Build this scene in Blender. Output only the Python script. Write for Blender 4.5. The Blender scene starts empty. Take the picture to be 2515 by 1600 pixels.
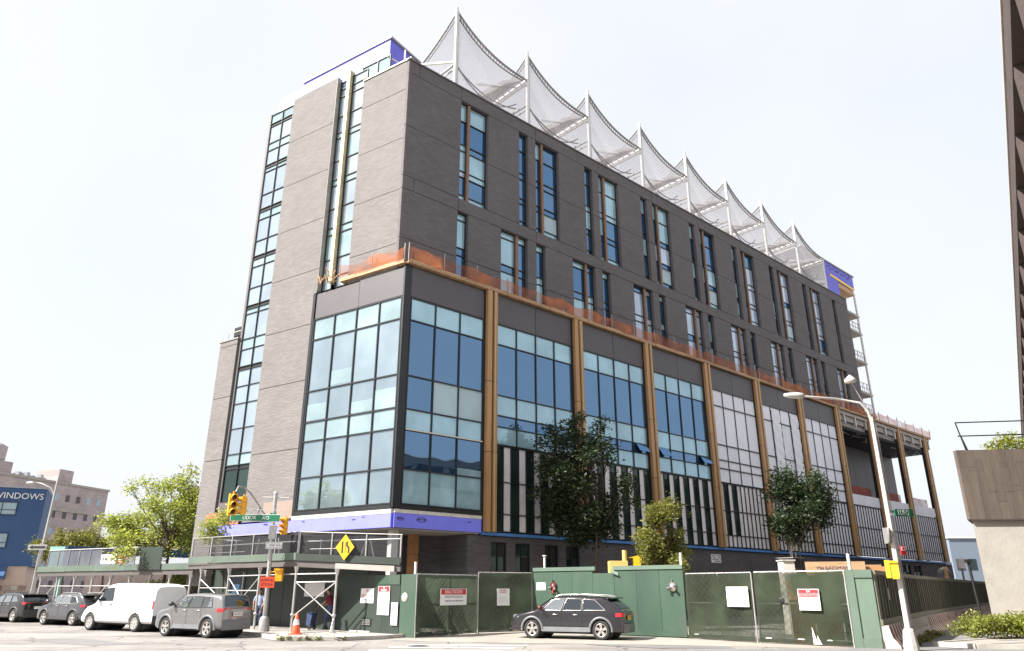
import bpy, bmesh, math, random
import numpy as np
from mathutils import Vector, Matrix
rnd = random.Random(7)
nrng = np.random.default_rng(11)
sc = bpy.context.scene
col = sc.collection
# ------------------------------------------------------------------ camera, sky, sun, exposure
PITCH = math.atan(650 / 1789.0)
cd = bpy.data.cameras.new('camera')
cd.sensor_width = 36.0
cd.lens = 36.0 * 1789.0 / 2515.0
cd.clip_start = 0.1
cd.clip_end = 3000
cam = bpy.data.objects.new('camera', cd)
col.objects.link(cam)
cam.location = (0, 0, 1.8)
cam.rotation_euler = (math.pi / 2 + PITCH, 0, 0)
sc.camera = cam
sc.render.resolution_x, sc.render.resolution_y = 1024, 651
SUN_EL = math.radians(45)
SUN_DIR = Vector((-0.930 * math.cos(SUN_EL), -0.368 * math.cos(SUN_EL), math.sin(SUN_EL)))
world = bpy.data.worlds.new('World')
sc.world = world
world.use_nodes = True
wn = world.node_tree
wn.nodes.clear()
sky = wn.nodes.new('ShaderNodeTexSky')
sky.sky_type = 'NISHITA'
sky.sun_disc = False
sky.sun_elevation = SUN_EL
sky.sun_rotation = math.atan2(SUN_DIR.x, SUN_DIR.y)
sky.altitude = 10
sky.air_density = 1.0
sky.dust_density = 5.0
sky.ozone_density = 1.2
bg = wn.nodes.new('ShaderNodeBackground')
bg.inputs['Strength'].default_value = 0.137
wo = wn.nodes.new('ShaderNodeOutputWorld')
# thin white veil of high cloud over the blue, uneven
wtc = wn.nodes.new('ShaderNodeTexCoord')
wns = wn.nodes.new('ShaderNodeTexNoise')
wns.inputs['Scale'].default_value = 2.2
wns.inputs['Detail'].default_value = 9
wn.links.new(wtc.outputs['Generated'], wns.inputs['Vector'])
wmr = wn.nodes.new('ShaderNodeMapRange')
wmr.inputs['From Min'].default_value = 0.3
wmr.inputs['From Max'].default_value = 0.7
wmr.inputs['To Min'].default_value = 0.76
wmr.inputs['To Max'].default_value = 0.97
wn.links.new(wns.outputs['Fac'], wmr.inputs['Value'])
wmx = wn.nodes.new('ShaderNodeMix')
wmx.data_type = 'RGBA'
wmx.inputs['B'].default_value = (2.92, 2.98, 3.12, 1)
wn.links.new(wmr.outputs[0], wmx.inputs['Factor'])
wn.links.new(sky.outputs[0], wmx.inputs['A'])
wn.links.new(wmx.outputs['Result'], bg.inputs[0])
wn.links.new(bg.outputs[0], wo.inputs[0])
sl = bpy.data.lights.new('sun', 'SUN')
sl.energy = 5.0
sl.angle = math.radians(0.5)
sl.color = (1.0, 0.955, 0.9)
sun = bpy.data.objects.new('sun', sl)
col.objects.link(sun)
sun.location = (-40, -20, 60)
sun.rotation_euler = (-SUN_DIR).to_track_quat('-Z', 'Y').to_euler()
sc.view_settings.view_transform = 'Standard'
sc.view_settings.look = 'None'
sc.view_settings.gamma = 1
sc.view_settings.use_curve_mapping = False
sc.view_settings.exposure = 1.30
sc.render.engine = 'CYCLES'
sc.cycles.max_bounces = 8
sc.cycles.diffuse_bounces = 3
sc.cycles.glossy_bounces = 3
sc.cycles.transparent_max_bounces = 12
sc.cycles.use_denoising = True

# ------------------------------------------------------------------ materials
def lin(c):
    return tuple(c[:3]) + (1.0,)

def nodes(name):
    m = bpy.data.materials.new(name)
    m.use_nodes = True
    nt = m.node_tree
    nt.nodes.clear()
    out = nt.nodes.new('ShaderNodeOutputMaterial')
    return m, nt, out

def N(nt, t, **kw):
    n = nt.nodes.new(t)
    for k, v in kw.items():
        if k.startswith('i_'):
            n.inputs[k[2:].replace('_', ' ')].default_value = v
        else:
            setattr(n, k, v)
    return n

def mat(name, c, rough=0.6, metal=0.0, var=0.12, scale=3.0, bump=0.0, bscale=40.0, coat=0.0, spec=0.5, rand=0.0, stretch=None, dirt=0.0, emit=None):
    """Principled with a two-scale noise variation of its own colour, fine relief and a little wear"""
    m, nt, out = nodes(name)
    L = nt.links.new
    p = N(nt, 'ShaderNodeBsdfPrincipled')
    L(p.outputs[0], out.inputs[0])
    p.inputs['Roughness'].default_value = rough
    p.inputs['Metallic'].default_value = metal
    p.inputs['Coat Weight'].default_value = coat
    p.inputs['Coat Roughness'].default_value = 0.05
    p.inputs['Specular IOR Level'].default_value = spec
    geo = N(nt, 'ShaderNodeNewGeometry')
    vec = geo.outputs['Position']
    if stretch:
        mp = N(nt, 'ShaderNodeMapping')
        mp.inputs['Scale'].default_value = stretch
        L(vec, mp.inputs[0])
        vec = mp.outputs[0]
    n1 = N(nt, 'ShaderNodeTexNoise')
    n1.inputs['Scale'].default_value = scale
    n1.inputs['Detail'].default_value = 6
    n1.inputs['Roughness'].default_value = 0.65
    L(vec, n1.inputs['Vector'])
    mr = N(nt, 'ShaderNodeMapRange')
    mr.inputs['From Min'].default_value = 0.3
    mr.inputs['From Max'].default_value = 0.7
    mr.inputs['To Min'].default_value = 1 - var
    mr.inputs['To Max'].default_value = 1 + var
    L(n1.outputs['Fac'], mr.inputs['Value'])
    fac = mr.outputs[0]
    if rand:
        oi = N(nt, 'ShaderNodeObjectInfo')
        r2 = N(nt, 'ShaderNodeMapRange')
        r2.inputs['To Min'].default_value = 1 - rand
        r2.inputs['To Max'].default_value = 1 + rand
        L(oi.outputs['Random'], r2.inputs['Value'])
        mu = N(nt, 'ShaderNodeMath', operation='MULTIPLY')
        L(fac, mu.inputs[0])
        L(r2.outputs[0], mu.inputs[1])
        fac = mu.outputs[0]
    sv = N(nt, 'ShaderNodeVectorMath', operation='SCALE')
    sv.inputs[0].default_value = c[:3]
    L(fac, sv.inputs['Scale'])
    cout = sv.outputs[0]
    if dirt:
        n3 = N(nt, 'ShaderNodeTexNoise')
        n3.inputs['Scale'].default_value = scale * 0.35
        n3.inputs['Detail'].default_value = 9
        n3.inputs['Roughness'].default_value = 0.75
        L(vec, n3.inputs['Vector'])
        m3 = N(nt, 'ShaderNodeMapRange')
        m3.inputs['From Min'].default_value = 0.5
        m3.inputs['From Max'].default_value = 0.72
        m3.inputs['To Max'].default_value = dirt
        L(n3.outputs['Fac'], m3.inputs['Value'])
        mx = N(nt, 'ShaderNodeMix', data_type='RGBA')
        mx.inputs['B'].default_value = (0.10, 0.085, 0.07, 1)
        L(m3.outputs[0], mx.inputs['Factor'])
        L(cout, mx.inputs['A'])
        cout = mx.outputs['Result']
    L(cout, p.inputs['Base Color'])
    if bump:
        n2 = N(nt, 'ShaderNodeTexNoise')
        n2.inputs['Scale'].default_value = bscale
        n2.inputs['Detail'].default_value = 5
        L(vec, n2.inputs['Vector'])
        b = N(nt, 'ShaderNodeBump')
        b.inputs['Strength'].default_value = bump
        b.inputs['Distance'].default_value = 0.03
        L(n2.outputs['Fac'], b.inputs['Height'])
        L(b.outputs[0], p.inputs['Normal'])
    if emit:
        p.inputs['Emission Color'].default_value = lin(emit[0])
        p.inputs['Emission Strength'].default_value = emit[1]
    return m

def brick_mat(name, ux, c1, c2, mortar, bw=0.42, bh=0.085, var=0.2):
    """thin bricks laid along the horizontal direction ux"""
    m, nt, out = nodes(name)
    L = nt.links.new
    p = N(nt, 'ShaderNodeBsdfPrincipled')
    L(p.outputs[0], out.inputs[0])
    p.inputs['Roughness'].default_value = 0.8
    p.inputs['Specular IOR Level'].default_value = 0.3
    geo = N(nt, 'ShaderNodeNewGeometry')
    d = N(nt, 'ShaderNodeVectorMath', operation='DOT_PRODUCT')
    d.inputs[1].default_value = ux
    L(geo.outputs['Position'], d.inputs[0])
    sx = N(nt, 'ShaderNodeSeparateXYZ')
    L(geo.outputs['Position'], sx.inputs[0])
    cx = N(nt, 'ShaderNodeCombineXYZ')
    L(d.outputs['Value'], cx.inputs[0])
    L(sx.outputs[2], cx.inputs[1])
    br = N(nt, 'ShaderNodeTexBrick')
    br.inputs['Color1'].default_value = lin(c1)
    br.inputs['Color2'].default_value = lin(c2)
    br.inputs['Mortar'].default_value = lin(mortar)
    br.inputs['Scale'].default_value = 1
    br.inputs['Brick Width'].default_value = bw
    br.inputs['Row Height'].default_value = bh
    br.inputs['Mortar Size'].default_value = bh * 0.1
    br.inputs['Bias'].default_value = 0.0
    L(cx.outputs[0], br.inputs['Vector'])
    n1 = N(nt, 'ShaderNodeTexNoise')
    n1.inputs['Scale'].default_value = 0.45
    n1.inputs['Detail'].default_value = 9
    n1.inputs['Roughness'].default_value = 0.7
    mp = N(nt, 'ShaderNodeMapping')
    mp.inputs['Scale'].default_value = (0.8, 1.3, 1)
    L(cx.outputs[0], mp.inputs[0])
    L(mp.outputs[0], n1.inputs['Vector'])
    mr = N(nt, 'ShaderNodeMapRange')
    mr.inputs['From Min'].default_value = 0.3
    mr.inputs['From Max'].default_value = 0.7
    mr.inputs['To Min'].default_value = 1 - var
    mr.inputs['To Max'].default_value = 1 + var
    L(n1.outputs['Fac'], mr.inputs['Value'])
    n2 = N(nt, 'ShaderNodeTexNoise')          # courses that catch the eye, long and thin
    n2.inputs['Scale'].default_value = 1.0
    n2.inputs['Detail'].default_value = 3
    mp2 = N(nt, 'ShaderNodeMapping')
    mp2.inputs['Scale'].default_value = (1.5, 13.0, 1)
    L(cx.outputs[0], mp2.inputs[0])
    L(mp2.outputs[0], n2.inputs['Vector'])
    mr2 = N(nt, 'ShaderNodeMapRange')
    mr2.inputs['From Min'].default_value = 0.3
    mr2.inputs['From Max'].default_value = 0.7
    mr2.inputs['To Min'].default_value = 1 - var * .7
    mr2.inputs['To Max'].default_value = 1 + var * .7
    L(n2.outputs['Fac'], mr2.inputs['Value'])
    mu = N(nt, 'ShaderNodeMath', operation='MULTIPLY')
    L(mr.outputs[0], mu.inputs[0])
    L(mr2.outputs[0], mu.inputs[1])
    sv = N(nt, 'ShaderNodeVectorMath', operation='SCALE')
    L(br.outputs['Color'], sv.inputs[0])
    L(mu.outputs[0], sv.inputs['Scale'])
    L(sv.outputs[0], p.inputs['Base Color'])
    b = N(nt, 'ShaderNodeBump')
    b.inputs['Strength'].default_value = 0.7
    b.inputs['Distance'].default_value = 0.02
    ad = N(nt, 'ShaderNodeMath', operation='ADD')
    L(n2.outputs['Fac'], ad.inputs[0])
    iv = N(nt, 'ShaderNodeMath', operation='MULTIPLY')
    iv.inputs[1].default_value = -1.0
    L(br.outputs['Fac'], iv.inputs[0])
    L(iv.outputs[0], ad.inputs[1])
    L(ad.outputs[0], b.inputs['Height'])
    L(b.outputs[0], p.inputs['Normal'])
    return m

def glass_mat(name, base, tint, refl, rand=0.25, wob=0.6):
    """coated facade glass: dark room behind, tinted mirror coat that grows towards grazing angles, panes slightly bowed"""
    m, nt, out = nodes(name)
    L = nt.links.new
    geo = N(nt, 'ShaderNodeNewGeometry')
    oi = N(nt, 'ShaderNodeObjectInfo')
    r2 = N(nt, 'ShaderNodeMapRange')
    r2.inputs['To Min'].default_value = 1 - rand
    r2.inputs['To Max'].default_value = 1 + rand
    L(oi.outputs['Random'], r2.inputs['Value'])
    n1 = N(nt, 'ShaderNodeTexNoise')
    n1.inputs['Scale'].default_value = 0.5
    n1.inputs['Detail'].default_value = 4
    L(geo.outputs['Position'], n1.inputs['Vector'])
    mr = N(nt, 'ShaderNodeMapRange')
    mr.inputs['From Min'].default_value = 0.35
    mr.inputs['From Max'].default_value = 0.65
    mr.inputs['To Min'].default_value = 0.82
    mr.inputs['To Max'].default_value = 1.18
    L(n1.outputs['Fac'], mr.inputs['Value'])
    mu = N(nt, 'ShaderNodeMath', operation='MULTIPLY')
    L(r2.outputs[0], mu.inputs[0])
    L(mr.outputs[0], mu.inputs[1])
    sv = N(nt, 'ShaderNodeVectorMath', operation='SCALE')
    sv.inputs[0].default_value = base[:3]
    L(mu.outputs[0], sv.inputs['Scale'])
    df = N(nt, 'ShaderNodeBsdfDiffuse')
    L(sv.outputs[0], df.inputs[0])
    gl = N(nt, 'ShaderNodeBsdfGlossy')
    gl.inputs['Color'].default_value = lin(tint)
    gl.inputs['Roughness'].default_value = 0.015
    n2 = N(nt, 'ShaderNodeTexNoise')
    n2.inputs['Scale'].default_value = 0.55
    n2.inputs['Detail'].default_value = 1
    L(geo.outputs['Position'], n2.inputs['Vector'])
    b = N(nt, 'ShaderNodeBump')
    b.inputs['Strength'].default_value = wob
    b.inputs['Distance'].default_value = 0.03
    L(n2.outputs['Fac'], b.inputs['Height'])
    L(b.outputs[0], gl.inputs['Normal'])
    fr = N(nt, 'ShaderNodeFresnel')
    fr.inputs['IOR'].default_value = 1.5
    ma = N(nt, 'ShaderNodeMath', operation='ADD')
    ma.use_clamp = True
    ma.inputs[1].default_value = refl
    L(fr.outputs[0], ma.inputs[0])
    mx = N(nt, 'ShaderNodeMixShader')
    L(ma.outputs[0], mx.inputs[0])
    L(df.outputs[0], mx.inputs[1])
    L(gl.outputs[0], mx.inputs[2])
    L(mx.outputs[0], out.inputs[0])
    return m

def net_mat(name, c, opac, scale=60, var=0.25):
    """woven net or scrim: part of the light goes through the holes, the rest is scattered both ways"""
    m, nt, out = nodes(name)
    L = nt.links.new
    geo = N(nt, 'ShaderNodeNewGeometry')
    n1 = N(nt, 'ShaderNodeTexNoise')
    n1.inputs['Scale'].default_value = 0.8
    n1.inputs['Detail'].default_value = 6
    L(geo.outputs['Position'], n1.inputs['Vector'])
    mr = N(nt, 'ShaderNodeMapRange')
    mr.inputs['From Min'].default_value = 0.3
    mr.inputs['From Max'].default_value = 0.7
    mr.inputs['To Min'].default_value = 1 - var
    mr.inputs['To Max'].default_value = 1 + var
    L(n1.outputs['Fac'], mr.inputs['Value'])
    sv = N(nt, 'ShaderNodeVectorMath', operation='SCALE')
    sv.inputs[0].default_value = c[:3]
    L(mr.outputs[0], sv.inputs['Scale'])
    df = N(nt, 'ShaderNodeBsdfDiffuse')
    tl = N(nt, 'ShaderNodeBsdfTranslucent')
    L(sv.outputs[0], df.inputs[0])
    L(sv.outputs[0], tl.inputs[0])
    a = N(nt, 'ShaderNodeMixShader')
    a.inputs[0].default_value = 0.4
    L(df.outputs[0], a.inputs[1])
    L(tl.outputs[0], a.inputs[2])
    tr = N(nt, 'ShaderNodeBsdfTransparent')
    mx = N(nt, 'ShaderNodeMixShader')
    mu = N(nt, 'ShaderNodeMath', operation='MULTIPLY')
    mu.inputs[1].default_value = opac
    mu.use_clamp = True
    L(mr.outputs[0], mu.inputs[0])
    L(mu.outputs[0], mx.inputs[0])
    L(tr.outputs[0], mx.inputs[1])
    L(a.outputs[0], mx.inputs[2])
    L(mx.outputs[0], out.inputs[0])
    return m

def leaf_mat(name, c1, c2, trans=0.35):
    m, nt, out = nodes(name)
    L = nt.links.new
    geo = N(nt, 'ShaderNodeNewGeometry')
    ramp = N(nt, 'ShaderNodeMix', data_type='RGBA')
    ramp.inputs['A'].default_value = lin(c1)
    ramp.inputs['B'].default_value = lin(c2)
    L(geo.outputs['Random Per Island'], ramp.inputs['Factor'])
    n1 = N(nt, 'ShaderNodeTexNoise')
    n1.inputs['Scale'].default_value = 1.1
    n1.inputs['Detail'].default_value = 3
    L(geo.outputs['Position'], n1.inputs['Vector'])
    mr = N(nt, 'ShaderNodeMapRange')
    mr.inputs['From Min'].default_value = 0.35
    mr.inputs['From Max'].default_value = 0.65
    mr.inputs['To Min'].default_value = 0.7
    mr.inputs['To Max'].default_value = 1.3
    L(n1.outputs['Fac'], mr.inputs['Value'])
    sv = N(nt, 'ShaderNodeVectorMath', operation='SCALE')
    L(ramp.outputs['Result'], sv.inputs[0])
    L(mr.outputs[0], sv.inputs['Scale'])
    p = N(nt, 'ShaderNodeBsdfPrincipled')
    p.inputs['Roughness'].default_value = 0.5
    p.inputs['Specular IOR Level'].default_value = 0.35
    L(sv.outputs[0], p.inputs['Base Color'])
    tl = N(nt, 'ShaderNodeBsdfTranslucent')
    s2 = N(nt, 'ShaderNodeVectorMath', operation='MULTIPLY')
    s2.inputs[1].default_value = (1.25, 1.2, 0.6)
    L(sv.outputs[0], s2.inputs[0])
    L(s2.outputs[0], tl.inputs[0])
    mx = N(nt, 'ShaderNodeMixShader')
    mx.inputs[0].default_value = trans
    L(p.outputs[0], mx.inputs[1])
    L(tl.outputs[0], mx.inputs[2])
    L(mx.outputs[0], out.inputs[0])
    return m

UR = Vector((math.sin(math.radians(48.0)), math.cos(math.radians(48.0)), 0))
UL = Vector((-math.sin(math.radians(56.7)), math.cos(math.radians(56.7)), 0))
NR = Vector((UR.y, -UR.x, 0))
NL = Vector((-UL.y, UL.x, 0))
C0 = Vector((-5.75, 36.0, 0))
UPZ = Vector((0, 0, 1))

M = {}
M['brick_shaded'] = brick_mat('grey brick, street front', UR, (0.150, 0.138, 0.141), (0.122, 0.111, 0.113), (0.140, 0.130, 0.132), var=.09)  # darker copy of the brick, this front's shade is in the colour
M['brick_sunlit'] = brick_mat('grey brick, side front', UL, (0.202, 0.188, 0.181), (0.166, 0.154, 0.149), (0.190, 0.178, 0.172), var=.09)  # lighter copy of the same brick, sunlight put into the colour
M['brick_base'] = brick_mat('grey brick, base', UR, (0.120, 0.108, 0.110), (0.095, 0.085, 0.088), (0.10, 0.092, 0.094))
M['hazed_brick'] = brick_mat('haze-paled brown brick', Vector((-.26, -.97, 0)), (0.44, 0.37, 0.365), (0.38, 0.315, 0.31), (0.41, 0.36, 0.35), bw=0.6, bh=0.25)  # paled and greyed: distance haze is mixed into the brick colour
M['orange_brick'] = brick_mat('orange brick', UL, (0.42, 0.17, 0.09), (0.34, 0.13, 0.07), (0.36, 0.26, 0.2))
M['black_frame'] = mat('black window frame', (0.022, 0.024, 0.027), 0.4, 0.2, 0.15)
M['grey_panel'] = mat('charcoal cladding panel', (0.085, 0.078, 0.082), 0.5, 0.1, 0.06, 1.2, rand=0.05)
M['gold'] = mat('golden brown metal', (0.41, 0.23, 0.10), 0.45, 0.1, 0.15, 1.5, stretch=(2, 2, .3), rand=0.08)
M['wood_mullion'] = mat('brown wood mullion', (0.20, 0.115, 0.065), 0.55, 0, 0.2, 4)
M['pale_gold'] = mat('pale gold fin', (0.55, 0.46, 0.27), 0.4, 0.2, 0.12, 1.5)
M['interior'] = mat('dark interior', (0.02, 0.021, 0.023), 0.9)
M['white_board'] = mat('white sheathing board', (0.82, 0.82, 0.87), 0.7, 0, 0.05, 1.5, rand=0.05, dirt=0.04)
M['white_tape'] = mat('white paper wrap', (0.80, 0.80, 0.83), 0.6, 0, 0.08, 6, bump=.3, bscale=12)
M['light_metal'] = mat('light grey metal panel', (0.74, 0.71, 0.705), 0.45, 0.1, 0.08, 1.5, rand=0.1)
M['violet'] = mat('violet sheathing', (0.205, 0.215, 0.86), 0.6, 0, 0.08, 1.2, rand=0.05, dirt=0.06)
M['violet_shaded'] = mat('shaded violet sheathing', (0.14, 0.14, 0.62), 0.6, 0, 0.08, 1.2)  # darker copy of the violet, with the shade in its colour
M['blue_band'] = mat('blue waterproof strip', (0.06, 0.21, 0.52), 0.5, 0, 0.2, 1.5, dirt=.3)
M['ink'] = mat('dark print ink', (0.05, 0.04, 0.09), 0.6)
M['cream_trim'] = mat('pale insulation trim', (0.62, 0.58, 0.52), 0.7, 0, 0.2, 4, dirt=.3)
M['timber'] = mat('raw timber', (0.42, 0.265, 0.145), 0.7, 0, 0.3, 3, stretch=(1, 1, 6), rand=.15)
M['plywood'] = mat('orange plywood', (0.42, 0.205, 0.085), 0.7, 0, 0.2, 3)
M['pink_fade'] = mat('pinkish wall fade', (0.27, 0.205, 0.17), 0.7, 0, 0.08, 1.2)
M['orange_net'] = net_mat('orange safety net', (0.58, 0.20, 0.085), 0.50, var=.4)
M['red_net'] = net_mat('dark red safety net', (0.42, 0.10, 0.07), 0.75)
M['sail'] = net_mat('white sail mesh', (0.47, 0.47, 0.50), 0.60, var=.04)
M['sail_wall'] = net_mat('white fence mesh', (0.47, 0.47, 0.50), 0.36, var=.04)
M['sail_cloth'] = net_mat('beige sail cloth', (0.42, 0.37, 0.32), 0.85, var=.1)
M['white_steel'] = mat('white painted steel', (0.66, 0.645, 0.62), 0.4, 0.1, 0.06, 3, dirt=.1)
M['cable'] = mat('dark grey cable', (0.17, 0.165, 0.165), 0.5, 0.3)
M['lamp_paint'] = mat('weathered pale grey paint', (0.50, 0.48, 0.45), 0.5, 0.1, 0.1, 3, dirt=.2)
M['galv'] = mat('galvanised steel', (0.48, 0.47, 0.455), 0.4, 0.55, 0.18, 8, rand=0.1)
M['grey_steel'] = mat('grey steel', (0.30, 0.29, 0.28), 0.5, 0.4, 0.15, 5)
M['concrete'] = mat('grey concrete', (0.36, 0.33, 0.30), 0.85, 0, 0.15, 1.2, bump=.2, dirt=.25)
M['brown_concrete'] = mat('brown board-marked concrete', (0.125, 0.098, 0.08), 0.85, 0, 0.22, 1.2, bump=.4, bscale=14, stretch=(3, 3, .35), dirt=.3, rand=.1)
M['dark_concrete'] = mat('dark brown concrete', (0.075, 0.055, 0.05), 0.85, 0, 0.2, 2, bump=.4, bscale=30)
M['cream_concrete'] = mat('cream concrete', (0.46, 0.43, 0.385), 0.85, 0, 0.08, 1.0, bump=.25, bscale=9, dirt=.2)
# glass
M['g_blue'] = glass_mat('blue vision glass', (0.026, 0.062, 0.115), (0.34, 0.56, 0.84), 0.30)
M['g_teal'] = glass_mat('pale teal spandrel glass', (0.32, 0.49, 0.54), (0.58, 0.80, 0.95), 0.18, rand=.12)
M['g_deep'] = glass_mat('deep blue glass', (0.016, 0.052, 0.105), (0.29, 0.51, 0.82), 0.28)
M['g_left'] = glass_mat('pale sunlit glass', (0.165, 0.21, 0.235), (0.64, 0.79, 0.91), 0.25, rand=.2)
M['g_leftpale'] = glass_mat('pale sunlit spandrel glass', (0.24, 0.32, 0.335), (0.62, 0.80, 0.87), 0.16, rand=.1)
M['g_pale'] = glass_mat('sky-paled glass', (0.40, 0.47, 0.56), (0.66, 0.78, 0.93), 0.24, rand=.18)  # pale base colour imitates sky reflected at a grazing angle
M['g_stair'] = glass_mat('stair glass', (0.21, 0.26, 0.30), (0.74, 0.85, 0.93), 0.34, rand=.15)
M['g_green'] = glass_mat('dark green glass', (0.018, 0.030, 0.028), (0.35, 0.45, 0.45), 0.07)
M['g_car'] = glass_mat('tinted car glass', (0.012, 0.014, 0.016), (0.75, 0.82, 0.9), 0.08, rand=0, wob=0)
M['g_carlight'] = glass_mat('clear car glass', (0.10, 0.11, 0.115), (0.85, 0.9, 0.95), 0.22, rand=0, wob=0)
M['blind'] = mat('pale blind behind glass', (0.40, 0.53, 0.57), 0.5, 0, 0.06, 1.0, rand=.1)
# street
def road_mat(name, c):
    """worn asphalt: aggregate grain, lengthwise wear, darker patches, crack lines and oil spots"""
    m, nt, out = nodes(name)
    L = nt.links.new
    p = N(nt, 'ShaderNodeBsdfPrincipled')
    p.inputs['Roughness'].default_value = 0.9
    L(p.outputs[0], out.inputs[0])
    geo = N(nt, 'ShaderNodeNewGeometry')
    def noise(scale, stretch, detail, lo, hi, a, b_):
        mp = N(nt, 'ShaderNodeMapping')
        mp.inputs['Scale'].default_value = stretch
        L(geo.outputs['Position'], mp.inputs[0])
        n = N(nt, 'ShaderNodeTexNoise')
        n.inputs['Scale'].default_value = scale
        n.inputs['Detail'].default_value = detail
        n.inputs['Roughness'].default_value = 0.7
        L(mp.outputs[0], n.inputs['Vector'])
        r = N(nt, 'ShaderNodeMapRange')
        r.inputs['From Min'].default_value = lo
        r.inputs['From Max'].default_value = hi
        r.inputs['To Min'].default_value = a
        r.inputs['To Max'].default_value = b_
        L(n.outputs['Fac'], r.inputs['Value'])
        return r.outputs[0]
    def mul(x, y):
        k = N(nt, 'ShaderNodeMath', operation='MULTIPLY')
        L(x, k.inputs[0])
        L(y, k.inputs[1])
        return k.outputs[0]
    f = mul(noise(1.0, (.12, .9, 1), 5, .35, .65, .82, 1.15), noise(.22, (1, 1, 1), 4, .45, .6, 1.08, .80))
    f = mul(f, noise(26, (1, 1, 1), 3, .3, .7, .80, 1.2))
    f = mul(f, noise(1.6, (1, 1, 1), 8, .60, .70, 1.0, .55))
    vo = N(nt, 'ShaderNodeTexVoronoi', feature='DISTANCE_TO_EDGE')
    vo.inputs['Scale'].default_value = 0.28
    wv = N(nt, 'ShaderNodeTexNoise')
    wv.inputs['Scale'].default_value = 1.2
    wv.inputs['Detail'].default_value = 5
    L(geo.outputs['Position'], wv.inputs['Vector'])
    ad = N(nt, 'ShaderNodeVectorMath', operation='ADD')
    L(geo.outputs['Position'], ad.inputs[0])
    L(wv.outputs['Color'], ad.inputs[1])
    L(ad.outputs[0], vo.inputs['Vector'])
    r = N(nt, 'ShaderNodeMapRange')
    r.inputs['From Min'].default_value = 0.004
    r.inputs['From Max'].default_value = 0.016
    r.inputs['To Min'].default_value = 0.45
    r.inputs['To Max'].default_value = 1.0
    L(vo.outputs['Distance'], r.inputs['Value'])
    f = mul(f, r.outputs[0])
    sv = N(nt, 'ShaderNodeVectorMath', operation='SCALE')
    sv.inputs[0].default_value = c
    L(f, sv.inputs['Scale'])
    L(sv.outputs[0], p.inputs['Base Color'])
    n2 = N(nt, 'ShaderNodeTexNoise')
    n2.inputs['Scale'].default_value = 70
    L(geo.outputs['Position'], n2.inputs['Vector'])
    b = N(nt, 'ShaderNodeBump')
    b.inputs['Strength'].default_value = 0.3
    b.inputs['Distance'].default_value = 0.01
    L(n2.outputs['Fac'], b.inputs['Height'])
    L(b.outputs[0], p.inputs['Normal'])
    return m
M['asphalt'] = road_mat('sun-bleached asphalt', (0.235, 0.217, 0.202))
M['asphalt_dark'] = mat('grey asphalt', (0.17, 0.165, 0.165), 0.9, 0, 0.16, 0.5, bump=.25, bscale=60, dirt=.3)
M['pave'] = mat('concrete paving', (0.33, 0.305, 0.28), 0.9, 0, 0.14, 1.0, bump=.2, bscale=40, rand=.1, dirt=.4)
M['apron'] = mat('concrete driveway', (0.30, 0.27, 0.235), 0.9, 0, 0.14, 0.6, bump=.2, bscale=40, dirt=.3)
M['kerb'] = mat('kerb stone', (0.40, 0.38, 0.34), 0.85, 0, 0.2, 2, dirt=.5)
M['road_paint'] = mat('worn white road paint', (0.72, 0.70, 0.67), 0.8, 0, 0.2, 3, dirt=.35)
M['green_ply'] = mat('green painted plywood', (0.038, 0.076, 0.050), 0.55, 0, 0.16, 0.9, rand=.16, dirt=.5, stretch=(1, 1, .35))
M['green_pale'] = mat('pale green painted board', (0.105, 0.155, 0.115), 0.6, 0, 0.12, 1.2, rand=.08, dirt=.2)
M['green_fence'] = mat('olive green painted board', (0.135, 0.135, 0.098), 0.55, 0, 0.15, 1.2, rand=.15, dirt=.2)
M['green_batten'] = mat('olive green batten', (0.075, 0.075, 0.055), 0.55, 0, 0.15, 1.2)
M['green_dark_shaded'] = mat('dark green painted board', (0.028, 0.040, 0.032), 0.55, 0, 0.15, 1.2, rand=.12, dirt=.15)  # darkened for hoarding and front fascia: shed shade put into the colour
M['green_fascia'] = mat('grey green fascia board', (0.10, 0.135, 0.105), 0.6, 0, 0.12, 1.0, rand=.07, dirt=.15)
M['scrim'] = net_mat('dark green scrim', (0.098, 0.122, 0.084), 0.93, var=.32)
M['scrim_clear'] = net_mat('thin green scrim', (0.060, 0.075, 0.050), 0.88, var=.3)
M['mesh_panel'] = net_mat('fine grey mesh', (0.11, 0.11, 0.115), 0.48, var=.1)
M['mesh_slate'] = net_mat('slate blue mesh', (0.20, 0.21, 0.245), 0.82, var=.12)
M['beam_dark'] = mat('dark steel beam', (0.13, 0.115, 0.11), 0.6, 0.3, 0.15)
M['white'] = mat('white print', (0.78, 0.77, 0.76), 0.5, 0, 0.04)
M['red'] = mat('red print', (0.55, 0.03, 0.035), 0.5, 0, 0.08)
M['black'] = mat('black rubber', (0.018, 0.018, 0.018), 0.6)
M['grey_print'] = mat('grey print', (0.2, 0.2, 0.2), 0.6)
M['signal_yellow'] = mat('signal yellow paint', (0.74, 0.36, 0.015), 0.4, 0, 0.08, 4)
M['lens_dark'] = mat('dark unlit lens', (0.03, 0.008, 0.006), 0.2)
M['sign_yellow'] = mat('warning yellow sheeting', (0.74, 0.43, 0.01), 0.45, 0, 0.06)
M['bright_yellow'] = mat('bright yellow paint', (0.83, 0.56, 0.03), 0.4, 0, 0.06)
M['sign_green'] = mat('street sign green', (0.012, 0.17, 0.085), 0.4, 0, 0.06)
M['sign_orange'] = mat('orange red sheeting', (0.62, 0.07, 0.022), 0.5, 0, 0.08)
M['pvc'] = mat('white plastic pipe', (0.70, 0.66, 0.62), 0.4, 0, .06)
M['yellow_plastic'] = mat('pale yellow machine paint', (0.68, 0.50, 0.16), 0.5, 0, .1)
M['chrome'] = mat('worn chrome', (0.55, 0.53, 0.5), 0.2, 0.9)
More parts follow.
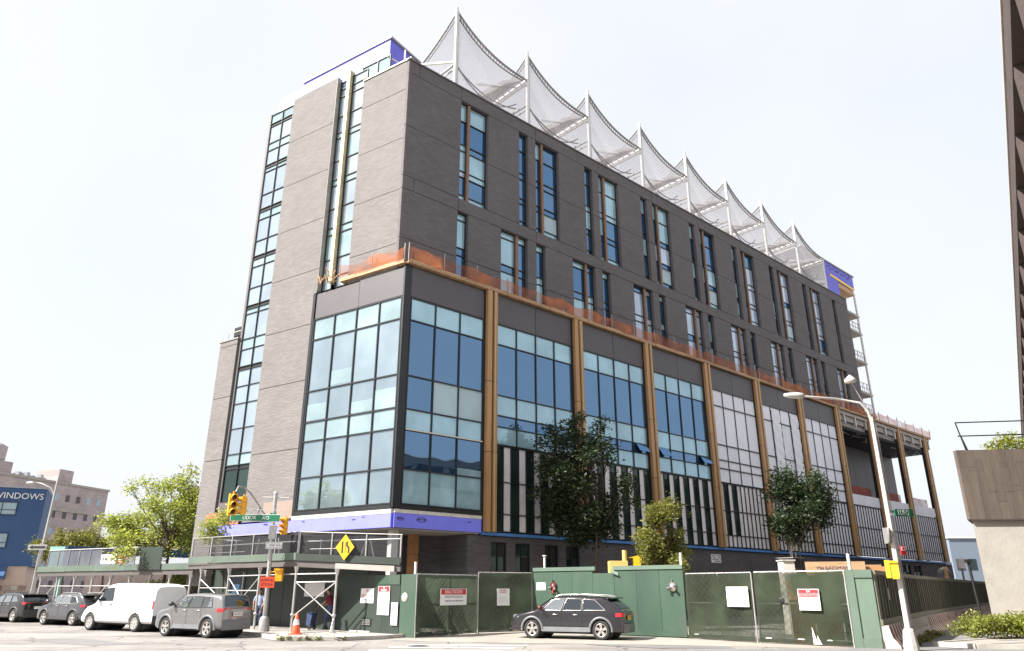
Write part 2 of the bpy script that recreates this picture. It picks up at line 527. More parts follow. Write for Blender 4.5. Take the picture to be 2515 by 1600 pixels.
M['brass_red'] = mat('red brass', (0.12, 0.03, 0.03), 0.35, 0.4)
M['cone_orange'] = mat('orange plastic', (0.75, 0.10, 0.03), 0.5, 0, .1)
M['bark'] = mat('tree bark', (0.10, 0.075, 0.055), 0.9, 0, .25, 8, bump=.5)
M['leaf_dark'] = leaf_mat('dark green leaves', (0.016, 0.028, 0.011), (0.040, 0.062, 0.022), .2)
M['leaf_olive'] = leaf_mat('olive leaves', (0.10, 0.115, 0.025), (0.27, 0.27, 0.08), .45)
M['leaf_lime'] = leaf_mat('bright lime leaves', (0.15, 0.20, 0.035), (0.43, 0.46, 0.17), .55)
M['leaf_hedge'] = leaf_mat('hedge leaves', (0.17, 0.21, 0.03), (0.36, 0.38, 0.10), .45)
# vehicles
M['paint_white'] = mat('white car paint', (0.74, 0.74, 0.74), 0.35, 0, 0.02, coat=.6)
M['paint_grey'] = mat('metallic grey car paint', (0.21, 0.205, 0.205), 0.26, 0.6, 0.02, coat=.9)
M['paint_slate'] = mat('slate car paint', (0.075, 0.078, 0.088), 0.28, 0.4, 0.02, coat=1)
M['paint_black'] = mat('black car paint', (0.012, 0.012, 0.015), 0.25, 0.2, 0.02, coat=1)
M['paint_navy'] = mat('dark plum car paint', (0.018, 0.016, 0.020), 0.14, 0.2, 0.02, coat=.8)
M['cladding'] = mat('grey cladding plastic', (0.16, 0.165, 0.175), 0.5, 0.1)
M['cladding_dark'] = mat('dark cladding plastic', (0.045, 0.045, 0.047), 0.55)
M['tyre'] = mat('tyre rubber', (0.022, 0.021, 0.020), 0.75, 0, .2, 20)
M['alloy'] = mat('silver alloy', (0.55, 0.52, 0.49), 0.3, 0.8, .05)
M['steel_rim'] = mat('painted steel rim', (0.42, 0.41, 0.40), 0.4, 0.5, .1)
M['tail_red'] = mat('red lamp lens', (0.50, 0.012, 0.02), 0.15, 0, .05, coat=1)
M['plate'] = mat('licence plate', (0.75, 0.74, 0.70), 0.5)
M['plate_gold'] = mat('gold licence plate', (0.68, 0.42, 0.06), 0.5)
# people
M['skin'] = mat('skin', (0.36, 0.20, 0.14), 0.55)
M['hair'] = mat('black hair', (0.012, 0.010, 0.010), 0.6)
M['maroon'] = mat('maroon cloth', (0.17, 0.02, 0.035), 0.85)
M['jeans'] = mat('blue denim', (0.05, 0.075, 0.16), 0.9)
M['pale_blue'] = mat('pale blue cloth', (0.35, 0.42, 0.62), 0.85)
# far
M['navy_wall'] = mat('navy painted wall', (0.035, 0.085, 0.20), 0.7, 0, .06, .5, dirt=.08)
M['beige_wall'] = mat('beige wall', (0.52, 0.40, 0.33), 0.8, 0, .08, 1)
M['red_stripe'] = mat('faded red stripe', (0.28, 0.06, 0.045), 0.6, 0, .2, 3, dirt=.3)
for i_, c_ in enumerate(((0.36, 0.30, 0.26), (0.27, 0.19, 0.15), (0.44, 0.40, 0.35))):
    M['stone%d' % i_] = mat('wall stone', c_, 0.85, 0, .15, 3)
M['far_window'] = mat('small far window', (0.075, 0.065, 0.07), 0.3)
M['far_grey'] = mat('far grey wall', (0.36, 0.37, 0.39), 0.8, 0, .08)
M['far_blue'] = mat('far blue wall', (0.17, 0.21, 0.26), 0.8, 0, .08)
M['teal'] = mat('pale teal metal', (0.30, 0.52, 0.48), 0.6)
M['door_navy'] = mat('navy door', (0.02, 0.03, 0.075), 0.5)

# ------------------------------------------------------------------ geometry helpers
class MB:
    def __init__(self):
        self.v, self.f, self.sm = [], [], []
    def add(self, vs, fs, smooth=False):
        b = len(self.v)
        self.v += [tuple(p) for p in vs]
        self.f += [tuple(b + i for i in f) for f in fs]
        self.sm += [smooth] * len(fs)
        return self
    def hexa(self, p):
        return self.add(p, [(0, 3, 2, 1), (4, 5, 6, 7), (0, 1, 5, 4), (1, 2, 6, 5), (2, 3, 7, 6), (3, 0, 4, 7)])
    def fbox(self, F, u0, u1, d0, d1, z0, z1):
        return self.hexa([F(u0, d0, z0), F(u1, d0, z0), F(u1, d1, z0), F(u0, d1, z0), F(u0, d0, z1), F(u1, d0, z1), F(u1, d1, z1), F(u0, d1, z1)])
    def box(self, x0, x1, y0, y1, z0, z1):
        return self.fbox(lambda u, d, z: Vector((u, d, z)), x0, x1, y0, y1, z0, z1)
    def bar(self, a, b, w, h=None, up=UPZ):
        a, b = Vector(a), Vector(b)
        t = (b - a).normalized()
        s = t.cross(up)
        if s.length < 1e-4:
            s = t.cross(Vector((1, 0, 0)))
        s.normalize()
        n = s.cross(t)
        h = h or w
        q = []
        for p in (a, b):
            for i, j in ((-1, -1), (1, -1), (1, 1), (-1, 1)):
                q.append(p + s * (i * w / 2) + n * (j * h / 2))
        return self.add(q, [(0, 3, 2, 1), (4, 5, 6, 7), (0, 1, 5, 4), (1, 2, 6, 5), (2, 3, 7, 6), (3, 0, 4, 7)])
    def tube(self, pts, r, n=8, smooth=True):
        pts = [Vector(p) for p in pts]
        rs = r if isinstance(r, (list, tuple)) else [r] * len(pts)
        ring = []
        ref = None
        for i, p in enumerate(pts):
            t = (pts[min(i + 1, len(pts) - 1)] - pts[max(i - 1, 0)]).normalized()
            if ref is None or abs(t.dot(ref)) > .97:
                ref = Vector((1, 0, 0)) if abs(t.x) < .8 else Vector((0, 1, 0))
            s = t.cross(ref).normalized()
            q = s.cross(t)
            ref = q.cross(s) * 0 + (t.cross(s) * -1 if False else ref)
            ring.append([p + (s * math.cos(2 * math.pi * k / n) + q * math.sin(2 * math.pi * k / n)) * rs[i] for k in range(n)])
        vs = [v for rg in ring for v in rg]
        fs = []
        for i in range(len(pts) - 1):
            for k in range(n):
                k2 = (k + 1) % n
                fs.append((i * n + k, i * n + k2, (i + 1) * n + k2, (i + 1) * n + k))
        self.add(vs, fs, smooth)
        self.add(ring[0], [tuple(range(n))[::-1]])
        self.add(ring[-1], [tuple(range(n))])
        return self
    def lathe(self, prof, c, n=20, axis=UPZ, smooth=True):
        axis = Vector(axis).normalized()
        s = axis.cross(Vector((0, 1, 0)))
        if s.length < 1e-3:
            s = axis.cross(Vector((1, 0, 0)))
        s.normalize()
        q = axis.cross(s)
        c = Vector(c)
        vs = [c + axis * h + (s * math.cos(2 * math.pi * k / n) + q * math.sin(2 * math.pi * k / n)) * r for r, h in prof for k in range(n)]
        fs = [(i * n + k, i * n + (k + 1) % n, (i + 1) * n + (k + 1) % n, (i + 1) * n + k) for i in range(len(prof) - 1) for k in range(n)]
        self.add(vs, fs, smooth)
        return self
    def prism(self, poly, ext):
        n = len(poly)
        ext = Vector(ext)
        a = [Vector(p) for p in poly]
        vs = a + [p + ext for p in a]
        return self.add(vs, [tuple(range(n))[::-1], tuple(range(n, 2 * n))] + [(i, (i + 1) % n, n + (i + 1) % n, n + i) for i in range(n)])
    def grid(self, fn, nu, nv, smooth=True):
        vs = [fn(i / nu, j / nv) for j in range(nv + 1) for i in range(nu + 1)]
        fs = [(j * (nu + 1) + i, j * (nu + 1) + i + 1, (j + 1) * (nu + 1) + i + 1, (j + 1) * (nu + 1) + i) for j in range(nv) for i in range(nu)]
        return self.add(vs, fs, smooth)

def world_loc(o):
    l = Vector((0, 0, 0))
    while o is not None:
        l += o.location
        o = o.parent
    return l

def obj(name, mb, m, parent=None, local=False, kind=None, label=None, fix=True):
    """link one mesh object; vertices are given in world space unless local"""
    me = bpy.data.meshes.new(name)
    vs = mb.v
    if parent is None and not local:
        a = np.array(vs)
        org = Vector(((a[:, 0].min() + a[:, 0].max()) / 2, (a[:, 1].min() + a[:, 1].max()) / 2, a[:, 2].min()))
    elif local:
        org = Vector((0, 0, 0))
    else:
        org = world_loc(parent)
    me.from_pydata([(p[0] - org.x, p[1] - org.y, p[2] - org.z) for p in vs], [], mb.f)
    me.polygons.foreach_set('use_smooth', mb.sm)
    if fix and len(mb.f) < 4000:
        bm = bmesh.new()
        bm.from_mesh(me)
        bmesh.ops.recalc_face_normals(bm, faces=bm.faces)
        bm.to_mesh(me)
        bm.free()
    me.materials.append(m)
    o = bpy.data.objects.new(name, me)
    col.objects.link(o)
    if parent is not None:
        o.parent = parent
    elif not local:
        o.location = org
    if kind:
        o['kind'] = kind
    if label:
        o['label'] = label
    return o

def tag(o, label, cat, group=None):
    o['label'] = label
    o['category'] = cat
    if group:
        o['group'] = group
    return o

def thing(name, label, cat, loc, rz=0.0, group=None):
    e = bpy.data.objects.new(name, None)
    e.empty_display_size = 0.3
    col.objects.link(e)
    e.location = loc
    e.rotation_euler = (0, 0, rz)
    return tag(e, label, cat, group)

def copy_tree(o, parent=None):
    c = o.copy()
    col.objects.link(c)
    if parent is not None:
        c.parent = parent
    for ch in [x for x in list(bpy.data.objects) if x.parent == o]:
        copy_tree(ch, c)
    return c

def text(name, s, m, o, ux, uz, size, parent, ext=0.004, align='CENTER', sx=1.0):
    """lettering as a flat raised print: origin o, reading direction ux, up uz"""
    cu = bpy.data.curves.new(name, 'FONT')
    cu.body = s
    cu.size = size
    cu.extrude = ext
    cu.align_x = align
    cu.align_y = 'CENTER'
    cu.resolution_u = 3
    cu.materials.append(m)
    tmp = bpy.data.objects.new('tmp_text', cu)
    col.objects.link(tmp)
    me = bpy.data.meshes.new_from_object(tmp.evaluated_get(bpy.context.evaluated_depsgraph_get()))
    bpy.data.objects.remove(tmp)
    if not me.materials:
        me.materials.append(m)
    ob = bpy.data.objects.new(name, me)
    col.objects.link(ob)
    ux, uz = Vector(ux).normalized(), Vector(uz).normalized()
    n = ux.cross(uz)
    mw = Matrix((ux * sx, uz, n)).transposed().to_4x4()
    mw.translation = Vector(o) - (world_loc(parent) if parent is not None else Vector((0, 0, 0)))
    if parent is not None:
        ob.parent = parent
    ob.matrix_local = mw
    return ob

def FR(u, d, z):
    return C0 + UR * u + NR * d + UPZ * z
def FL(u, d, z):
    return C0 + UL * u + NL * d + UPZ * z
def frame(o, ux):
    o = Vector(o)
    ux = Vector((ux[0], ux[1], 0)).normalized()
    n = Vector((ux.y, -ux.x, 0))
    return lambda u, d, z: o + ux * u + n * d + UPZ * z
# ------------------------------------------------------------------ ground
def sheet(name, poly, z, m):
    mb = MB()
    mb.add([(x, y, z) for x, y in poly], [tuple(range(len(poly)))])
    return obj(name, mb, m, kind='structure')
gm = MB()
gm.grid(lambda a, b: Vector((-900 + 1800 * a, -500 + 1700 * b, 0)), 30, 30)
obj('road', gm, M['asphalt'], kind='structure')
sheet('side_road', [(8.6, 15), (30, 15), (22, 27), (36, 52), (60, 88), (90, 130), (80, 135), (50, 90), (26, 52), (12.6, 27.2), (10.4, 25.5), (5.5, 26.2), (6.8, 22)], .004, M['asphalt_dark'])
sheet('driveway', [(-5.0, 30.6), (-3.0, 29.3), (1.0, 28.5), (6.0, 27.4), (9.6, 26.2), (11.9, 26.4), (12.4, 29), (2.0, 38), (-4, 38)], .008, M['apron'])
for i in range(4):
    w = .16
    y = 24.0 + i * 1.15
    x0 = -5.0 + i * .45
    sheet('crosswalk_stripe', [(x0, y), (x0 + 4.2, y - .35), (x0 + 4.2, y - .35 + w * 2), (x0, y + w * 2)], .012, M['road_paint'])
sheet('stop_line', [(-26, 27.5), (-12, 23.2), (-12, 23.5), (-26, 27.85)], .012, M['road_paint'])
# worn patches and a tar line in the carriageway
gq = MB()
for a_, b_ in zip([(-46, 62.2), (-31.1, 50.35), (-12.4, 34.15), (-10.6, 32.4), (-9.5, 30.5), (-8.7, 29.78), (-6.4, 29.72), (-4.9, 30.8)][:-1], [(-31.1, 50.35), (-12.4, 34.15), (-10.6, 32.4), (-9.5, 30.5), (-8.7, 29.78), (-6.4, 29.72), (-4.9, 30.8)]):
    d_ = Vector((b_[0] - a_[0], b_[1] - a_[1], 0)).normalized()
    n_ = Vector((d_.y, -d_.x, 0)) * -.35
    A_, B_ = Vector((*a_, .0105)), Vector((*b_, .0105))
    gq.add([A_, B_, B_ - n_ * -1, A_ - n_ * -1] if False else [A_, A_ + n_, B_ + n_, B_], [(0, 1, 2, 3)])
obj('gutter', gq, M['asphalt_dark'], kind='structure')
mh = MB()
mh.lathe([(0, .016), (.33, .016), (.36, .012)], (-3.2, 27.2, 0), 24)
tag(obj('manhole_cover', mh, M['cladding_dark']), 'round dark manhole cover in the road before the first gate', 'manhole')
sheet('road_patch', [(-19, 30.5), (-14.5, 27.3), (-13.2, 28.3), (-17.6, 31.6)], .006, M['asphalt_dark'])
sheet('road_patch', [(2.5, 28.1), (6.9, 26.9), (7.4, 26.2), (4.8, 26.1), (3.1, 27.2)], .013, M['asphalt_dark'])
# raised pavement at the corner, under the shed
pv = MB()
kp = [(-46, 62.5), (-31, 50.6), (-12.2, 34.4), (-10.4, 32.6), (-9.3, 30.7), (-8.6, 30.0), (-6.4, 29.95), (-5.0, 31.0), (-3.4, 33.2), (-12.6, 42.6), (-24, 56), (-40, 70)]
pv.prism([(x, y, -.05) for x, y in kp], (0, 0, .17))
pavement = obj('pavement', pv, M['pave'], kind='structure')
kb = MB()
for a, b in zip(kp[:8], kp[1:9]):
    kb.bar((a[0], a[1], .06), (b[0], b[1], .06), .17, .17)
obj('kerb', kb, M['kerb'], kind='structure')
# paving flags, each its own piece on the pavement
sd = Vector((-.72, .694, 0))
sn = Vector((.694, .72, 0))
for i in range(11):
    for j in range(2):
        p = Vector((-9.2, 32.3, .12)) + sd * (i * 1.5) + sn * (.25 + j * 1.42)
        fb = MB()
        h = .022 + rnd.random() * .006
        fb.fbox(lambda u, d, z: p + sd * u + sn * d + UPZ * z, 0, 1.47, 0, 1.39, 0, h)
        obj('paving_flag', fb, M['pave'], pavement)
pr = MB()
pr.prism([(14.4, 27.0, -.05), (15.2, 26.0, -.05), (40, 21, -.05), (70, 80, -.05), (60, 88, -.05), (36.5, 52, -.05), (18.6, 29.8, -.05)], (0, 0, .17))
obj('far_pavement', pr, M['pave'], kind='structure')
kb = MB()
for a, b in (((40, 21), (15.2, 26.0)), ((15.2, 26.0), (14.4, 27.0)), ((14.4, 27), (18.6, 29.8)), ((18.6, 29.8), (36.5, 52))):
    kb.bar((a[0], a[1], .062), (b[0], b[1], .062), .18, .17)
obj('far_kerb', kb, M['kerb'], kind='structure')

# ------------------------------------------------------------------ the new building
B = thing('school_building', 'large dark brick building under construction with blue glass corner bay and golden pilasters', 'building', C0)

def window(name, F, u0, u1, z0, z1, d, us, zs, pick, fw=.06, fd=.06, fm=None, parent=None, backing=True, thin=None, lab=None):
    """a frame with bars at us and zs; every pane between the bars is its own piece"""
    fm = fm or M['black_frame']
    w = MB()
    ue = [u0] + list(us) + [u1]
    ze = [z0] + list(zs) + [z1]
    t = thin or fw
    for i, u in enumerate(ue):
        h = fw / 2 if 0 < i < len(ue) - 1 else fw
        a = u - h if i > 0 else u
        b = u + h if i < len(ue) - 1 else u
        w.fbox(F, a, b, d - .05, d + fd, z0, z1)
    for j, z in enumerate(ze):
        h = t / 2 if 0 < j < len(ze) - 1 else fw
        a = z - h if j > 0 else z
        b = z + h if j < len(ze) - 1 else z
        for i in range(len(ue) - 1):
            w.fbox(F, ue[i] + (fw if i == 0 else fw / 2) , ue[i + 1] - (fw if i == len(ue) - 2 else fw / 2), d - .048, d + fd - .004, a, b)
    o = obj(name, w, fm, parent or B, label=lab)
    for j in range(len(ze) - 1):
        for i in range(len(ue) - 1):
            m = pick(i, j)
            if m is None:
                continue
            p = MB()
            k = .012
            p.fbox(F, ue[i] + k, ue[i + 1] - k, d - .03, d - .012, ze[j] + k, ze[j + 1] - k)
            obj('pane', p, m, o)
    return o

WT = .42
def wall_piece(F, u0, u1, d, z0, z1, m, name='brick_panel', gap=.012, th=WT):
    p = MB()
    p.fbox(F, u0 + gap / 2, u1 - gap / 2, d - th, d, z0 + gap / 2, z1 - gap / 2)
    return obj(name, p, m, B)

SR = -.6
SL_ = -.06
UC = -.17
UE = 58.6
joints = [27.65, 23.86, 20.3]
# openings of the street front: (u0, u1, z0, z1)
TOPZ, BOTZ = 32.33, 18.3
upper = [(3.93 + 6.55 * k - .06 * 0, 6.2 + 6.55 * k, 24.27, 31.42, 'wide') for k in range(8)] + [(2.4 + 6.55 * k, 3.2 + 6.55 * k, 24.27, 31.42, 'slim') for k in range(1, 9)]
lower = [(7.36 + 6.58 * k, 9.66 + 6.58 * k, BOTZ, 23.42, 'wide') for k in range(8)] + [(3.87 + 6.58 * k, 4.7 + 6.58 * k, BOTZ, 23.42, 'slim') for k in range(8)]
upper.sort()
lower.sort()
def band_with_holes(holes, z0, z1, cuts):
    u = UC
    for h in holes + [(UE, UE)]:
        a, b = u, h[0]
        zz = [z0] + [c for c in cuts if z0 < c < z1] + [z1]
        zz.sort()
        for q in range(len(zz) - 1):
            wall_piece(FR, a, b, SR, zz[q], zz[q + 1], M['brick_shaded'], gap=.035)
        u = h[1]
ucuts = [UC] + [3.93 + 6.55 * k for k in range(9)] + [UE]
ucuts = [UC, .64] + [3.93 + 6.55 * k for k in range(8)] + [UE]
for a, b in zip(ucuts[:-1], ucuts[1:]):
    wall_piece(FR, a, b, SR, 31.42, TOPZ, M['brick_shaded'], gap=.035)
    wall_piece(FR, a, b, SR, 23.42, 24.27, M['brick_shaded'], gap=.035)
band_with_holes(upper, 24.27, 31.42, [27.65])
band_with_holes(lower, BOTZ, 23.42, [20.3])
cp = MB()
cp.fbox(FR, UC - .04, UE, SR - .5, SR + .06, TOPZ + .002, TOPZ + .10)
obj('coping', cp, M['beam_dark'], B)
GZ_U = [24.72, 26.0, 26.42, 27.88, 28.35, 30.08]
GZ_L = [18.95, 20.6, 21.1, 22.95]
def pick_upper(r, c2):
    def f(i, j):
        if c2 and i == 1:
            return None
        key = [0, 2, 1, 0, 2, 1, 0][j]
        if rnd.random() < .4:
            key = rnd.choice([0, 2, 2])
        if j == 1 and (i == 2) and rnd.random() < .6:
            return M['blind']
        return [M['g_teal'], M['g_deep'], M['g_blue']][key]
    return f
def pick_lower(i, j):
    key = [0, 0, 2, 1, 0][j]
    if rnd.random() < .4:
        key = rnd.choice([0, 2, 2])
    return [M['g_teal'], M['g_deep'], M['g_blue']][key]
WD = SR - .30
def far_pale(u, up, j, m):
    # paler pane colour on farther windows stands in for grazing sky reflection
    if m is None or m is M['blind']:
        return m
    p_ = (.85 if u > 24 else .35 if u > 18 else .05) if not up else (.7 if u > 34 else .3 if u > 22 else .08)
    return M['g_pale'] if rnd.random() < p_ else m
for (u0, u1, z0, z1, k) in upper + lower:
    up = z0 > 20
    if k == 'wide':
        um = u0 + (.72 if up else 1.45)
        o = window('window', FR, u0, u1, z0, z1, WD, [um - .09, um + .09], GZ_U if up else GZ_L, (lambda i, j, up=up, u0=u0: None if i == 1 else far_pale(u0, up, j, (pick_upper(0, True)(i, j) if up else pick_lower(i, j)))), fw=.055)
        mm = MB()
        mm.fbox(FR, um - .10, um + .10, WD - .04, WD + .20, z0 + .02, z1 - .02)
        obj('wood_mullion', mm, M['wood_mullion'], o)
    else:
        window('window', FR, u0, u1, z0, z1, WD, [], GZ_U if up else GZ_L, (lambda i, j, up=up: pick_upper(0, False)(i, j) if up else pick_lower(i, j)), fw=.055)

# side front (left): brick piers, slot with golden fin, stair window strip, lower wing
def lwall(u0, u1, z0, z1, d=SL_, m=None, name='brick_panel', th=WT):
    return wall_piece(FL, u0, u1, d, z0, z1, m or M['brick_sunlit'], name, gap=.035, th=th)
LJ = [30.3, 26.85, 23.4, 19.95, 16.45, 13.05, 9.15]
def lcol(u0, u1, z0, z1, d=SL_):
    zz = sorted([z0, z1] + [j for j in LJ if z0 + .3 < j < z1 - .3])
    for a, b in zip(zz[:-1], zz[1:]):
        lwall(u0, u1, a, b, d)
lcol(.58, 4.5, 18.3, 32.4)
lcol(7.0, 11.3, 5.35, 33.85)
lcol(13.95, 15.72, 2.0, 16.8)
cp = MB()
cp.fbox(FL, .5, 4.5, SL_ - .5, SL_ + .06, 32.405, 32.5)
obj('coping', cp, M['grey_steel'], B)
cp = MB()
cp.fbox(FL, 13.9, 15.8, SL_ - .5, SL_ + .05, 16.805, 16.9)
obj('coping', cp, M['grey_steel'], B)
cp = MB()
cp.fbox(FL, 1.2, 4.2, SL_ - .9, SL_ - .55, 32.51, 32.95)
obj('roof_upstand', cp, M['grey_steel'], B)
lw = [19.3, 20.5, 22.18, 22.67, 24.0, 25.66, 26.1, 27.46, 29.17, 29.6, 30.85, 32.4]
def pick_l(i, j):
    return M['g_leftpale'] if j in (2, 3, 6, 9) or rnd.random() < .15 else M['g_stair']
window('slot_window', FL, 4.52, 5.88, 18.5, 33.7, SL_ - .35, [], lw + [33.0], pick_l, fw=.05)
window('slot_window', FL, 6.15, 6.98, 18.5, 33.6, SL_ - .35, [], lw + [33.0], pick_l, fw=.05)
window('roof_window', FL, 3.0, 5.5, 32.55, 34.4, SL_ - .75, [4.1], [33.3], lambda i, j: M['g_leftpale'], fw=.05)
fin = MB()
fin.fbox(FL, 5.885, 6.145, SL_ - .5, SL_ - .04, 18.8, 34.0)
obj('golden_fin', fin, M['pale_gold'], B)
jb = MB()
jb.fbox(FL, 6.982, 6.998, SL_ - .40, SL_ + .015, 18.5, 33.86)
obj('slot_jamb', jb, M['grey_steel'], B)
# stair window: two panes wide, dark floor bands
bands = [32.72, 29.33, 25.9, 22.37, 18.86, 14.77, 8.62]
szs = []
for b in bands:
    szs += [b - .12, b + .12]
extra = [31.2, 30.6, 28.9, 27.1, 25.2, 23.6, 21.7, 20.2, 18.4, 16.7, 13.6, 12.5, 10.95, 9.4, 16.0]
szs = sorted(szs + extra)
def pick_s(i, j):
    ze = [6.6] + szs + [33.6]
    zm = (ze[j] + ze[j + 1]) / 2
    if any(abs(zm - b) < .1 for b in bands):
        return M['black_frame']
    if zm < 9:
        return M['g_green']
    return M['g_leftpale'] if ze[j + 1] - ze[j] < .9 else M['g_stair']
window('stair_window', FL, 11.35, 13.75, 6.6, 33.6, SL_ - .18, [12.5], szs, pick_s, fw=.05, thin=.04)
jb = MB()
jb.fbox(FL, 13.752, 13.945, SL_ - .45, SL_ - .14, 5.4, 33.7)
jb.fbox(FL, 11.35, 13.75, SL_ - .3, SL_ - .1, 5.35, 6.59)
obj('window_casing', jb, M['beam_dark'], B)
# roof, undersides and an added dark core that blocks light, so nothing shows hollow
core = MB()
pts = [FR(1.2, -1.3, 0), FR(58.2, -1.3, 0), FR(58.2, -16, 0), FL(15, -16, 0), FL(13.6, -1.3, 0), FL(1.5, -1.3, 0)]
core.prism([p + UPZ * 18.0 for p in pts], (0, 0, 14.2))
obj('light_block_core', core, M['interior'], B)
core = MB()
pts = [FL(1.2, -.5, 0), FR(.5, -.5, 0), FR(50.2, -.5, 0), FR(50.2, -16, 0), FL(15.2, -16, 0), FL(15.2, -.6, 0)]
core.prism([p + UPZ * 4.7 for p in pts], (0, 0, 13.2))
obj('light_block_core', core, M['interior'], B)
pts = [FL(15.4, -1.6, 0), FL(3.6, -2.2, 0), FR(4.9, -2.6, 0), FR(4.9, -.35, 0), FR(73, -.35, 0), FR(73, -14, 0), FL(15.4, -16, 0)]
core = MB()
core.prism(pts, (0, 0, 4.55))
obj('ground_floor_wall', core, M['brick_base'], B)
rf = MB()
pts = [FR(.1, -1, 0), FR(58.4, -1, 0), FR(58.4, -16, 0), FL(14, -16, 0), FL(13.5, -.6, 0), FL(.8, -.6, 0)]
rf.prism([p + UPZ * 32.2 for p in pts], (0, 0, .08))
obj('roof', rf, M['concrete'], B)
# violet roof house with its pale far half
ph = MB()
ph.fbox(FL, 5.35, 14.2, -8.5, -3.0, 32.3, 38.4)
PH = obj('roof_house', ph, M['violet'], B)
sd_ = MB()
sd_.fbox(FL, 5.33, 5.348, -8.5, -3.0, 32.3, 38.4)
obj('shaded_end', sd_, M['violet_shaded'], PH)
rb = MB()
rb.fbox(FL, 5.2, 14.3, -8.6, -2.9, 38.403, 38.55)
obj('roof_edge', rb, M['grey_steel'], PH)
ph = MB()
ph.fbox(FL, 14.22, 16.9, -8.5, -3.02, 32.3, 38.05)
obj('pale_end', ph, M['white'], PH)

# glazed corner bay ------------------------------------------------
bay_z = [7.45, 9.42, 10.5, 12.26, 15.32]
def pick_br(i, j):
    k = [1, 0, 2, 3, 0, 2][j]
    if j == 3:
        return [M['g_blue'], M['blind'], M['blind']][i]
    if j == 0:
        return M['g_teal']
    return {0: M['g_blue'], 1: M['g_teal'], 2: M['g_teal']}[k]
def pick_bl(i, j):
    return M['g_leftpale'] if j in (2, 5) else M['g_left']
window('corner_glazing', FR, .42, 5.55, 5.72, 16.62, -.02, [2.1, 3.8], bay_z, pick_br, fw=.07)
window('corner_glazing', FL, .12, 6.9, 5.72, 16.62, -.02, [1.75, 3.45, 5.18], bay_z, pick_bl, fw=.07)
wl = MB()
wl.fbox(FR, .5, 5.5, -.0, .075, 9.41, 9.47)
obj('pale_transom', wl, M['cream_trim'], B)
cpn = MB()
cpn.prism([FR(-.02, 0, 0) + UPZ * 5.55, FR(.40, 0.03, 0) + UPZ * 5.55, FR(.40, -.35, 0) + UPZ * 5.55, FL(.10, -.35, 0) + UPZ * 5.55, FL(.10, .03, 0) + UPZ * 5.55], (0, 0, 12.9))
cpn.fbox(FL, 6.92, 7.12, -.3, .06, 5.55, 18.3)
cpn.fbox(FL, .11, 7.12, -.3, .05, 5.5, 5.70)
cpn.fbox(FR, .41, 5.6, -.3, .05, 5.5, 5.70)
obj('corner_post', cpn, M['black_frame'], B)
def panel(F, u0, u1, z0, z1, d=.0, m=None, name='cladding_panel', th=.1):
    p = MB()
    p.fbox(F, u0 + .01, u1 - .01, d - th, d, z0 + .01, z1 - .01)
    return obj(name, p, m or M['grey_panel'], B)
panel(FR, .42, 5.55, 16.65, 18.40)
panel(FL, .12, 3.4, 16.65, 18.28)
panel(FL, 3.42, 6.9, 16.65, 18.22, d=-.015)
def blind(F, u0, u1, z0, z1, d):
    q_ = MB()
    q_.fbox(F, u0, u1, d, d + .006, z0, z1)
    return obj('roller_blind', q_, M['g_teal'] if F is FR else M['g_leftpale'], B)
for u0, u1 in ((.5, 2.06), (2.14, 3.76), (3.84, 5.48)):
    blind(FR, u0, u1, 5.8, 6.72, -.03)
blind(FR, 3.84, 5.48, 7.5, 7.85, -.03)
for u0, u1, z0, z1 in ((5.25, 6.8, 10.6, 11.5), (1.82, 3.4, 10.6, 11.2), (3.52, 5.1, 12.4, 13.2), (.2, 1.7, 10.56, 11.6)):
    blind(FL, u0, u1, z0, z1, -.03)
# violet belt under the bay and along the side
vb = MB()
vb.fbox(FR, .1, 5.55, -.3, .02, 4.64, 5.32)
obj('violet_belt', vb, M['violet'], B)
vb = MB()
vb.fbox(FL, .08, 7.2, -.3, .02, 4.64, 5.28)
vb.fbox(FL, 7.2, 14.6, -.3, .0, 4.66, 5.27)
VB = obj('violet_belt', vb, M['violet'], B)
tr = MB()
tr.fbox(FR, .1, 5.56, -.3, .035, 5.325, 5.498)
tr.fbox(FL, .08, 7.14, -.3, .035, 5.285, 5.498)
obj('pale_trim', tr, M['cream_trim'], B)
pb = MB()
pb.fbox(FL, 7.2, 9.6, -.06, -.035, 5.4, 6.35)  # added thin sheet, its colour imitates the wall's pinkish lit fade
obj('pinkish_fade', pb, M['pink_fade'], B)
ob_ = MB()
ob_.fbox(FL, 11.6, 14.6, -.06, .0, 5.28, 6.0)
obj('orange_brick_patch', ob_, M['orange_brick'], B)
# maker's stamps printed on the belt: two ovals on the street front, small broken marks on the side
for F, u, s, oval in ((FR, .45, .42, 1), (FR, 1.7, .6, 1), (FR, 4.75, .34, 0), (FL, 1.9, .3, 0), (FL, 2.55, .42, 0), (FL, 6.2, .3, 0), (FL, 9.2, .5, 0), (FL, 12.2, .36, 0)):
    e = MB()
    n = 16
    rng = []
    if oval:
        for rr in (1.0, .74):
            rng.append([F(u + s / 2 * rr * math.cos(2 * math.pi * k / n), .026, 5.06 + s * .22 * rr * math.sin(2 * math.pi * k / n)) for k in range(n)])
        e.add(rng[0] + rng[1], [(k, (k + 1) % n, n + (k + 1) % n, n + k) for k in range(n)])
    z = 5.03 + (0 if oval else rnd.uniform(.02, .12))
    for k in range(4):
        uu = u - s * .32 + k * s * .17
        e.fbox(F, uu, uu + s * rnd.uniform(.08, .15), .022, .028, z + rnd.uniform(0, .02), z + rnd.uniform(.05, .09))
    mk = obj('maker_stamp', e, M['ink'], B)
    mk['kind'] = 'stuff'
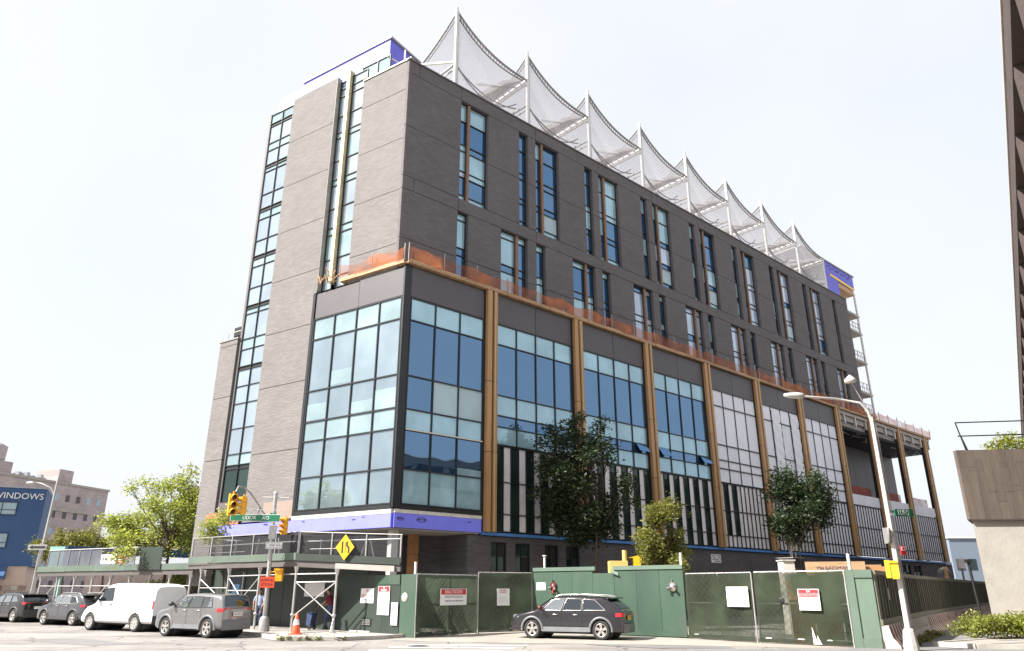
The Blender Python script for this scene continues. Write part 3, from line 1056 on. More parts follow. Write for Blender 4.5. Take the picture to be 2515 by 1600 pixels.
# undercroft: soffit, white column, plywood post
sf = MB()
sf.prism([p + UPZ * 4.56 for p in (FL(7.2, -.1, 0), FL(.1, -.1, 0), FR(.1, -.1, 0), FR(5.5, -.1, 0), FR(5.5, -3.2, 0), FL(7.2, -2.6, 0))], (0, 0, .07))
obj('soffit', sf, M['concrete'], B)
wc = MB()
wc.fbox(FR, .42, .80, -.95, -.6, 0, 4.558)
obj('white_column', wc, M['white_steel'], B)
py = MB()
for z0, z1 in ((0, 1.75), (1.77, 3.55), (3.57, 4.55)):
    py.fbox(FR, 2.7, 3.32, -2.58, -2.45, z0, z1)
obj('plywood_post', py, M['plywood'], B)

# pilasters ---------------------------------------------------------
PU = [5.57 + 7.34 * k for k in range(10)]
for k, u in enumerate(PU):
    bk = MB()
    bk.fbox(FR, u, u + .92, -.25, .04, 4.72, 18.44)
    P = obj('pilaster', bk, M['black_frame'], B)
    for a, b in ((0.08, .42), (.56, .84)):
        for z0, z1 in ((4.70, 8.9), (8.93, 12.9), (12.93, 18.46)):
            r = MB()
            r.fbox(FR, u + a, u + b, .035, .25, z0, z1)
            obj('rib', r, M['gold'], P)
    r = MB()
    r.fbox(FR, u + .62, u + .66, .25, .29, 4.74, 18.4)
    obj('edge_trim', r, M['pale_gold'], P)
bz = [7.4, 9.42, 10.46, 11.1, 12.28, 15.33]
for k in range(3):
    u0, u1 = PU[k] + .94, PU[k + 1] - .02
    w = (u1 - u0) / 4
    panel(FR, u0, (u0 + u1) / 2, 16.62, 18.42)
    panel(FR, (u0 + u1) / 2 + .02, u1, 16.62, 18.42)
    def pk(i, j):
        return [M['g_teal'], M['g_deep'] if rnd.random() < .2 else M['g_blue'], M['g_teal'], M['g_blue'], M['g_teal']][j]
    window('bay_glazing', FR, u0, u1, 9.42, 16.6, -.03, [u0 + w, u0 + 2 * w, u0 + 3 * w], [10.46, 11.1, 12.28, 15.33], pk, fw=.06)
    # striped lower storey: metal and dark glass strips in turn
    n = 11 if k < 2 else 11
    sw = (u1 - u0) / n
    o = window('striped_glazing', FR, u0, u1, 4.74, 9.40, -.04, [u0 + sw * i for i in range(1, n)], [5.68, 7.4], lambda i, j: (M['light_metal'] if i % 2 == (1 if k < 2 else 0) else M['g_green']), fw=.05)
# two opened vent sashes in the glazing
for u, z in ((PU[2] - 1.35, 10.5), (PU[3] - 1.3, 10.5), (PU[2] + 1.1, 10.5)):
    v = MB()
    a, b, c_, d_ = FR(u, 0, z + .6), FR(u + 1.1, 0, z + .6), FR(u + 1.1, .34, z + .05), FR(u, .34, z + .05)
    v.prism([a, b, c_, d_], NR * .04)
    obj('open_sash', v, M['g_deep'], B)
# boarded bays, panes still wrapped in white
for k in range(3, 6):
    u0, u1 = PU[k] + .94, PU[k + 1] - .02
    w = (u1 - u0) / 4
    panel(FR, u0, (u0 + u1) / 2, 16.62, 18.42)
    panel(FR, (u0 + u1) / 2 + .02, u1, 16.62, 18.42)
    window('boarded_glazing', FR, u0, u1, 9.42, 16.6, -.03, [u0 + w, u0 + 2 * w, u0 + 3 * w], [10.46, 11.1, 12.28, 15.33], lambda i, j: M['white_board'], fw=.035, thin=.075)
    if k == 4:
        for i in (1, 3):
            t_ = MB()
            t_.grid(lambda a, b: FR(u0 + w * i + .1 + a * (w - .2), .04 + .02 * math.sin(b * 40 + a * 3), 10.0 + b * 6.4), 6, 40)
            obj('paper_wrap', t_, M['white_tape'], B)
for k in range(3, 9):
    u0, u1 = PU[k] + .94, PU[k + 1] - .02
    n = 11
    sw = (u1 - u0) / n
    window('striped_glazing', FR, u0, u1, 4.74, 9.38, -.04, [u0 + sw * i for i in range(1, n)], [5.6, 7.35], lambda i, j: (M['g_green'] if (k == 3 and i in (1, 3) and j > 0) else M['light_metal'] if k < 5 else M['white_board']), fw=.06)
for k in range(6, 9):
    u0, u1 = PU[k] + .94, PU[k + 1] - .02
    w = (u1 - u0) / 4
    for i in range(4):
        panel(FR, u0 + w * i, u0 + w * i + w, 9.42, 10.4, m=M['white_board'], name='parapet_board')
    nt_ = MB()
    nt_.grid(lambda a, b: FR(u0 + a * (u1 - u0), -.6 + .05 * math.sin(a * 17), 10.2 + b * 1.15), 14, 2)
    obj('guard_net', nt_, M['red_net'], B)
# open pavilion at the far end: floor, dark back wall, soffit, roof beams
pv_ = MB()
pv_.fbox(FR, 50.9, 73.0, -9, -.12, 9.0, 9.38)
obj('pavilion_floor', pv_, M['concrete'], B)
pv_ = MB()
pv_.fbox(FR, 50.6, 72.75, -4.6, -4.1, 9.38, 16.7)
pw = obj('pavilion_wall', pv_, M['dark_concrete'], B)
for i in range(8):
    p = MB()
    p.fbox(FR, 51.2 + i * 2.7, 53.86 + i * 2.7, -4.1, -4.06, 9.5, 16.6)
    obj('wall_panel', p, M['grey_panel'], pw)
pv_ = MB()
pv_.fbox(FR, 50.6, 73.2, -9, -.15, 16.72, 17.0)
obj('pavilion_soffit', pv_, M['interior'], B)
pv_ = MB()
pv_.fbox(FR, 50.7, 73.6, -.55, -.05, 17.55, 18.05)
pv_.fbox(FR, 50.7, 73.6, -.5, .12, 18.10, 18.42)
pv_.fbox(FR, 50.7, 73.4, -.5, -.3, 17.05, 17.52)
obj('roof_beam', pv_, M['concrete'], B)
for i in range(10):
    p = MB()
    p.fbox(FR, 51.6 + i * 2.4, 51.8 + i * 2.4, -.04, .14, 17.2, 18.1)
    obj('beam_bracket', p, M['galv'], B)
tb = MB()
for i in range(60):
    u = 51.4 + rnd.random() * 21.5
    z = 16.5 + rnd.random() * .5
    a = FR(u, -.2 - rnd.random() * 1.5, z)
    tb.tube([a, FR(u + .6 + rnd.random() * 1.6, -.2 - rnd.random() * 1.5, z + .25 - rnd.random() * .5)], .025, 5)
tb_ = obj('ceiling_pipes', tb, M['galv'], B)
tb_['kind'] = 'stuff'
# base of the street front
bs = MB()
U0b, U1b = 4.75, 73.9
wb = [(6.33, 7.44), (8.08, 9.19), (10.33, 11.4), (12.05, 13.16), (60.3, 62.2), (62.9, 64.9)]
u = U0b
for a, b in wb + [(U1b, U1b)]:
    uu = u
    while uu < a - .01:
        ue_ = min(uu + 8.0, a)
        p = MB()
        p.fbox(FR, uu + .006, ue_ - .006, -.3, -.1, 0, 4.5)
        obj('brick_panel', p, M['brick_base'], B)
        uu = ue_
    u = b
for a, b in wb:
    for za, zb_ in ((0, 1.2), (4.22, 4.5)):
        p = MB()
        p.fbox(FR, a, b, -.3, -.101, za, zb_)
        obj('brick_panel', p, M['brick_base'], B)
    window('base_window', FR, a, b, 1.2, 4.22, -.24, [(a + b) / 2], [2.0, 2.75, 3.5], lambda i, j: M['g_green'] if rnd.random() < .75 else M['interior'], fw=.05, thin=.035)
bb = MB()
bb.fbox(FR, 5.6, 50, -.15, .03, 4.53, 4.69)
bb.fbox(FR, 50.02, 73.5, -.15, .03, 4.53, 4.69)
obj('blue_strip', bb, M['blue_band'], B)
ns = MB()
ns.fbox(FR, 26.75, 27.95, -.1, -.06, 3.63, 4.2)
NS = obj('wall_notice', ns, M['white'], B)
for r_ in range(4):
    q = MB()
    for c_ in range(9):
        if rnd.random() < .8:
            q.fbox(FR, 26.82 + c_ * .122, 26.82 + c_ * .122 + .07 + rnd.random() * .04, -.06, -.052, 3.69 + r_ * .125, 3.69 + r_ * .125 + .08)
    obj('printed_row', q, M['grey_print'], NS)

# ledge of raw timber on top of the bays with its safety net -------
def ledge(F, u0, u1, label, seed, d0=.30, tear=0):
    rr = random.Random(seed)
    L_ = thing('safety_netting', label, 'netting', F(u0, d0, 18.46), 0, 'orange netting along the ledge')
    t = MB()
    u = u0
    while u < u1 - .1:
        e = min(u + 3.6, u1)
        t = MB()
        jz = rr.random() * .03
        t.fbox(F, u + .01, e - .01, d0 - .62, d0 - .02, 18.47 + jz, 18.57 + jz)
        obj('timber_board', t, M['timber'], L_)
        t = MB()
        t.fbox(F, u + .02, e - .03, d0 - .06, d0 - .02, 18.58 + jz, 18.68 + jz)
        obj('timber_rail', t, M['timber'], L_)
        u = e
    n = int((u1 - u0) / 2.3)
    for i in range(n + 1):
        q = MB()
        uu = u0 + (u1 - u0) * i / n
        q.tube([F(uu, d0 - .05, 18.6), F(uu + rr.uniform(-.05, .05), d0 - .05, 19.62 + rr.random() * .12)], .03, 6)
        obj('net_post', q, M['grey_steel'], L_)
    q = MB()
    nu = int((u1 - u0) * 3)
    ph_ = [rr.random() * 6 for _ in range(3)]
    def fn(a, b):
        u = u0 + (u1 - u0) * a
        s = abs(math.sin(math.pi * (a * n)))
        top = 19.52 - .12 * s - .10 * math.sin(u * .9 + ph_[0]) ** 2
        return F(u, d0 - .02 + .07 * math.sin(u * 2.3 + ph_[1] + b * 2) + .03 * math.sin(u * 7.1), 18.66 + (top - 18.66) * b)
    q.grid(fn, nu, 4)
    obj('net', q, M['orange_net'], L_)
    return L_
ledge(FR, .0, 50.3, 'long orange safety net along the ledge above the glass bays', 3, .28)
ledge(FL, .0, 4.9, 'short orange safety net on ledge over the sunlit corner glazing', 4, .2)
ledge(FR, 50.5, 73.9, 'orange net on raw timber edge of the open pavilion roof', 5, .3)
sc_ = thing('timber_scraps', 'pale rope and timber scraps piled at the foot of the golden fin', 'timber', FL(6.0, .1, 18.5))
for i in range(14):
    q = MB()
    a = FL(5.3 + rnd.random() * 1.6, .1 + rnd.random() * .25, 18.55 + rnd.random() * .3)
    q.bar(a, a + Vector((rnd.uniform(-.5, .5), rnd.uniform(-.2, .2), rnd.uniform(.0, .7))), .06, .05)
    obj('timber_piece', q, M['timber'], sc_)
# ------------------------------------------------------------------ roof sails
ordn = ['nearest the corner', 'second from the corner', 'third from the corner', 'fourth from the corner', 'fifth from the corner', 'sixth from the corner', 'seventh from the corner', 'farthest from the corner']
SU = [3.63 + 6.497 * k for k in range(9)]
DL = -1.0
for k in range(8):
    ua, ub = SU[k] + .1, SU[k + 1] - .1
    if k == 7:
        ub = 55.4
    T = thing('sail_canopy', 'white mesh sail hung from roof mast, ' + ordn[k], 'canopy', FR(SU[k], DL, 32.2), 0, 'white mesh sails on the roof')
    q = MB()
    a, b = FR(SU[k], DL, 32.25), FR(SU[k], DL, 39.05)
    q.bar(a, b, .17, .16, NR)
    obj('mast', q, M['white_steel'], T)
    q = MB()
    q.bar(FR(SU[k] + .14, DL, 32.25), FR(SU[k] + .10, DL, 38.7), .07, .16, NR)
    obj('mast_flange', q, M['galv'], T)
    def zt(t):
        return 36.45 + 2.2 * (1 - t) ** 2.5
    # edge cable and inner cable with the short ties between
    q = MB()
    q.tube([FR(ua + (ub - ua) * t, DL, zt(t) + .03) for t in np.linspace(0, 1, 22)], .08, 6)
    obj('edge_tube', q, M['grey_steel'], T)
    q = MB()
    q.tube([FR(ua + .12 + (ub - ua - .5) * t, DL, zt(t) - .50 + .26 * t) for t in np.linspace(0, 1, 22)], .045, 5)
    obj('inner_cable', q, M['cable'], T)
    q = MB()
    for t in np.linspace(.02, .97, 24):
        p0 = FR(ua + (ub - ua) * t, DL, zt(t))
        p1 = FR(ua + .12 + (ub - ua - .5) * t + .05, DL, zt(t) - .50 + .26 * t)
        q.tube([p0, p1], .028, 4)
    obj('cable_ties', q, M['cable'], T)
    q = MB()
    q.grid(lambda a, b: FR(ua + (ub - ua) * a, DL, 32.4 + (zt(a) - .45 + .22 * a - 32.4) * b), 16, 8)
    obj('net_wall', q, M['sail_wall'], T)
    DEP = 5.0
    q = MB()
    q.grid(lambda a, b: FR(ua + (ub - ua) * a, DL - DEP * b, 36.45 + (zt(a) - 36.45) * (1 - b) - .18 * math.sin(math.pi * b) * math.sin(math.pi * a) - .12), 16, 10)
    obj('sail_net', q, M['sail'], T)
    # falling edge from mast head back to the rear rail
    q = MB()
    q.tube([FR(SU[k], DL - DEP * t, 38.6 - 2.15 * t - .25 * math.sin(math.pi * t)) for t in np.linspace(0, 1, 10)], .07, 6)
    obj('rear_edge_tube', q, M['grey_steel'], T)
    q = MB()
    for t in np.linspace(.08, .95, 14):
        p0 = FR(SU[k], DL - DEP * t, 38.6 - 2.15 * t - .25 * math.sin(math.pi * t))
        q.tube([p0, p0 - UPZ * .42], .018, 4)
    q.tube([FR(SU[k], DL - DEP * t, 38.15 - 2.1 * t - .25 * math.sin(math.pi * t)) for t in np.linspace(0, 1, 10)], .026, 5)
    obj('cable_ties', q, M['cable'], T)
    # boom running back from the next mast, seen from below
    q = MB()
    for dz, du in ((0, 0), (-.30, .0), (.02, -.42)):
        q.bar(FR(ub + du, DL, 36.40 + dz), FR(ub + du, DL - DEP, 36.40 + dz), .17 if dz == 0 else .10)
    for t in np.linspace(.1, .95, 8):
        q.bar(FR(ub, DL - DEP * t, 36.40), FR(ub - .42, DL - DEP * t, 36.42), .08)
    obj('boom', q, M['white_steel'], T)
    q = MB()
    q.prism([FR(ub - .45, DL - .2, 36.47), FR(ub - .45, DL - DEP, 36.47), FR(ub - 1.9, DL - DEP, 36.5), FR(ub - 1.2, DL - 1.2, 36.5)], UPZ * .02)
    obj('sail_cloth', q, M['sail_cloth'], T)
    q = MB()
    q.bar(FR(ub - .1, DL - 1.0, 36.36), FR(ub - 2.6, DL - 2.6, 36.42), .13, .12)
    obj('strut', q, M['white_steel'], T)
    q = MB()
    q.bar(FR(ub, DL - DEP, 32.3), FR(ub, DL - DEP, 36.5), .14)
    q.bar(FR(SU[k], DL - DEP, 36.45), FR(ub, DL - DEP, 36.45), .12)
    obj('rear_post', q, M['white_steel'], T)
    # slack cables behind the net
    q = MB()
    for z0, z1, s in ((34.6, 34.9, 1.4), (34.4, 34.5, .75)):
        q.tube([FR(SU[k] + 6.3 * t, DL - .1 - .9 * t, z0 + (z1 - z0) * t - s * 4 * t * (1 - t)) for t in np.linspace(0, 1, 14)], .05, 5)
    obj('slack_cable', q, M['cable'], T)
    q = MB()
    q.bar(FR(SU[k] + .05, DL, 34.45), FR(SU[k] - .1, DL - 3.4, 34.4), .12)
    q.bar(FR(SU[k] + .05, DL, 34.05), FR(SU[k] - .1, DL - 3.4, 34.0), .07)
    obj('low_arm', q, M['grey_steel'], T)
    if k == 0:
        q = MB()
        q.bar(FR(SU[0], DL, 34.5), FR(1.6, DL - 3.0, 34.9), .12)
        q.bar(FR(1.6, DL - 3.0, 32.3), FR(1.6, DL - 3.0, 36.2), .1)
        q.bar(FR(1.6, DL - 3.0, 34.9), FR(-.2, DL - 2.2, 34.2), .07)
        q.bar(FR(1.6, DL - 3.0, 34.8), FR(SU[0], DL - 4.2, 32.4), .2, .06)
        obj('corner_brace', q, M['white_steel'], T)
# far roof house in violet and the steel balcony stack under it
RH = thing('roof_house', 'violet sheathed roof house overhanging the far end of the brick front', 'roof house', FR(62, -5, 32))
q = MB()
q.fbox(FR, 59.9, 67.6, -9, -3.0, 36.7, 38.5)
q.fbox(FR, 59.9, 63.2, -9, -3.001, 34.0, 36.695)
obj('violet_wall', q, M['violet_shaded'], RH)
q = MB()
q.fbox(FR, 54.6, 59.88, -8.0, -7.6, 32.4, 38.3)
obj('violet_wall', q, M['violet_shaded'], RH)
q = MB()
q.fbox(FR, 59.6, 59.89, -7.5, -2.95, 32.4, 38.4)
q.bar(FR(59.7, -3, 35.6), FR(54.6, -7.5, 35.4), .3)
obj('white_corner', q, M['white_steel'], RH)
q = MB()
q.bar(FR(59.7, -3.2, 34.5), FR(55.5, -7.0, 34.4), .02, 1.6)
obj('pane', q, M['g_teal'], RH)
q = MB()
q.fbox(FR, 54.4, 67.9, -9, -2.9, 38.52, 38.68)
obj('roof_edge', q, M['grey_steel'], RH)
q = MB()
q.fbox(FR, 63.22, 67.4, -9, -3.05, 35.95, 36.6)
obj('soffit_beam', q, M['timber'], RH)
q = MB()
for i in range(14):
    u = 60.6 + i * .45
    q.fbox(FR, u, u + .2 + .1 * rnd.random(), -3.0, -2.985, 37.9 + .15 * math.sin(i * 2), 38.05 + .2 * rnd.random() + .15 * math.sin(i * 2))
obj('printed_marks', q, M['ink'], RH)
q = MB()
q.bar(FR(61.2, -2.98, 37.0), FR(67.4, -2.98, 36.75), .05, .3)
obj('yellow_stripe', q, M['bright_yellow'], RH)
BS = thing('balcony_stack', 'pale steel balconies stacked on slim poles at far end of building', 'balconies', FR(63, -4, 19))
for u in (67.2,):
    q = MB()
    q.tube([FR(u, -3, 18.6), FR(u, -3, 36.2)], .13, 8)
    obj('pole', q, M['white_steel'], BS)
q = MB()
q.tube([FR(66.7, -6.5, 18.6), FR(66.7, -6.5, 36.2)], .13, 8)
obj('pole', q, M['white_steel'], BS)
for z in (33.3, 31.0, 27.3, 23.4, 20.9):
    q = MB()
    q.fbox(FR, 58.7, 67.5, -7, -2.9, z - .28, z)
    obj('balcony_slab', q, M['concrete'], BS)
    if z != 33.3:
        q = MB()
        for h in (.5, 1.05):
            q.bar(FR(58.8, -2.95, z + h), FR(67.2, -2.95, z + h), .05)
        for i in range(16):
            u = 59.2 + i * .52
            q.bar(FR(u, -2.95, z), FR(u + rnd.uniform(-.3, .3), -2.95, z + 1.05), .04)
        obj('balcony_rail', q, M['grey_steel'], BS)
# a person-safe rail on the lower wing roof
q = MB()
for a, b in (((14.0, 17.0), (14.0, 17.9)), ((15.5, 16.9), (15.5, 17.6))):
    q.bar(FL(a[0], -.4, 16.9), FL(b[0], -.4, b[1]), .06)
q.bar(FL(14.0, -.4, 17.5), FL(15.5, -.4, 17.5), .05)
obj('wing_rail', q, M['galv'], B)
# ------------------------------------------------------------------ pavement sheds
def wavy(F, L, z0, z1, mb, amp=.03, seed=0, nu=40, nv=14, d0=0.0):
    r = random.Random(seed)
    k = [(r.uniform(1, 9), r.uniform(-3, 3), r.random() * 6, r.random()) for _ in range(9)]
    def fn(a, b):
        d = sum(w * math.sin(x * a * L + y * b * 3 + p) for x, y, p, w in k) / 3
        sag = .03 * math.sin(math.pi * a) * (1 if b > .9 else 0)
        foot = amp * 2 * (1 - b) ** 3 * math.sin(a * L * 6 + k[0][2])
        return F(a * L, d0 + amp * d + foot, z0 + (z1 - z0 - sag) * b)
    mb.grid(fn, nu, nv)
    return mb

GP = Vector((0, 0, .12))
A0 = Vector((-9.6, 33.9, 0))
E0 = Vector((-4.72, 32.25, 0))
W0 = Vector((-16.3, 38.5, 0))
SH = thing('sidewalk_shed', 'green fronted sidewalk shed on pipe posts wrapping the corner under the violet belt', 'sidewalk shed', (-9.6, 34.5, .12))
Ff = frame(A0, E0 - A0)
Lf = (E0 - A0).length
Fl = frame(W0, A0 - W0)
Ll = (A0 - W0).length
def shed_side(T, F, L, zb, zt, nb, fm, drop=0.0):
    for i in range(nb):
        q = MB()
        u0, u1 = L * i / nb + .006, L * (i + 1) / nb - .006
        e = rnd.uniform(-.01, .01)
        k0, k1 = e - drop * i / nb, e - drop * (i + 1) / nb
        q.hexa([F(u0, -.04, zb + k0), F(u1, -.04, zb + k1), F(u1, 0, zb + k1), F(u0, 0, zb + k0), F(u0, -.04, zt + k0), F(u1, -.04, zt + k1), F(u1, 0, zt + k1), F(u0, 0, zt + k0)])
        obj('fascia_board', q, fm, T)
    q = MB()
    q.hexa([F(0, -.2, zb - .26), F(L, -.2, zb - .26 - drop), F(L, -.06, zb - .26 - drop), F(0, -.06, zb - .26), F(0, -.2, zb - .01), F(L, -.2, zb - .01 - drop), F(L, -.06, zb - .01 - drop), F(0, -.06, zb - .01)])
    obj('edge_beam', q, M['beam_dark'], T)
shed_side(SH, Ff, Lf, 3.03, 3.33, 2, M['green_dark_shaded'], .24)  # front face gets a darker green, its shade painted in
shed_side(SH, Fl, Ll, 3.05, 3.36, 4, M['green_fascia'])
q = MB()
q.prism([W0 + UPZ * 2.97, A0 + UPZ * 2.97 + Vector((.1, .1, 0)), E0 + UPZ * 2.76 + Vector((0, .12, 0)), Vector((-5.3, 33.6, 2.79)), Vector((-12.3, 40.6, 2.97)), Vector((-16.8, 44.6, 2.97))], (0, 0, .06))
obj('deck', q, M['beam_dark'], SH)
q = MB()
q.hexa([Ff(2.05, -.14, 2.68), Ff(Lf - .25, -.14, 2.53), Ff(Lf - .25, .02, 2.53), Ff(2.05, .02, 2.68), Ff(2.05, -.14, 2.90), Ff(Lf - .25, -.14, 2.76), Ff(Lf - .25, .02, 2.76), Ff(2.05, .02, 2.90)])
obj('front_beam', q, M['concrete'], SH)
for i in range(6):
    q = MB()
    p = W0.lerp(A0, .06 + i * .175)
    q.bar(p + UPZ * 2.86 + Vector((.1, .1, 0)), p + UPZ * 2.86 + Vector((2.0, 2.3, 0)), .12, .2)
    obj('joist', q, M['beam_dark'], SH)
def post(T, x, y, zt=2.78, r=.052, zb=.12, flare=True, name='post'):
    q = MB()
    q.tube([(x, y, zb), (x, y, zt)], r, 10)
    q.lathe([(r, .0), (r + .035, .02), (r + .035, .10), (r, .12)], (x, y, zb + .62), 10)
    q.box(x - .12, x + .12, y - .12, y + .12, zb, zb + .03)
    if flare:
        q.lathe([(r, -.28), (r * 2.2, -.02), (r * 2.4, 0)], (x, y, zt), 10)
    return obj(name, q, M['galv'], T)
posts = [(-9.42, 33.6), (-7.5, 33.0), (-11.55, 35.25), (-13.45, 36.6), (-15.3, 37.9)]
for i, (x, y) in enumerate(posts):
    post(SH, x, y, 2.66 if i == 1 else 2.78)
for x, y in [(-8.6, 36.3), (-11.2, 38.6), (-13.0, 40.2)]:
    post(SH, x, y, 2.9, flare=False)
def pipe(T, a, b, r=.026, name='brace'):
    q = MB()
    q.tube([a, b], r, 8)
    return obj(name, q, M['galv'], T)
pA, pB, p3, p4, p5 = [Vector((x, y, 0)) for x, y in posts]
Z = lambda p, z: p + UPZ * z
pipe(SH, Z(pA, 2.12), Z(pB, 2.14))
pipe(SH, Z(pA, 2.14), Z(pB, .72))
pipe(SH, Z(pA, .72), Z(pB, 2.14))
pipe(SH, Z(pA, 2.46), Z(pB, 2.47))
pipe(SH, Z(pA, 2.46), Z(p3, 2.44))
pipe(SH, Z(p3, 2.44), Z(p4, 2.42))
pipe(SH, Z(p3, 1.78), Z(p4, 1.78))
pipe(SH, Z(p3, 2.38), Z(p4, 2.36).lerp(Z(p3, 2.38), .5) - UPZ * .95)
pipe(SH, Z(p4, 2.36), Z(p4, 2.36).lerp(Z(p3, 2.38), .5) - UPZ * .95)
pipe(SH, Z(p4, 1.9), Z(p5, 1.9))
pipe(SH, Z(p4, 1.2), Z(p5, 2.3))
pipe(SH, Z(pB, .72), Vector((-7.55, 32.75, .14)), .03)
# railing with fine mesh above the fascia
for F, L, n in ((Ff, Lf, 3), (Fl, Ll, 5)):
    for i in range(n + 1):
        u = min(max(L * i / n, .05), L - .05)
        q = MB()
        dz = .24 * u / L if F is Ff else 0
        q.tube([F(u, -.12, 3.1 - dz), F(u, -.12, 4.28 - dz)], .036, 8)
        obj('rail_post', q, M['galv'], SH)
    for i in range(n):
        q = MB()
        q.grid(lambda a, b: F(L * (i + a) / n, -.15 + .012 * math.sin(a * 9), 3.36 - (.24 * (i + a) / n if F is Ff else 0) + b * .86), 8, 3)
        obj('mesh_screen', q, M['mesh_panel'], SH)
    q = MB()
    q.tube([F(0, -.12, 4.27), F(L, -.12, 4.27 - (.24 if F is Ff else 0))], .024, 8)
    obj('top_rail', q, M['grey_steel'], SH)
    q = MB()
    q.tube([F(.2, -.35, 3.86), F(L - .2, -.35, 3.88)], .03, 8)
    q.tube([F(L * .1, -.3, 3.52), F(L * .5, -.3, 3.53)], .024, 8)
    obj('inner_rail', q, M['galv'], SH)
for u, lean in ((.9, .05), (2.9, .35), (3.7, -.3)):
    pipe(SH, Ff(u, -.5, 2.9), Ff(u + lean, -.45, 3.95), .03, 'leaning_pipe')
for u, lean in ((1.5, .1), (3.0, .15), (4.6, .25), (6.4, -.15)):
    pipe(SH, Fl(u, -.5, 3.08), Fl(u + lean, -.45, 4.1), .034, 'leaning_pipe')
# low shed further along the side street
SH2 = thing('sidewalk_shed', 'long low sidewalk shed behind the parked cars, with slate mesh railing and a green board', 'sidewalk shed', (-24, 47, .12))
A2, B2 = Vector((-30.95, 50.0, 0)), Vector((-18.0, 43.2, 0))
F2 = frame(A2, B2 - A2)
L2 = (B2 - A2).length
shed_side(SH2, F2, L2, 2.9, 3.24, 5, M['green_fascia'])
q = MB()
q.prism([F2(0, -.1, 2.84), F2(L2, -.1, 2.84), F2(L2, -3.6, 2.84), F2(0, -3.6, 2.84)], (0, 0, .08))
obj('deck', q, M['beam_dark'], SH2)
for i in range(9):
    p = F2(.3 + i * (L2 - .6) / 8, -.25, 0)
    post(SH2, p.x, p.y, 2.66, .07)
for i in range(8):
    a, b = .3 + i * (L2 - .6) / 8, .3 + (i + 1) * (L2 - .6) / 8
    pipe(SH2, F2(a, -.25, 2.05), F2(b, -.25, 2.03), .03)
    if i in (0, 3, 6):
        pipe(SH2, F2(a, -.25, .8), F2(b, -.25, 2.3), .03)
for i in range(10):
    a, b = .9 + i * 1.07, .9 + (i + 1) * 1.07
    q = MB()
    q.grid(lambda s, t: F2(a + (b - a) * s, -.1 + .02 * math.sin(s * 25), 3.25 + t * .95), 10, 2)
    if i < 5:
        obj('slate_screen', q, M['mesh_slate'], SH2)
    elif i < 8:
        obj('thin_screen', q, M['mesh_panel'], SH2)
    q = MB()
    q.tube([F2(a, -.08, 3.1), F2(a, -.08, 4.24)], .035, 8)
    obj('rail_post', q, M['grey_steel'], SH2)
q = MB()
q.tube([F2(.9, -.08, 4.22), F2(9.6, -.08, 4.22)], .035, 8)
obj('top_rail', q, M['galv'], SH2)
q = MB()
q.fbox(F2, 10.1, 12.0, .02, .06, 2.92, 4.2)
obj('green_board', q, M['green_dark_shaded'], SH2)
for u, m, ss in ((6.35, 'white', 'GRAY'), (7.1, 'white', 'GUY'), (7.95, 'red', '')):
    q = MB()
    q.fbox(F2, u, u + .68, -.06, -.03, 3.32, 3.86)
    bd = obj('advert_board', q, M[m], SH2)
    if ss:
        text('lettering', ss, M['ink'], F2(u + .34, -.02, 3.58), F2(1, 0, 0) - F2(0, 0, 0), UPZ, .25, bd)
    else:
        for k in range(4):
            q = MB()
            q.fbox(F2, u + .06, u + .6, -.03, -.02, 3.4 + k * .11, 3.45 + k * .11)
            obj('printed_row', q, M['white'], bd)
# dark shop fronts behind the low shed
SF = thing('shop_front', 'dim low shop front with pale panels under the long shed', 'shop', F2(7, -5, 0))
q = MB()
q.fbox(F2, -1.5, L2 + 4.5, -6, -4.4, 0, 2.8)
obj('wall', q, M['dark_concrete'], SF)
for u0, u1, z0, z1, m in ((1.0, 2.6, .3, 1.5, 'white_board'), (3.0, 4.6, .3, 2.2, 'far_grey'), (5.0, 6.2, .4, 1.7, 'cream_trim'), (8.0, 9.6, .3, 1.4, 'light_metal'), (10.4, 12.6, .2, 2.3, 'g_green'), (13.2, 15.0, .2, 2.2, 'beam_dark')):
    q = MB()
    q.fbox(F2, u0, u1, -4.4, -4.32, z0, z1)
    obj('shop_panel', q, M[m], SF)
    q = MB()
    q.fbox(F2, u0 - .06, u1 + .06, -4.4, -4.34, z1, z1 + .08)
    q.fbox(F2, (u0 + u1) / 2 - .03, (u0 + u1) / 2 + .03, -4.32, -4.29, z0, z1)
    obj('frame_bar', q, M['black_frame'], SF)

# ------------------------------------------------------------------ hoardings and gates
def hoarding(name, label, a, b, zb, zt, m, w=1.22, cap=None, group='green hoardings round the site', hvar=0, cat='hoarding'):
    a, b = Vector((*a, 0)), Vector((*b, 0))
    F = frame(a, b - a)
    L = (b - a).length
    T = thing(name, label, cat, (a + b) / 2 + UPZ * zb, 0, group)
    n = max(1, round(L / w))
    for i in range(n):
        q = MB()
        t = zt(i) if callable(zt) else zt
        q.fbox(F, L * i / n + .006, L * (i + 1) / n - .006, -.05, rnd.uniform(-.006, .006), zb, t)
        obj('plywood_panel', q, m, T)
    return T, F, L
HB, FH, LH = hoarding('hoarding', 'dark green plywood hoarding in the shade under the shed', (-12.15, 39.15), (-4.6, 31.91), .12, lambda i: 2.41 if i >= 7 else 2.9, M['green_dark_shaded'])
q = MB()
q.fbox(FH, 8.75, LH - .02, .008, .03, 2.02, 2.40)
obj('top_board', q, M['green_ply'], HB)
HL, FHL, LHL = hoarding('hoarding', 'dark hoarding continuing along the side street under the shed', (-17.2, 44.2), (-12.2, 39.2), .12, 2.9, M['green_dark_shaded'])
HC, FC, LC = hoarding('hoarding', 'narrow green corner panel beside the first mesh gate', (-4.58, 31.9), (-3.9, 31.55), .0, 2.42, M['green_ply'])
dn = thing('entrance_door', 'dark navy door under the shed behind the grey car', 'door', FHL(3.3, .02, .12))
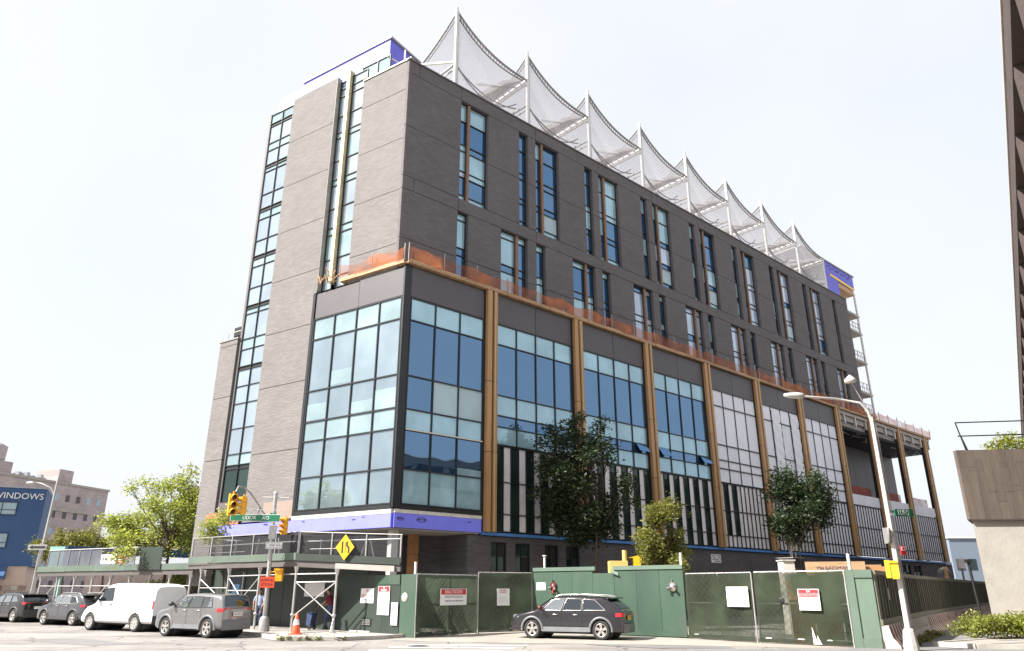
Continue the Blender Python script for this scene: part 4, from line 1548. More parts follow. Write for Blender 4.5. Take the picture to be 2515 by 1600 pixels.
q = MB()
q.fbox(FHL, 2.6, 4.0, .01, .06, .12, 2.5)
obj('door_leaf', q, M['door_navy'], dn)
q = MB()
q.fbox(FHL, 2.45, 2.58, .01, .12, .12, 2.7)
q.fbox(FHL, 4.02, 4.12, .01, .10, .12, 2.7)
obj('door_frame', q, M['galv'], dn)
q = MB()
q.fbox(FHL, 2.9, 3.7, .06, .07, 1.3, 2.1)
obj('door_pane', q, M['g_blue'], dn)
def gate(label, a, b, zt, m, seed, zb=.05, patch=None):
    a, b = Vector((*a, 0)), Vector((*b, 0))
    F = frame(a, b - a)
    L = (b - a).length
    T = thing('mesh_gate', label, 'gate', (a + b) / 2, 0, 'scrim covered fence gates')
    for u in (.03, L - .03):
        q = MB()
        q.tube([F(u, -.05, 0), F(u, -.05, zt)], .032, 8)
        obj('gate_post', q, M['galv'], T)
    q = MB()
    for z in (zt, .18, zt * .55):
        q.tube([F(.03, -.05, z), F(L - .03, -.05, z)], .026, 8)
    q.tube([F(L / 2, -.05, .18), F(L / 2, -.05, zt)], .022, 8)
    obj('gate_frame', q, M['galv'], T)
    q = MB()
    s = .25
    n = int(L / s)
    for i in range(-10, n + 10):
        for sg in (1, -1):
            u0, u1 = i * s, i * s + sg * (zt - .18)
            z0, z1 = .18, zt
            if u0 < .03:
                f = (.03 - u0) / (u1 - u0) if u1 != u0 else 0
                if sg < 0:
                    continue
                z0 += f * (z1 - z0); u0 = .03
            if u0 > L - .03:
                if sg > 0:
                    continue
                f = (L - .03 - u0) / (u1 - u0)
                z0 += f * (z1 - z0); u0 = L - .03
            if u1 > L - .03:
                f = (L - .03 - u0) / (u1 - u0); z1 = z0 + f * (z1 - z0); u1 = L - .03
            if u1 < .03:
                f = (.03 - u0) / (u1 - u0); z1 = z0 + f * (z1 - z0); u1 = .03
            if z1 - z0 > .05:
                q.bar(F(u0, -.06, z0), F(u1, -.06, z1), .008)
    w = obj('chain_link', q, M['grey_steel'], T, kind='stuff')
    q = MB()
    wavy(F, L - .06, zb, zt - .02, q, .022, seed, 60, 18, .0)
    obj('scrim', q, m, T)
    q = MB()
    for i in range(int(L / .42)):
        u = .2 + i * .42
        q.tube([F(u, .0, zt - .09), F(u, -.03, zt + .03), F(u + .02, -.08, zt - .05)], .008, 5)
    obj('cable_tie', q, M['black'], T)
    return T, F, L
G1, FG1, LG1 = gate('wide dark mesh gate with the red and white caution board, left of the wagon', (-3.87, 31.52), (-1.51, 34.58), 2.42, M['scrim'], 1)
G2, FG2, LG2 = gate('mesh gate behind the bonnet of the dark wagon', (-1.49, 34.61), (.97, 35.98), 2.55, M['scrim'], 2)
GRH, FG, LG = hoarding('hoarding', 'bright green plywood hoarding behind the parked dark wagon', (1.0, 36.0), (6.95, 31.3), 0, lambda i: 2.50 if i == 3 else 2.62, M['green_ply'], w=1.1)
for u0, u1 in ((0, 3.4), (4.32, LG)):
    q = MB()
    q.fbox(FG, u0, u1, -.06, .045, 2.62, 2.78)
    obj('cap_board', q, M['green_pale'], GRH)
q = MB()
q.fbox(FG, 0, LG, .0, .03, .05, .24)
obj('foot_board', q, M['green_ply'], GRH)
q = MB()
q.prism([FG(4.2, .02, 2.62), FG(4.55, .02, 2.5), FG(4.62, .1, 2.38), FG(4.28, .12, 2.5)], FG(0, 0, .02) - FG(0, 0, 0))
obj('torn_corner', q, M['green_pale'], GRH)
G3, FG3, LG3 = gate('narrow dark scrim gate with one white notice, right of the green hoarding', (6.97, 31.1), (8.9, 28.7), 2.42, M['scrim_clear'], 3)
G4, FG4, LG4 = gate('wide scrim gate with red headed notice and torn lower edge', (8.95, 28.6), (11.43, 26.47), 2.43, M['scrim_clear'], 4)
q = MB()
for u, w, h in ((1.95, .16, .62), (2.1, .14, .35)):
    q.prism([FG4(u, .075, .05), FG4(u + w, .075, .05), FG4(u, .075, h)], FG4(0, .012, 0) - FG4(0, 0, 0))
obj('torn_flap', q, M['cream_trim'], G4)
# brown and green boards seen through the gate
BD = thing('board_stack', 'brown plywood sheets stacked behind the wide scrim gate', 'boards', FG4(1.8, -1.0, 0))
for i, (u, w, h, m) in enumerate(((.9, .8, 2.2, 'plywood'), (1.75, .9, 1.9, 'timber'), (2.7, .6, 2.1, 'green_dark_shaded'))):
    q = MB()
    q.fbox(FG4, u, u + w, -1.0 - i * .07, -.94 - i * .07, 0, h)
    obj('plywood_sheet', q, M[m], BD)
EP = thing('hoarding_post', 'pale green boxed end post at the corner of the hoarding', 'post', (11.8, 26.2, 0))
Fe = frame((11.45, 26.45, 0), (.7, -.45, 0))
q = MB()
q.fbox(Fe, 0, .83, -.3, 0, 0, 2.45)
obj('box', q, M['green_pale'], EP)
q = MB()
q.fbox(Fe, 0, .26, .0, .05, 0, 2.47)
q.fbox(Fe, .262, .83, .0, .04, 2.2, 2.46)
q.fbox(Fe, .262, .83, .0, .04, 0, .3)
obj('trim_board', q, M['green_pale'], EP)
PL = []
for name, label, p, h in (('marker_pipe', 'white plastic pipe standing at the first gate post', FC(.62, -.1, 0), 2.9), ('marker_pipe', 'short white capped pipe behind the left end of the green hoarding', FG(.3, -.5, 0), 3.3), ('marker_pipe', 'white pipe at the right end of the green hoarding', FG(LG - .1, -.12, 0), 3.25), ('marker_pipe', 'white wooden stake rising beside the pale green end post', Fe(.12, -.36, 0), 3.0)):
    q = MB()
    q.tube([p, p + UPZ * h], .055, 10)
    if 'capped' in label:
        q.lathe([(.055, 0), (.1, .0), (.1, .05), (.0, .06)], p + UPZ * h, 10)
    tag(obj(name, q, M['pvc']), label, 'pipe', 'white marker pipes')
# receding dark fence on concrete barriers
fp = [Vector(p) for p in ((12.22, 26.0, 0), (18.4, 35.2, 0), (26.7, 46.8, 0), (34.4, 57.2, 0), (41, 66, 0))]
RFN = thing('board_fence', 'long dark green board fence standing on concrete barriers down the side street', 'fence', (24, 43, .75))
for a, b in zip(fp[:-1], fp[1:]):
    F = frame(a, b - a)
    L = (b - a).length
    n = round(L / .62)
    for i in range(n):
        q = MB()
        q.fbox(F, L * i / n + .01, L * (i + 1) / n - .01, -.05, rnd.uniform(-.006, .008), .78, 2.30)
        obj('fence_board', q, M['green_fence'], RFN)
        q = MB()
        q.fbox(F, L * (i + 1) / n - .025, L * (i + 1) / n + .025, .008, .05, .9, 2.28)
        obj('batten', q, M['green_batten'], RFN)
    q = MB()
    q.fbox(F, 0, L, -.07, .05, 2.302, 2.44)
    obj('top_board', q, M['green_fence'], RFN)
    q = MB()
    q.fbox(F, 0, L, -.06, .055, .70, .89)
    obj('foot_board', q, M['green_fence'], RFN)
bar_prof = [(-.28, 0), (.42, 0), (.42, .08), (.22, .34), (.14, .70), (-.14, .70), (-.2, .34), (-.28, .08)]
def barrier(F, u0, u1, label, striped):
    T = thing('concrete_barrier', label, 'barrier', F((u0 + u1) / 2, 0, 0), 0, 'concrete barriers under the board fence')
    q = MB()
    q.prism([F(u0 + .02, d + .05, z) for d, z in bar_prof], F(u1 - .02, 0, 0) - F(u0 + .02, 0, 0))
    obj('barrier_block', q, M['cream_concrete'], T)
    if striped:
        n = int((u1 - u0) / .30)
        for i in range(n):
            u = u0 + .06 + i * .30
            pts = [(.48, .05, 0), (.28, .34, .10), (.20, .69, .16)]
            q = MB()
            for (d1, z1, s1), (d2, z2, s2) in zip(pts[:-1], pts[1:]):
                q.hexa([F(u + s1, d1, z1), F(u + s1 + .155, d1, z1), F(u + s1 + .155, d1 + .012, z1), F(u + s1, d1 + .012, z1), F(u + s2, d2, z2), F(u + s2 + .155, d2, z2), F(u + s2 + .155, d2 + .012, z2), F(u + s2, d2 + .012, z2)])
            obj('stripe', q, M['white_steel'] if i % 2 else M['red_stripe'], T)
k = 0
ORD = ['first', 'second', 'third', 'fourth', 'fifth', 'sixth', 'seventh', 'eighth', 'ninth', 'tenth', 'eleventh', 'twelfth', 'thirteenth', 'fourteenth', 'fifteenth', 'sixteenth']
names = ['nearest barrier, painted with red and white slanted stripes, beside the end post', 'plain cream barrier just beyond the white lamp post', 'second plain cream barrier beyond the lamp post']
for a, b in zip(fp[:-1], fp[1:]):
    F = frame(a, b - a)
    L = (b - a).length
    n = round(L / 3.6)
    for i in range(n):
        lab = names[k] if k < 3 else ORD[k - 3] + ' red and white striped barrier beyond the plain cream ones under the dark fence'
        barrier(F, L * i / n, L * (i + 1) / n, lab, k == 0 or k > 2)
        k += 1
# leaning grey slivers stuck to the fence
Fr = frame(fp[0], fp[1] - fp[0])
for u, z0, z1, lb in ((2.1, 1.48, 1.86, 'white paper strip stuck on the fence near the end post'), (6.2, 1.6, 1.95, 'white paper strip stuck on fence beyond the lamp post')):
    q = MB()
    q.fbox(Fr, u, u + .13, .055, .062, z0, z1)
    tag(obj('paper_strip', q, M['white']), lb, 'paper strip', 'paper strips on the fence')

# ------------------------------------------------------------------ notices on the hoardings
def notice(label, F, u0, u1, z0, z1, d, rows, frame_m=None, base='white'):
    """rows: (kind, top fraction, bottom fraction, material, string or count)"""
    T = thing('notice_board', label, 'notice', F((u0 + u1) / 2, d, z0), 0, 'notices fixed to the hoardings')
    q = MB()
    q.fbox(F, u0, u1, d, d + .015, z0, z1)
    bd = obj('board', q, M[base], T)
    W, H = u1 - u0, z1 - z0
    ux = F(1, 0, 0) - F(0, 0, 0)
    for kind, a, b, m, s in rows:
        za, zb = z1 - a * H, z1 - b * H
        if kind == 'band':
            q = MB()
            q.fbox(F, u0 + .03 * W, u1 - .03 * W, d + .015, d + .019, zb, za)
            obj('printed_band', q, M[m], T)
        elif kind == 'text':
            size = (za - zb) * 1.25
            t = text('lettering', s, M[m], F((u0 + u1) / 2, d + .022, (za + zb) / 2), ux, UPZ, size, T, .002)
            est = len(s) * size * .56
            if est > W * .86:
                k_ = W * .86 / est
                t.matrix_local = t.matrix_local @ Matrix.Diagonal((k_, 1, 1, 1))
        elif kind == 'rows':
            n = s
            for i in range(n):
                q = MB()
                zt_ = za - (za - zb) * i / n
                hh = (za - zb) / n * .5
                u = u0 + W * rnd.uniform(.1, .2)
                while u < u1 - W * .16:
                    w = W * rnd.uniform(.03, .10)
                    q.fbox(F, u, min(u + w, u1 - W * .1), d + .015, d + .0185, zt_ - hh, zt_)
                    u += w + W * .025
                obj('printed_row', q, M[m], T)
    return T
notice('white notice with red word, under the shed beside the grey steel hatch', FH, 7.75, 8.68, 1.28, 1.87, .012, [('text', .06, .24, 'red', 'DK'), ('text', .40, .64, 'red', 'DUSLOUR'), ('rows', .74, .86, 'grey_print', 1)])
notice('tall narrow notice with red headings on the green hoarding', FH, 9.02, 9.82, .83, 1.96, .034, [('band', .01, .2, 'red', 0), ('text', .02, .09, 'white', 'EB'), ('text', .10, .19, 'white', 'WURM'), ('rows', .24, .30, 'grey_print', 1), ('text', .31, .38, 'red', 'LAWOTUE'), ('rows', .41, .46, 'grey_print', 1), ('band', .515, .535, 'red', 0), ('text', .55, .63, 'red', 'OTUVOIUS'), ('text', .66, .72, 'red', 'AWAKIY'), ('text', .74, .8, 'grey_print', 'I PRULICT'), ('rows', .83, .95, 'grey_print', 2)])
notice('large white notice with red writing at the hoarding corner', FH, 10.0, 10.42, .46, 1.32, .05, [('text', .07, .15, 'red', 'MITUCIAL !'), ('text', .2, .29, 'red', 'DIMATU'), ('text', .29, .38, 'red', 'OPCIYO'), ('rows', .41, .47, 'red', 1), ('text', .55, .68, 'red', 'ERAHUIVIO'), ('rows', .78, .9, 'grey_print', 2)])
notice('blank grey board on the hoarding behind the pipe cross brace', FH, 3.15, 4.85, 1.52, 2.12, .012, [], base='light_metal')
notice('wide caution board with red heading on the first mesh gate', FG1, 1.3, 2.97, 1.2, 1.86, .09, [('band', .03, .36, 'red', 0), ('text', .07, .32, 'white', 'EALLTIOON'), ('text', .43, .56, 'grey_print', 'UERRUOTIC LEXUT UA'), ('rows', .7, .86, 'grey_print', 1)])
notice('plain white notice with faint red heading on the second mesh gate', FG2, .88, 1.52, 1.15, 1.87, .09, [('text', .05, .15, 'red', 'FIUCRA I'), ('text', .17, .27, 'red', 'ELLOAB !'), ('rows', .5, .85, 'light_metal', 4)])
notice('small white notice on the green hoarding above the wagon bonnet', FG, .2, .7, 1.8, 2.13, .01, [('text', .1, .35, 'grey_print', 'ad Ecoan'), ('rows', .5, .85, 'grey_print', 2)])
notice('white notice with pink lettering on the narrow scrim gate', FG3, 2.0, 2.95, 1.22, 1.92, .09, [('text', .06, .2, 'red', 'TEWA'), ('text', .30, .48, 'red', 'SUIYO'), ('text', .48, .66, 'red', 'DUWAVIOU'), ('rows', .76, .88, 'grey_print', 1)])
notice('white notice with red heading on the wide scrim gate', FG4, 1.62, 2.36, 1.14, 1.84, .09, [('band', .03, .38, 'red', 0), ('text', .04, .18, 'white', 'DI'), ('band', .2, .34, 'white', 0), ('text', .21, .33, 'red', 'NICTIOULAK'), ('rows', .46, .7, 'light_metal', 2), ('text', .8, .88, 'grey_print', 'S')])
q = MB()
q.fbox(FH, 7.9, 8.6, .006, .03, .38, .66)
vt = tag(obj('steel_hatch', q, M['black_frame']), 'small dark steel hatch low on the hoarding under the shed', 'hatch')
for i in range(4):
    q = MB()
    q.fbox(FH, 7.95, 8.55, .03, .04, .42 + i * .06, .45 + i * .06)
    obj('louvre', q, M['grey_steel'], vt)
q = MB()
q.lathe([(.0, .03), (.13, .028), (.17, .014), (.18, 0)], FC(.2, .0, 1.52), 20, axis=NL)
tag(obj('round_plaque', q, M['galv']), 'round grey metal plaque on the green hoarding corner', 'plaque')
q = MB()
q.tube([FH(7.5, .3, .16), FH(8.85, .25, .16)], .035, 8)
tag(obj('loose_pipe', q, M['pvc']), 'white pipe lying on the pavement at the foot of the hoarding', 'pipe')
# twin-outlet standpipe fittings
def standpipe(label, F, u, z, m):
    T = thing('standpipe_fitting', label, 'standpipe', F(u, .01, z), 0, 'brass standpipe fittings on the hoarding')
    n = F(0, 1, 0) - F(0, 0, 0)
    ux = F(1, 0, 0) - F(0, 0, 0)
    q = MB()
    q.lathe([(.20, 0), (.21, .02), (.15, .05), (.11, .12), (.0, .14)], F(u, .0, z), 18, axis=n)
    obj('body', q, M[m], T)
    for s in (-1, 1):
        q = MB()
        p = F(u + s * .08, .10, z - .02)
        q.tube([p, p + n * .08 + ux * s * .07 - UPZ * .05], .05, 10)
        q.tube([p + n * .08 + ux * s * .07 - UPZ * .05, p + n * .11 + ux * s * .09 - UPZ * .07], .06, 10)
        obj('outlet', q, M['chrome'], T)
    q = MB()
    q.tube([F(u, .04, z + .1), F(u, .04, z + .3)], [.03, .015], 8)
    obj('stem', q, M[m], T)
    if m == 'brass_red':
        q = MB()
        q.tube([F(u + .02, .08, z - .08), F(u + .02, .1, z - .3)], .03, 8)
        obj('drop_pipe', q, M['red'], T)
standpipe('red standpipe fitting on the hoarding over the wagon roof', FG, 1.15, 1.95, 'brass_red')
standpipe('chrome standpipe fitting near the right end of the green hoarding', FG, 7.08, 1.92, 'chrome')
q = MB()
q.lathe([(.06, 0), (.12, .01), (.12, .035), (.07, .05), (.05, .05)], FG4(1.0, .08, 1.45), 16, axis=FG4(0, 1, 0) - FG4(0, 0, 0))
tag(obj('gate_ring', q, M['black']), 'round black rubber ring on the wide scrim gate', 'ring')
# ------------------------------------------------------------------ building materials behind the hoarding
cr = thing('yellow_compressor', 'pale yellow site machine with a stub chimney behind the green hoarding', 'machine', (5.6, 39, 0))
q = MB()
q.box(4.95, 5.85, 38.7, 39.6, .5, 3.2)
obj('housing', q, M['yellow_plastic'], cr)
q = MB()
q.tube([(5.75, 39, 3.15), (5.75, 39, 3.72)], .12, 12)
obj('chimney', q, M['yellow_plastic'], cr)
q = MB()
q.prism([(5.9, 38.8, 3.35), (6.6, 38.8, 3.5), (6.62, 38.8, 3.44), (6.5, 38.8, 2.9), (6.2, 38.8, 2.9), (6.15, 38.8, 3.35)], (0, .5, 0))
obj('raised_lid', q, M['bright_yellow'], cr)
q = MB()
q.box(5.0, 6.6, 38.8, 39.5, 0, .5)
obj('chassis', q, M['black'], cr)
lm = thing('lumber_stack', 'stack of pale and orange timber beams showing over the wide scrim gate', 'timber', (13.3, 32.2, 0))
fl_ = frame((12.45, 32.6, 0), (3.0, -.9, 0))
for i, (u0, u1, d, z0, z1, m) in enumerate(((0, 2.3, .3, 2.4, 2.92, 'timber'), (1.6, 3.3, .1, 2.38, 2.72, 'plywood'), (0.1, 3.0, -.3, 2.36, 2.8, 'timber'), (0.4, 3.6, -.1, 2.3, 2.5, 'plywood'))):
    q = MB()
    q.fbox(fl_, u0, u1, d - .12, d + .1, z0, z1)
    bm_ = obj('timber_beam', q, M[m], lm)
    if i == 0:
        text('lettering', 'M# BAIOMWF', M['ink'], fl_(1.05, .405, 2.66), fl_(1, 0, 0) - fl_(0, 0, 0), UPZ, .2, bm_)
q = MB()
for u in (.5, 2.6):
    q.fbox(fl_, u, u + .12, -.45, .45, 0, 2.3)
obj('trestle', q, M['timber'], lm)
q = MB()
q.box(12.0, 12.5, 33.9, 34.6, 0, 3.02)
q.box(11.95, 12.55, 33.85, 34.65, 3.022, 3.07)
tag(obj('timber_crate', q, M['cream_trim']), 'tall pale wooden crate standing left of the timber stack', 'crate')

# ------------------------------------------------------------------ traffic signal pole and its signs
def signal_head(parent, c, ux, h, label=None):
    """three lens head: back box, visors and lenses; c = centre of the front face, ux = reading direction"""
    ux = Vector(ux).normalized()
    n = Vector((ux.y, -ux.x, 0))
    F = lambda u, d, z: Vector(c) + ux * u + n * d + UPZ * z
    w = h * .36
    q = MB()
    for i in range(3):
        z0 = -h / 2 + i * h / 3
        q.fbox(F, -w / 2, w / 2, -w * .62, 0, z0 + .006, z0 + h / 3 - .006)
    q.fbox(F, -w * .28, w * .28, -w * .8, -w * .6, -h / 2 + .05, h / 2 - .05)
    q.tube([F(0, -w * .3, h / 2 - .01), F(0, -w * .3, h / 2 + .1)], .04, 8)
    o = obj('signal_head', q, M['signal_yellow'], parent)
    for i in range(3):
        z = -h / 2 + (i + .5) * h / 3
        q = MB()
        r = w * .40
        a = [math.radians(x) for x in range(-20, 201, 20)]
        r0 = [F(r * math.cos(t), 0, z + r * math.sin(t)) for t in a]
        r1 = [F(r * .95 * math.cos(t), .12 + .12 * max(0, math.sin(t)), z + r * .95 * math.sin(t) - .02) for t in a]
        r2 = [F(r * .85 * math.cos(t), .12 + .12 * max(0, math.sin(t)), z + r * .85 * math.sin(t) - .02) for t in a]
        r3 = [F(r * .9 * math.cos(t), 0, z + r * .9 * math.sin(t)) for t in a]
        k = len(a)
        fs = []
        for rr in range(3):
            fs += [(rr * k + j, rr * k + j + 1, (rr + 1) * k + j + 1, (rr + 1) * k + j) for j in range(k - 1)]
        q.add(r0 + r1 + r2 + r3, fs, True)
        obj('visor', q, M['signal_yellow'], o, fix=False)
        q = MB()
        q.lathe([(r * .88, .004), (r * .6, .03), (0, .045)], F(0, 0, z), 16, axis=n)
        obj('lens', q, M['lens_dark'], o)
    return o
TS = thing('traffic_signal', 'grey traffic signal pole with curved arm and two yellow signal heads at the shed corner', 'traffic signal', (-10.72, 34.0, .12))
q = MB()
q.lathe([(.27, 0), (.25, .1), (.20, .5), (.17, .58), (.11, .62)], (-10.72, 34, .12), 14)
obj('pole_base', q, M['galv'], TS)
q = MB()
q.tube([(-10.72, 34, .6), (-10.82, 34, 5.95)], [.105, .085], 8, smooth=False)
q.lathe([(.10, 0), (.10, .06), (.0, .11)], (-10.82, 34, 5.95), 8)
obj('pole', q, M['galv'], TS)
q = MB()
q.tube([(-11.42, 34, 5.79), (-10.2, 34, 5.76)], .03, 8)
obj('cross_arm', q, M['galv'], TS)
q = MB()
q.tube([(-10.9, 33.95, 4.7), (-11.23, 33.8, 5.1), (-11.55, 33.7, 5.55), (-11.85, 33.6, 5.95), (-12.15, 33.5, 6.18), (-12.35, 33.4, 6.2), (-12.4, 33.3, 5.95)], .04, 8)
q.tube([(-11.4, 33.72, 5.4), (-11.42, 33.75, 5.1), (-11.5, 33.75, 5.05)], .03, 8)
obj('mast_arm', q, M['grey_steel'], TS)
signal_head(TS, (-12.36, 33.05, 5.38), (.80, .60, 0), .94)
signal_head(TS, (-12.06, 33.22, 5.34), (.42, -.9, 0), .80)
signal_head(TS, (-10.24, 33.72, 4.50), (.86, -.5, 0), .72)
q = MB()
q.tube([(-10.8, 33.95, 4.52), (-10.3, 33.9, 4.5)], .035, 8)
q.tube([(-10.78, 34, 2.55), (-10.3, 34, 2.58)], .03, 8)
q.tube([(-10.78, 34, 2.3), (-10.3, 34, 2.22)], .03, 8)
obj('signal_bracket', q, M['signal_yellow'], TS)
q = MB()
q.box(-10.42, -10.12, 33.85, 34.1, 2.17, 2.68)
q.box(-10.46, -10.08, 33.78, 33.86, 2.62, 2.70)
obj('walk_signal', q, M['signal_yellow'], TS)
q = MB()
q.box(-10.9, -10.6, 33.85, 33.98, 3.95, 4.55)
q.tube([(-10.78, 33.88, 4.6), (-10.7, 33.85, 4.3), (-10.86, 33.85, 4.15)], .02, 6)
obj('control_box', q, M['galv'], TS)
q = MB()
q.box(-10.95, -10.68, 33.92, 33.96, 5.0, 5.1)
obj('small_plate', q, M['sign_green'], TS)
# signs on the pole
def plate(F, u0, u1, z0, z1, m, d=0, th=.02):
    q = MB()
    q.fbox(F, u0, u1, d, d + th, z0, z1)
    return q
Fs = frame((-12.62, 33.62, 4.72), (2.2, .08, 0))
ss = thing('street_sign', 'long green street name sign on the signal pole over the violet belt', 'street sign', Fs(1.1, 0, 0))
q = MB()
q.hexa([Fs(0, 0, 0), Fs(2.22, 0, -.05), Fs(2.22, .03, -.05), Fs(0, .03, 0), Fs(0, 0, .27), Fs(2.22, 0, .28), Fs(2.22, .03, .28), Fs(0, .03, .27)])
obj('border', q, M['white'], ss)
q = MB()
q.hexa([Fs(.02, .03, .02), Fs(2.2, .03, -.03), Fs(2.2, .038, -.03), Fs(.02, .038, .02), Fs(.02, .03, .25), Fs(2.2, .03, .26), Fs(2.2, .038, .26), Fs(.02, .038, .25)])
obj('sign_face', q, M['sign_green'], ss)
ux_ = Fs(1, 0, 0) - Fs(0, 0, 0)
text('lettering', 'UDOR', M['white'], Fs(.85, .042, .125), ux_, UPZ, .21, ss)
text('lettering', 'AO', M['white'], Fs(1.58, .042, .115), ux_, UPZ, .22, ss)
q = MB()
q.tube([Fs(.3, .0, .5), Fs(2.2, -.0, .46)], .012, 6)
q.tube([Fs(1.2, .0, .2), Fs(1.2, 0, .48)], .012, 6)
obj('hanger_wire', q, M['galv'], ss)
Fo = frame((-10.93, 33.7, 3.52), (.7, .1, 0))
ow = thing('one_way_sign', 'black sign with white left arrow on the signal pole', 'road sign', Fo(.35, 0, 0))
obj('plate', plate(Fo, 0, .72, 0, .30, 'black'), M['galv'], ow)
q = MB()
q.prism([Fo(x, .021, z) for x, z in ((.03, .15), (.17, .27), (.17, .22), (.69, .22), (.69, .08), (.17, .08), (.17, .03))], Fo(0, .004, 0) - Fo(0, 0, 0))
obj('arrow', q, M['white'], ow)
text('lettering', 'ONE WAY', M['black'], Fo(.42, .03, .15), Fo(1, 0, 0) - Fo(0, 0, 0), UPZ, .12, ow, .002)
Fo = frame((-10.95, 33.55, 1.9), (.62, .05, 0))
os_ = thing('orange_sign', 'small orange red work sign on the signal pole', 'road sign', Fo(.31, 0, 0))
obj('plate', plate(Fo, 0, .62, 0, .45, 0), M['sign_orange'], os_)
for z, s in ((.31, 'DUMOULL'), (.13, 'RTTONR')):
    text('lettering', s, M['maroon'], Fo(.31, .024, z), Fo(1, 0, 0) - Fo(0, 0, 0), UPZ, .17, os_, .002, sx=.72)
# diamond lane sign fixed on the shed fascia
q = MB()
dc = Ff(2.52, .10, 3.55)
dx = Ff(1, 0, 0) - Ff(0, 0, 0)
dnn = Ff(0, 1, 0) - Ff(0, 0, 0)
DS = thing('diamond_sign', 'yellow diamond lane narrowing sign on the shed fascia', 'road sign', dc - UPZ * .5)
q.prism([dc + dx * a * .46 + UPZ * b * .54 for a, b in ((0, -1), (1, 0), (0, 1), (-1, 0))], dnn * .02)
obj('plate', q, M['sign_yellow'], DS)
for pts in ([(-.16, -.24), (-.08, -.24), (-.08, .24), (-.16, .24)], [(.16, -.24), (.24, -.24), (.24, -.02), (.14, .10), (.14, .24), (.06, .24), (.06, .06), (.16, -.06)], [(.02, -.2), (.04, -.2), (.04, .2), (.02, .2)]):
    q = MB()
    q.prism([dc + dx * a + UPZ * b + dnn * .021 for a, b in pts], dnn * .006)
    obj('lane_symbol', q, M['black'], DS)
# traffic cone beside the shed post
cn = thing('traffic_cone', 'orange traffic cone standing by the shed corner post', 'cone', (-8.75, 31.9, .12))
q = MB()
q.lathe([(.19, .03), (.05, .78), (.03, .80), (0, .80)], (-8.75, 31.9, .12), 18)
obj('cone_body', q, M['cone_orange'], cn)
q = MB()
q.box(-8.98, -8.52, 31.67, 32.13, .12, .155)
obj('cone_foot', q, M['cone_orange'], cn)
q = MB()
q.lathe([(.132, .36), (.092, .56)], (-8.75, 31.9, .12), 18)
obj('cone_sleeve', q, M['white'], cn)
# ------------------------------------------------------------------ white lamp post on the right
LPX, LPY = 12.62, 25.1
LP = thing('street_lamp', 'white street lamp post with long side arm in front of the dark board fence', 'street lamp', (LPX, LPY, 0))
q = MB()
q.lathe([(.23, 0), (.23, .15), (.18, .55), (.16, .62), (.10, .66)], (LPX, LPY, 0), 10, smooth=False)
obj('post_base', q, M['lamp_paint'], LP)
q = MB()
q.tube([(LPX, LPY, .6), (LPX - .02, LPY, 7.5)], [.105, .07], 8, smooth=False)
obj('post', q, M['lamp_paint'], LP)
q = MB()
q.tube([(LPX, LPY, 7.2), (LPX - .12, LPY, 7.75), (LPX - .35, LPY, 8.02), (LPX - 1.2, LPY, 8.16), (LPX - 2.3, LPY, 8.25)], [.06, .05, .045, .04, .04], 8)
q.tube([(LPX - .02, LPY, 7.45), (LPX - .3, LPY, 8.0)], .02, 6)
obj('arm', q, M['lamp_paint'], LP)
q = MB()
q.lathe([(0, 0), (.06, .02), (.10, .2), (.12, .5), (.10, .68), (.04, .72), (0, .72)], (LPX - 3.0, LPY, 8.29), 12, axis=(1, 0, -.03))
obj('lamp_head', q, M['lamp_paint'], LP)
q = MB()
q.tube([(LPX, LPY, 7.3), (LPX - .25, LPY, 8.1), (LPX - .52, LPY, 8.75)], .018, 6)
obj('thin_arm', q, M['galv'], LP)
q = MB()
q.lathe([(.06, -.14), (.19, -.1), (.2, 0), (.1, .1), (0, .19)], (LPX - .55, LPY, 8.86), 14)
obj('cone_lamp', q, M['cream_trim'], LP)
q = MB()
q.box(LPX - .24, LPX - .12, LPY - .12, LPY + .12, 3.25, 3.75)
q.tube([(LPX - .05, LPY - .12, 3.6), (LPX - .2, LPY - .13, 3.3), (LPX - .16, LPY - .13, 3.75)], .05, 6)
q.tube([(LPX + .14, LPY, .7), (LPX + .1, LPY, 6.8)], .014, 6)
obj('cable_clamp', q, M['galv'], LP)
Fg = frame((LPX + .22, LPY - .12, 4.12), (.92, .35, 0))
s2 = thing('street_sign', 'small green street name sign on the white lamp post', 'street sign', Fg(.4, 0, 0))
q = MB()
q.hexa([Fg(-.1, 0, 0), Fg(.72, 0, .0), Fg(.72, .02, .0), Fg(-.1, .02, 0), Fg(-.1, 0, .22), Fg(.72, 0, .24), Fg(.72, .02, .24), Fg(-.1, .02, .22)])
obj('plate', q, M['sign_green'], s2)
text('lettering', 'LUFQ', M['white'], Fg(.28, .024, .115), Fg(1, 0, 0) - Fg(0, 0, 0), UPZ, .24, s2, .002, sx=.85)
q = MB()
q.tube([Fg(-.22, -.05, .05), Fg(.76, .0, .03)], .02, 6)
obj('sign_bracket', q, M['galv'], s2)
Fg = frame((LPX + .13, LPY - .1, 2.88), (.9, .3, 0))
s3 = thing('parking_sign', 'small red and white sign on the white lamp post', 'road sign', Fg(.1, 0, 0))
q = plate(Fg, 0, .22, 0, .3, 0)
obj('plate', q, M['red'], s3)
q = MB()
q.fbox(Fg, .03, .19, .02, .026, .14, .27)
obj('white_field', q, M['white'], s3)
q = MB()
q.fbox(Fg, .07, .16, .026, .03, .16, .25)
obj('symbol', q, M['red'], s3)
yb = thing('walk_signal', 'bright yellow pedestrian signal box hung on the white lamp post', 'pedestrian signal', (LPX - .25, LPY, 2.2))
Fy = frame((LPX - .3, LPY - .2, 2.2), (.9, -.45, 0))
q = MB()
q.fbox(Fy, -.16, .2, -.2, 0, 0, .50)
obj('housing', q, M['bright_yellow'], yb)
q = MB()
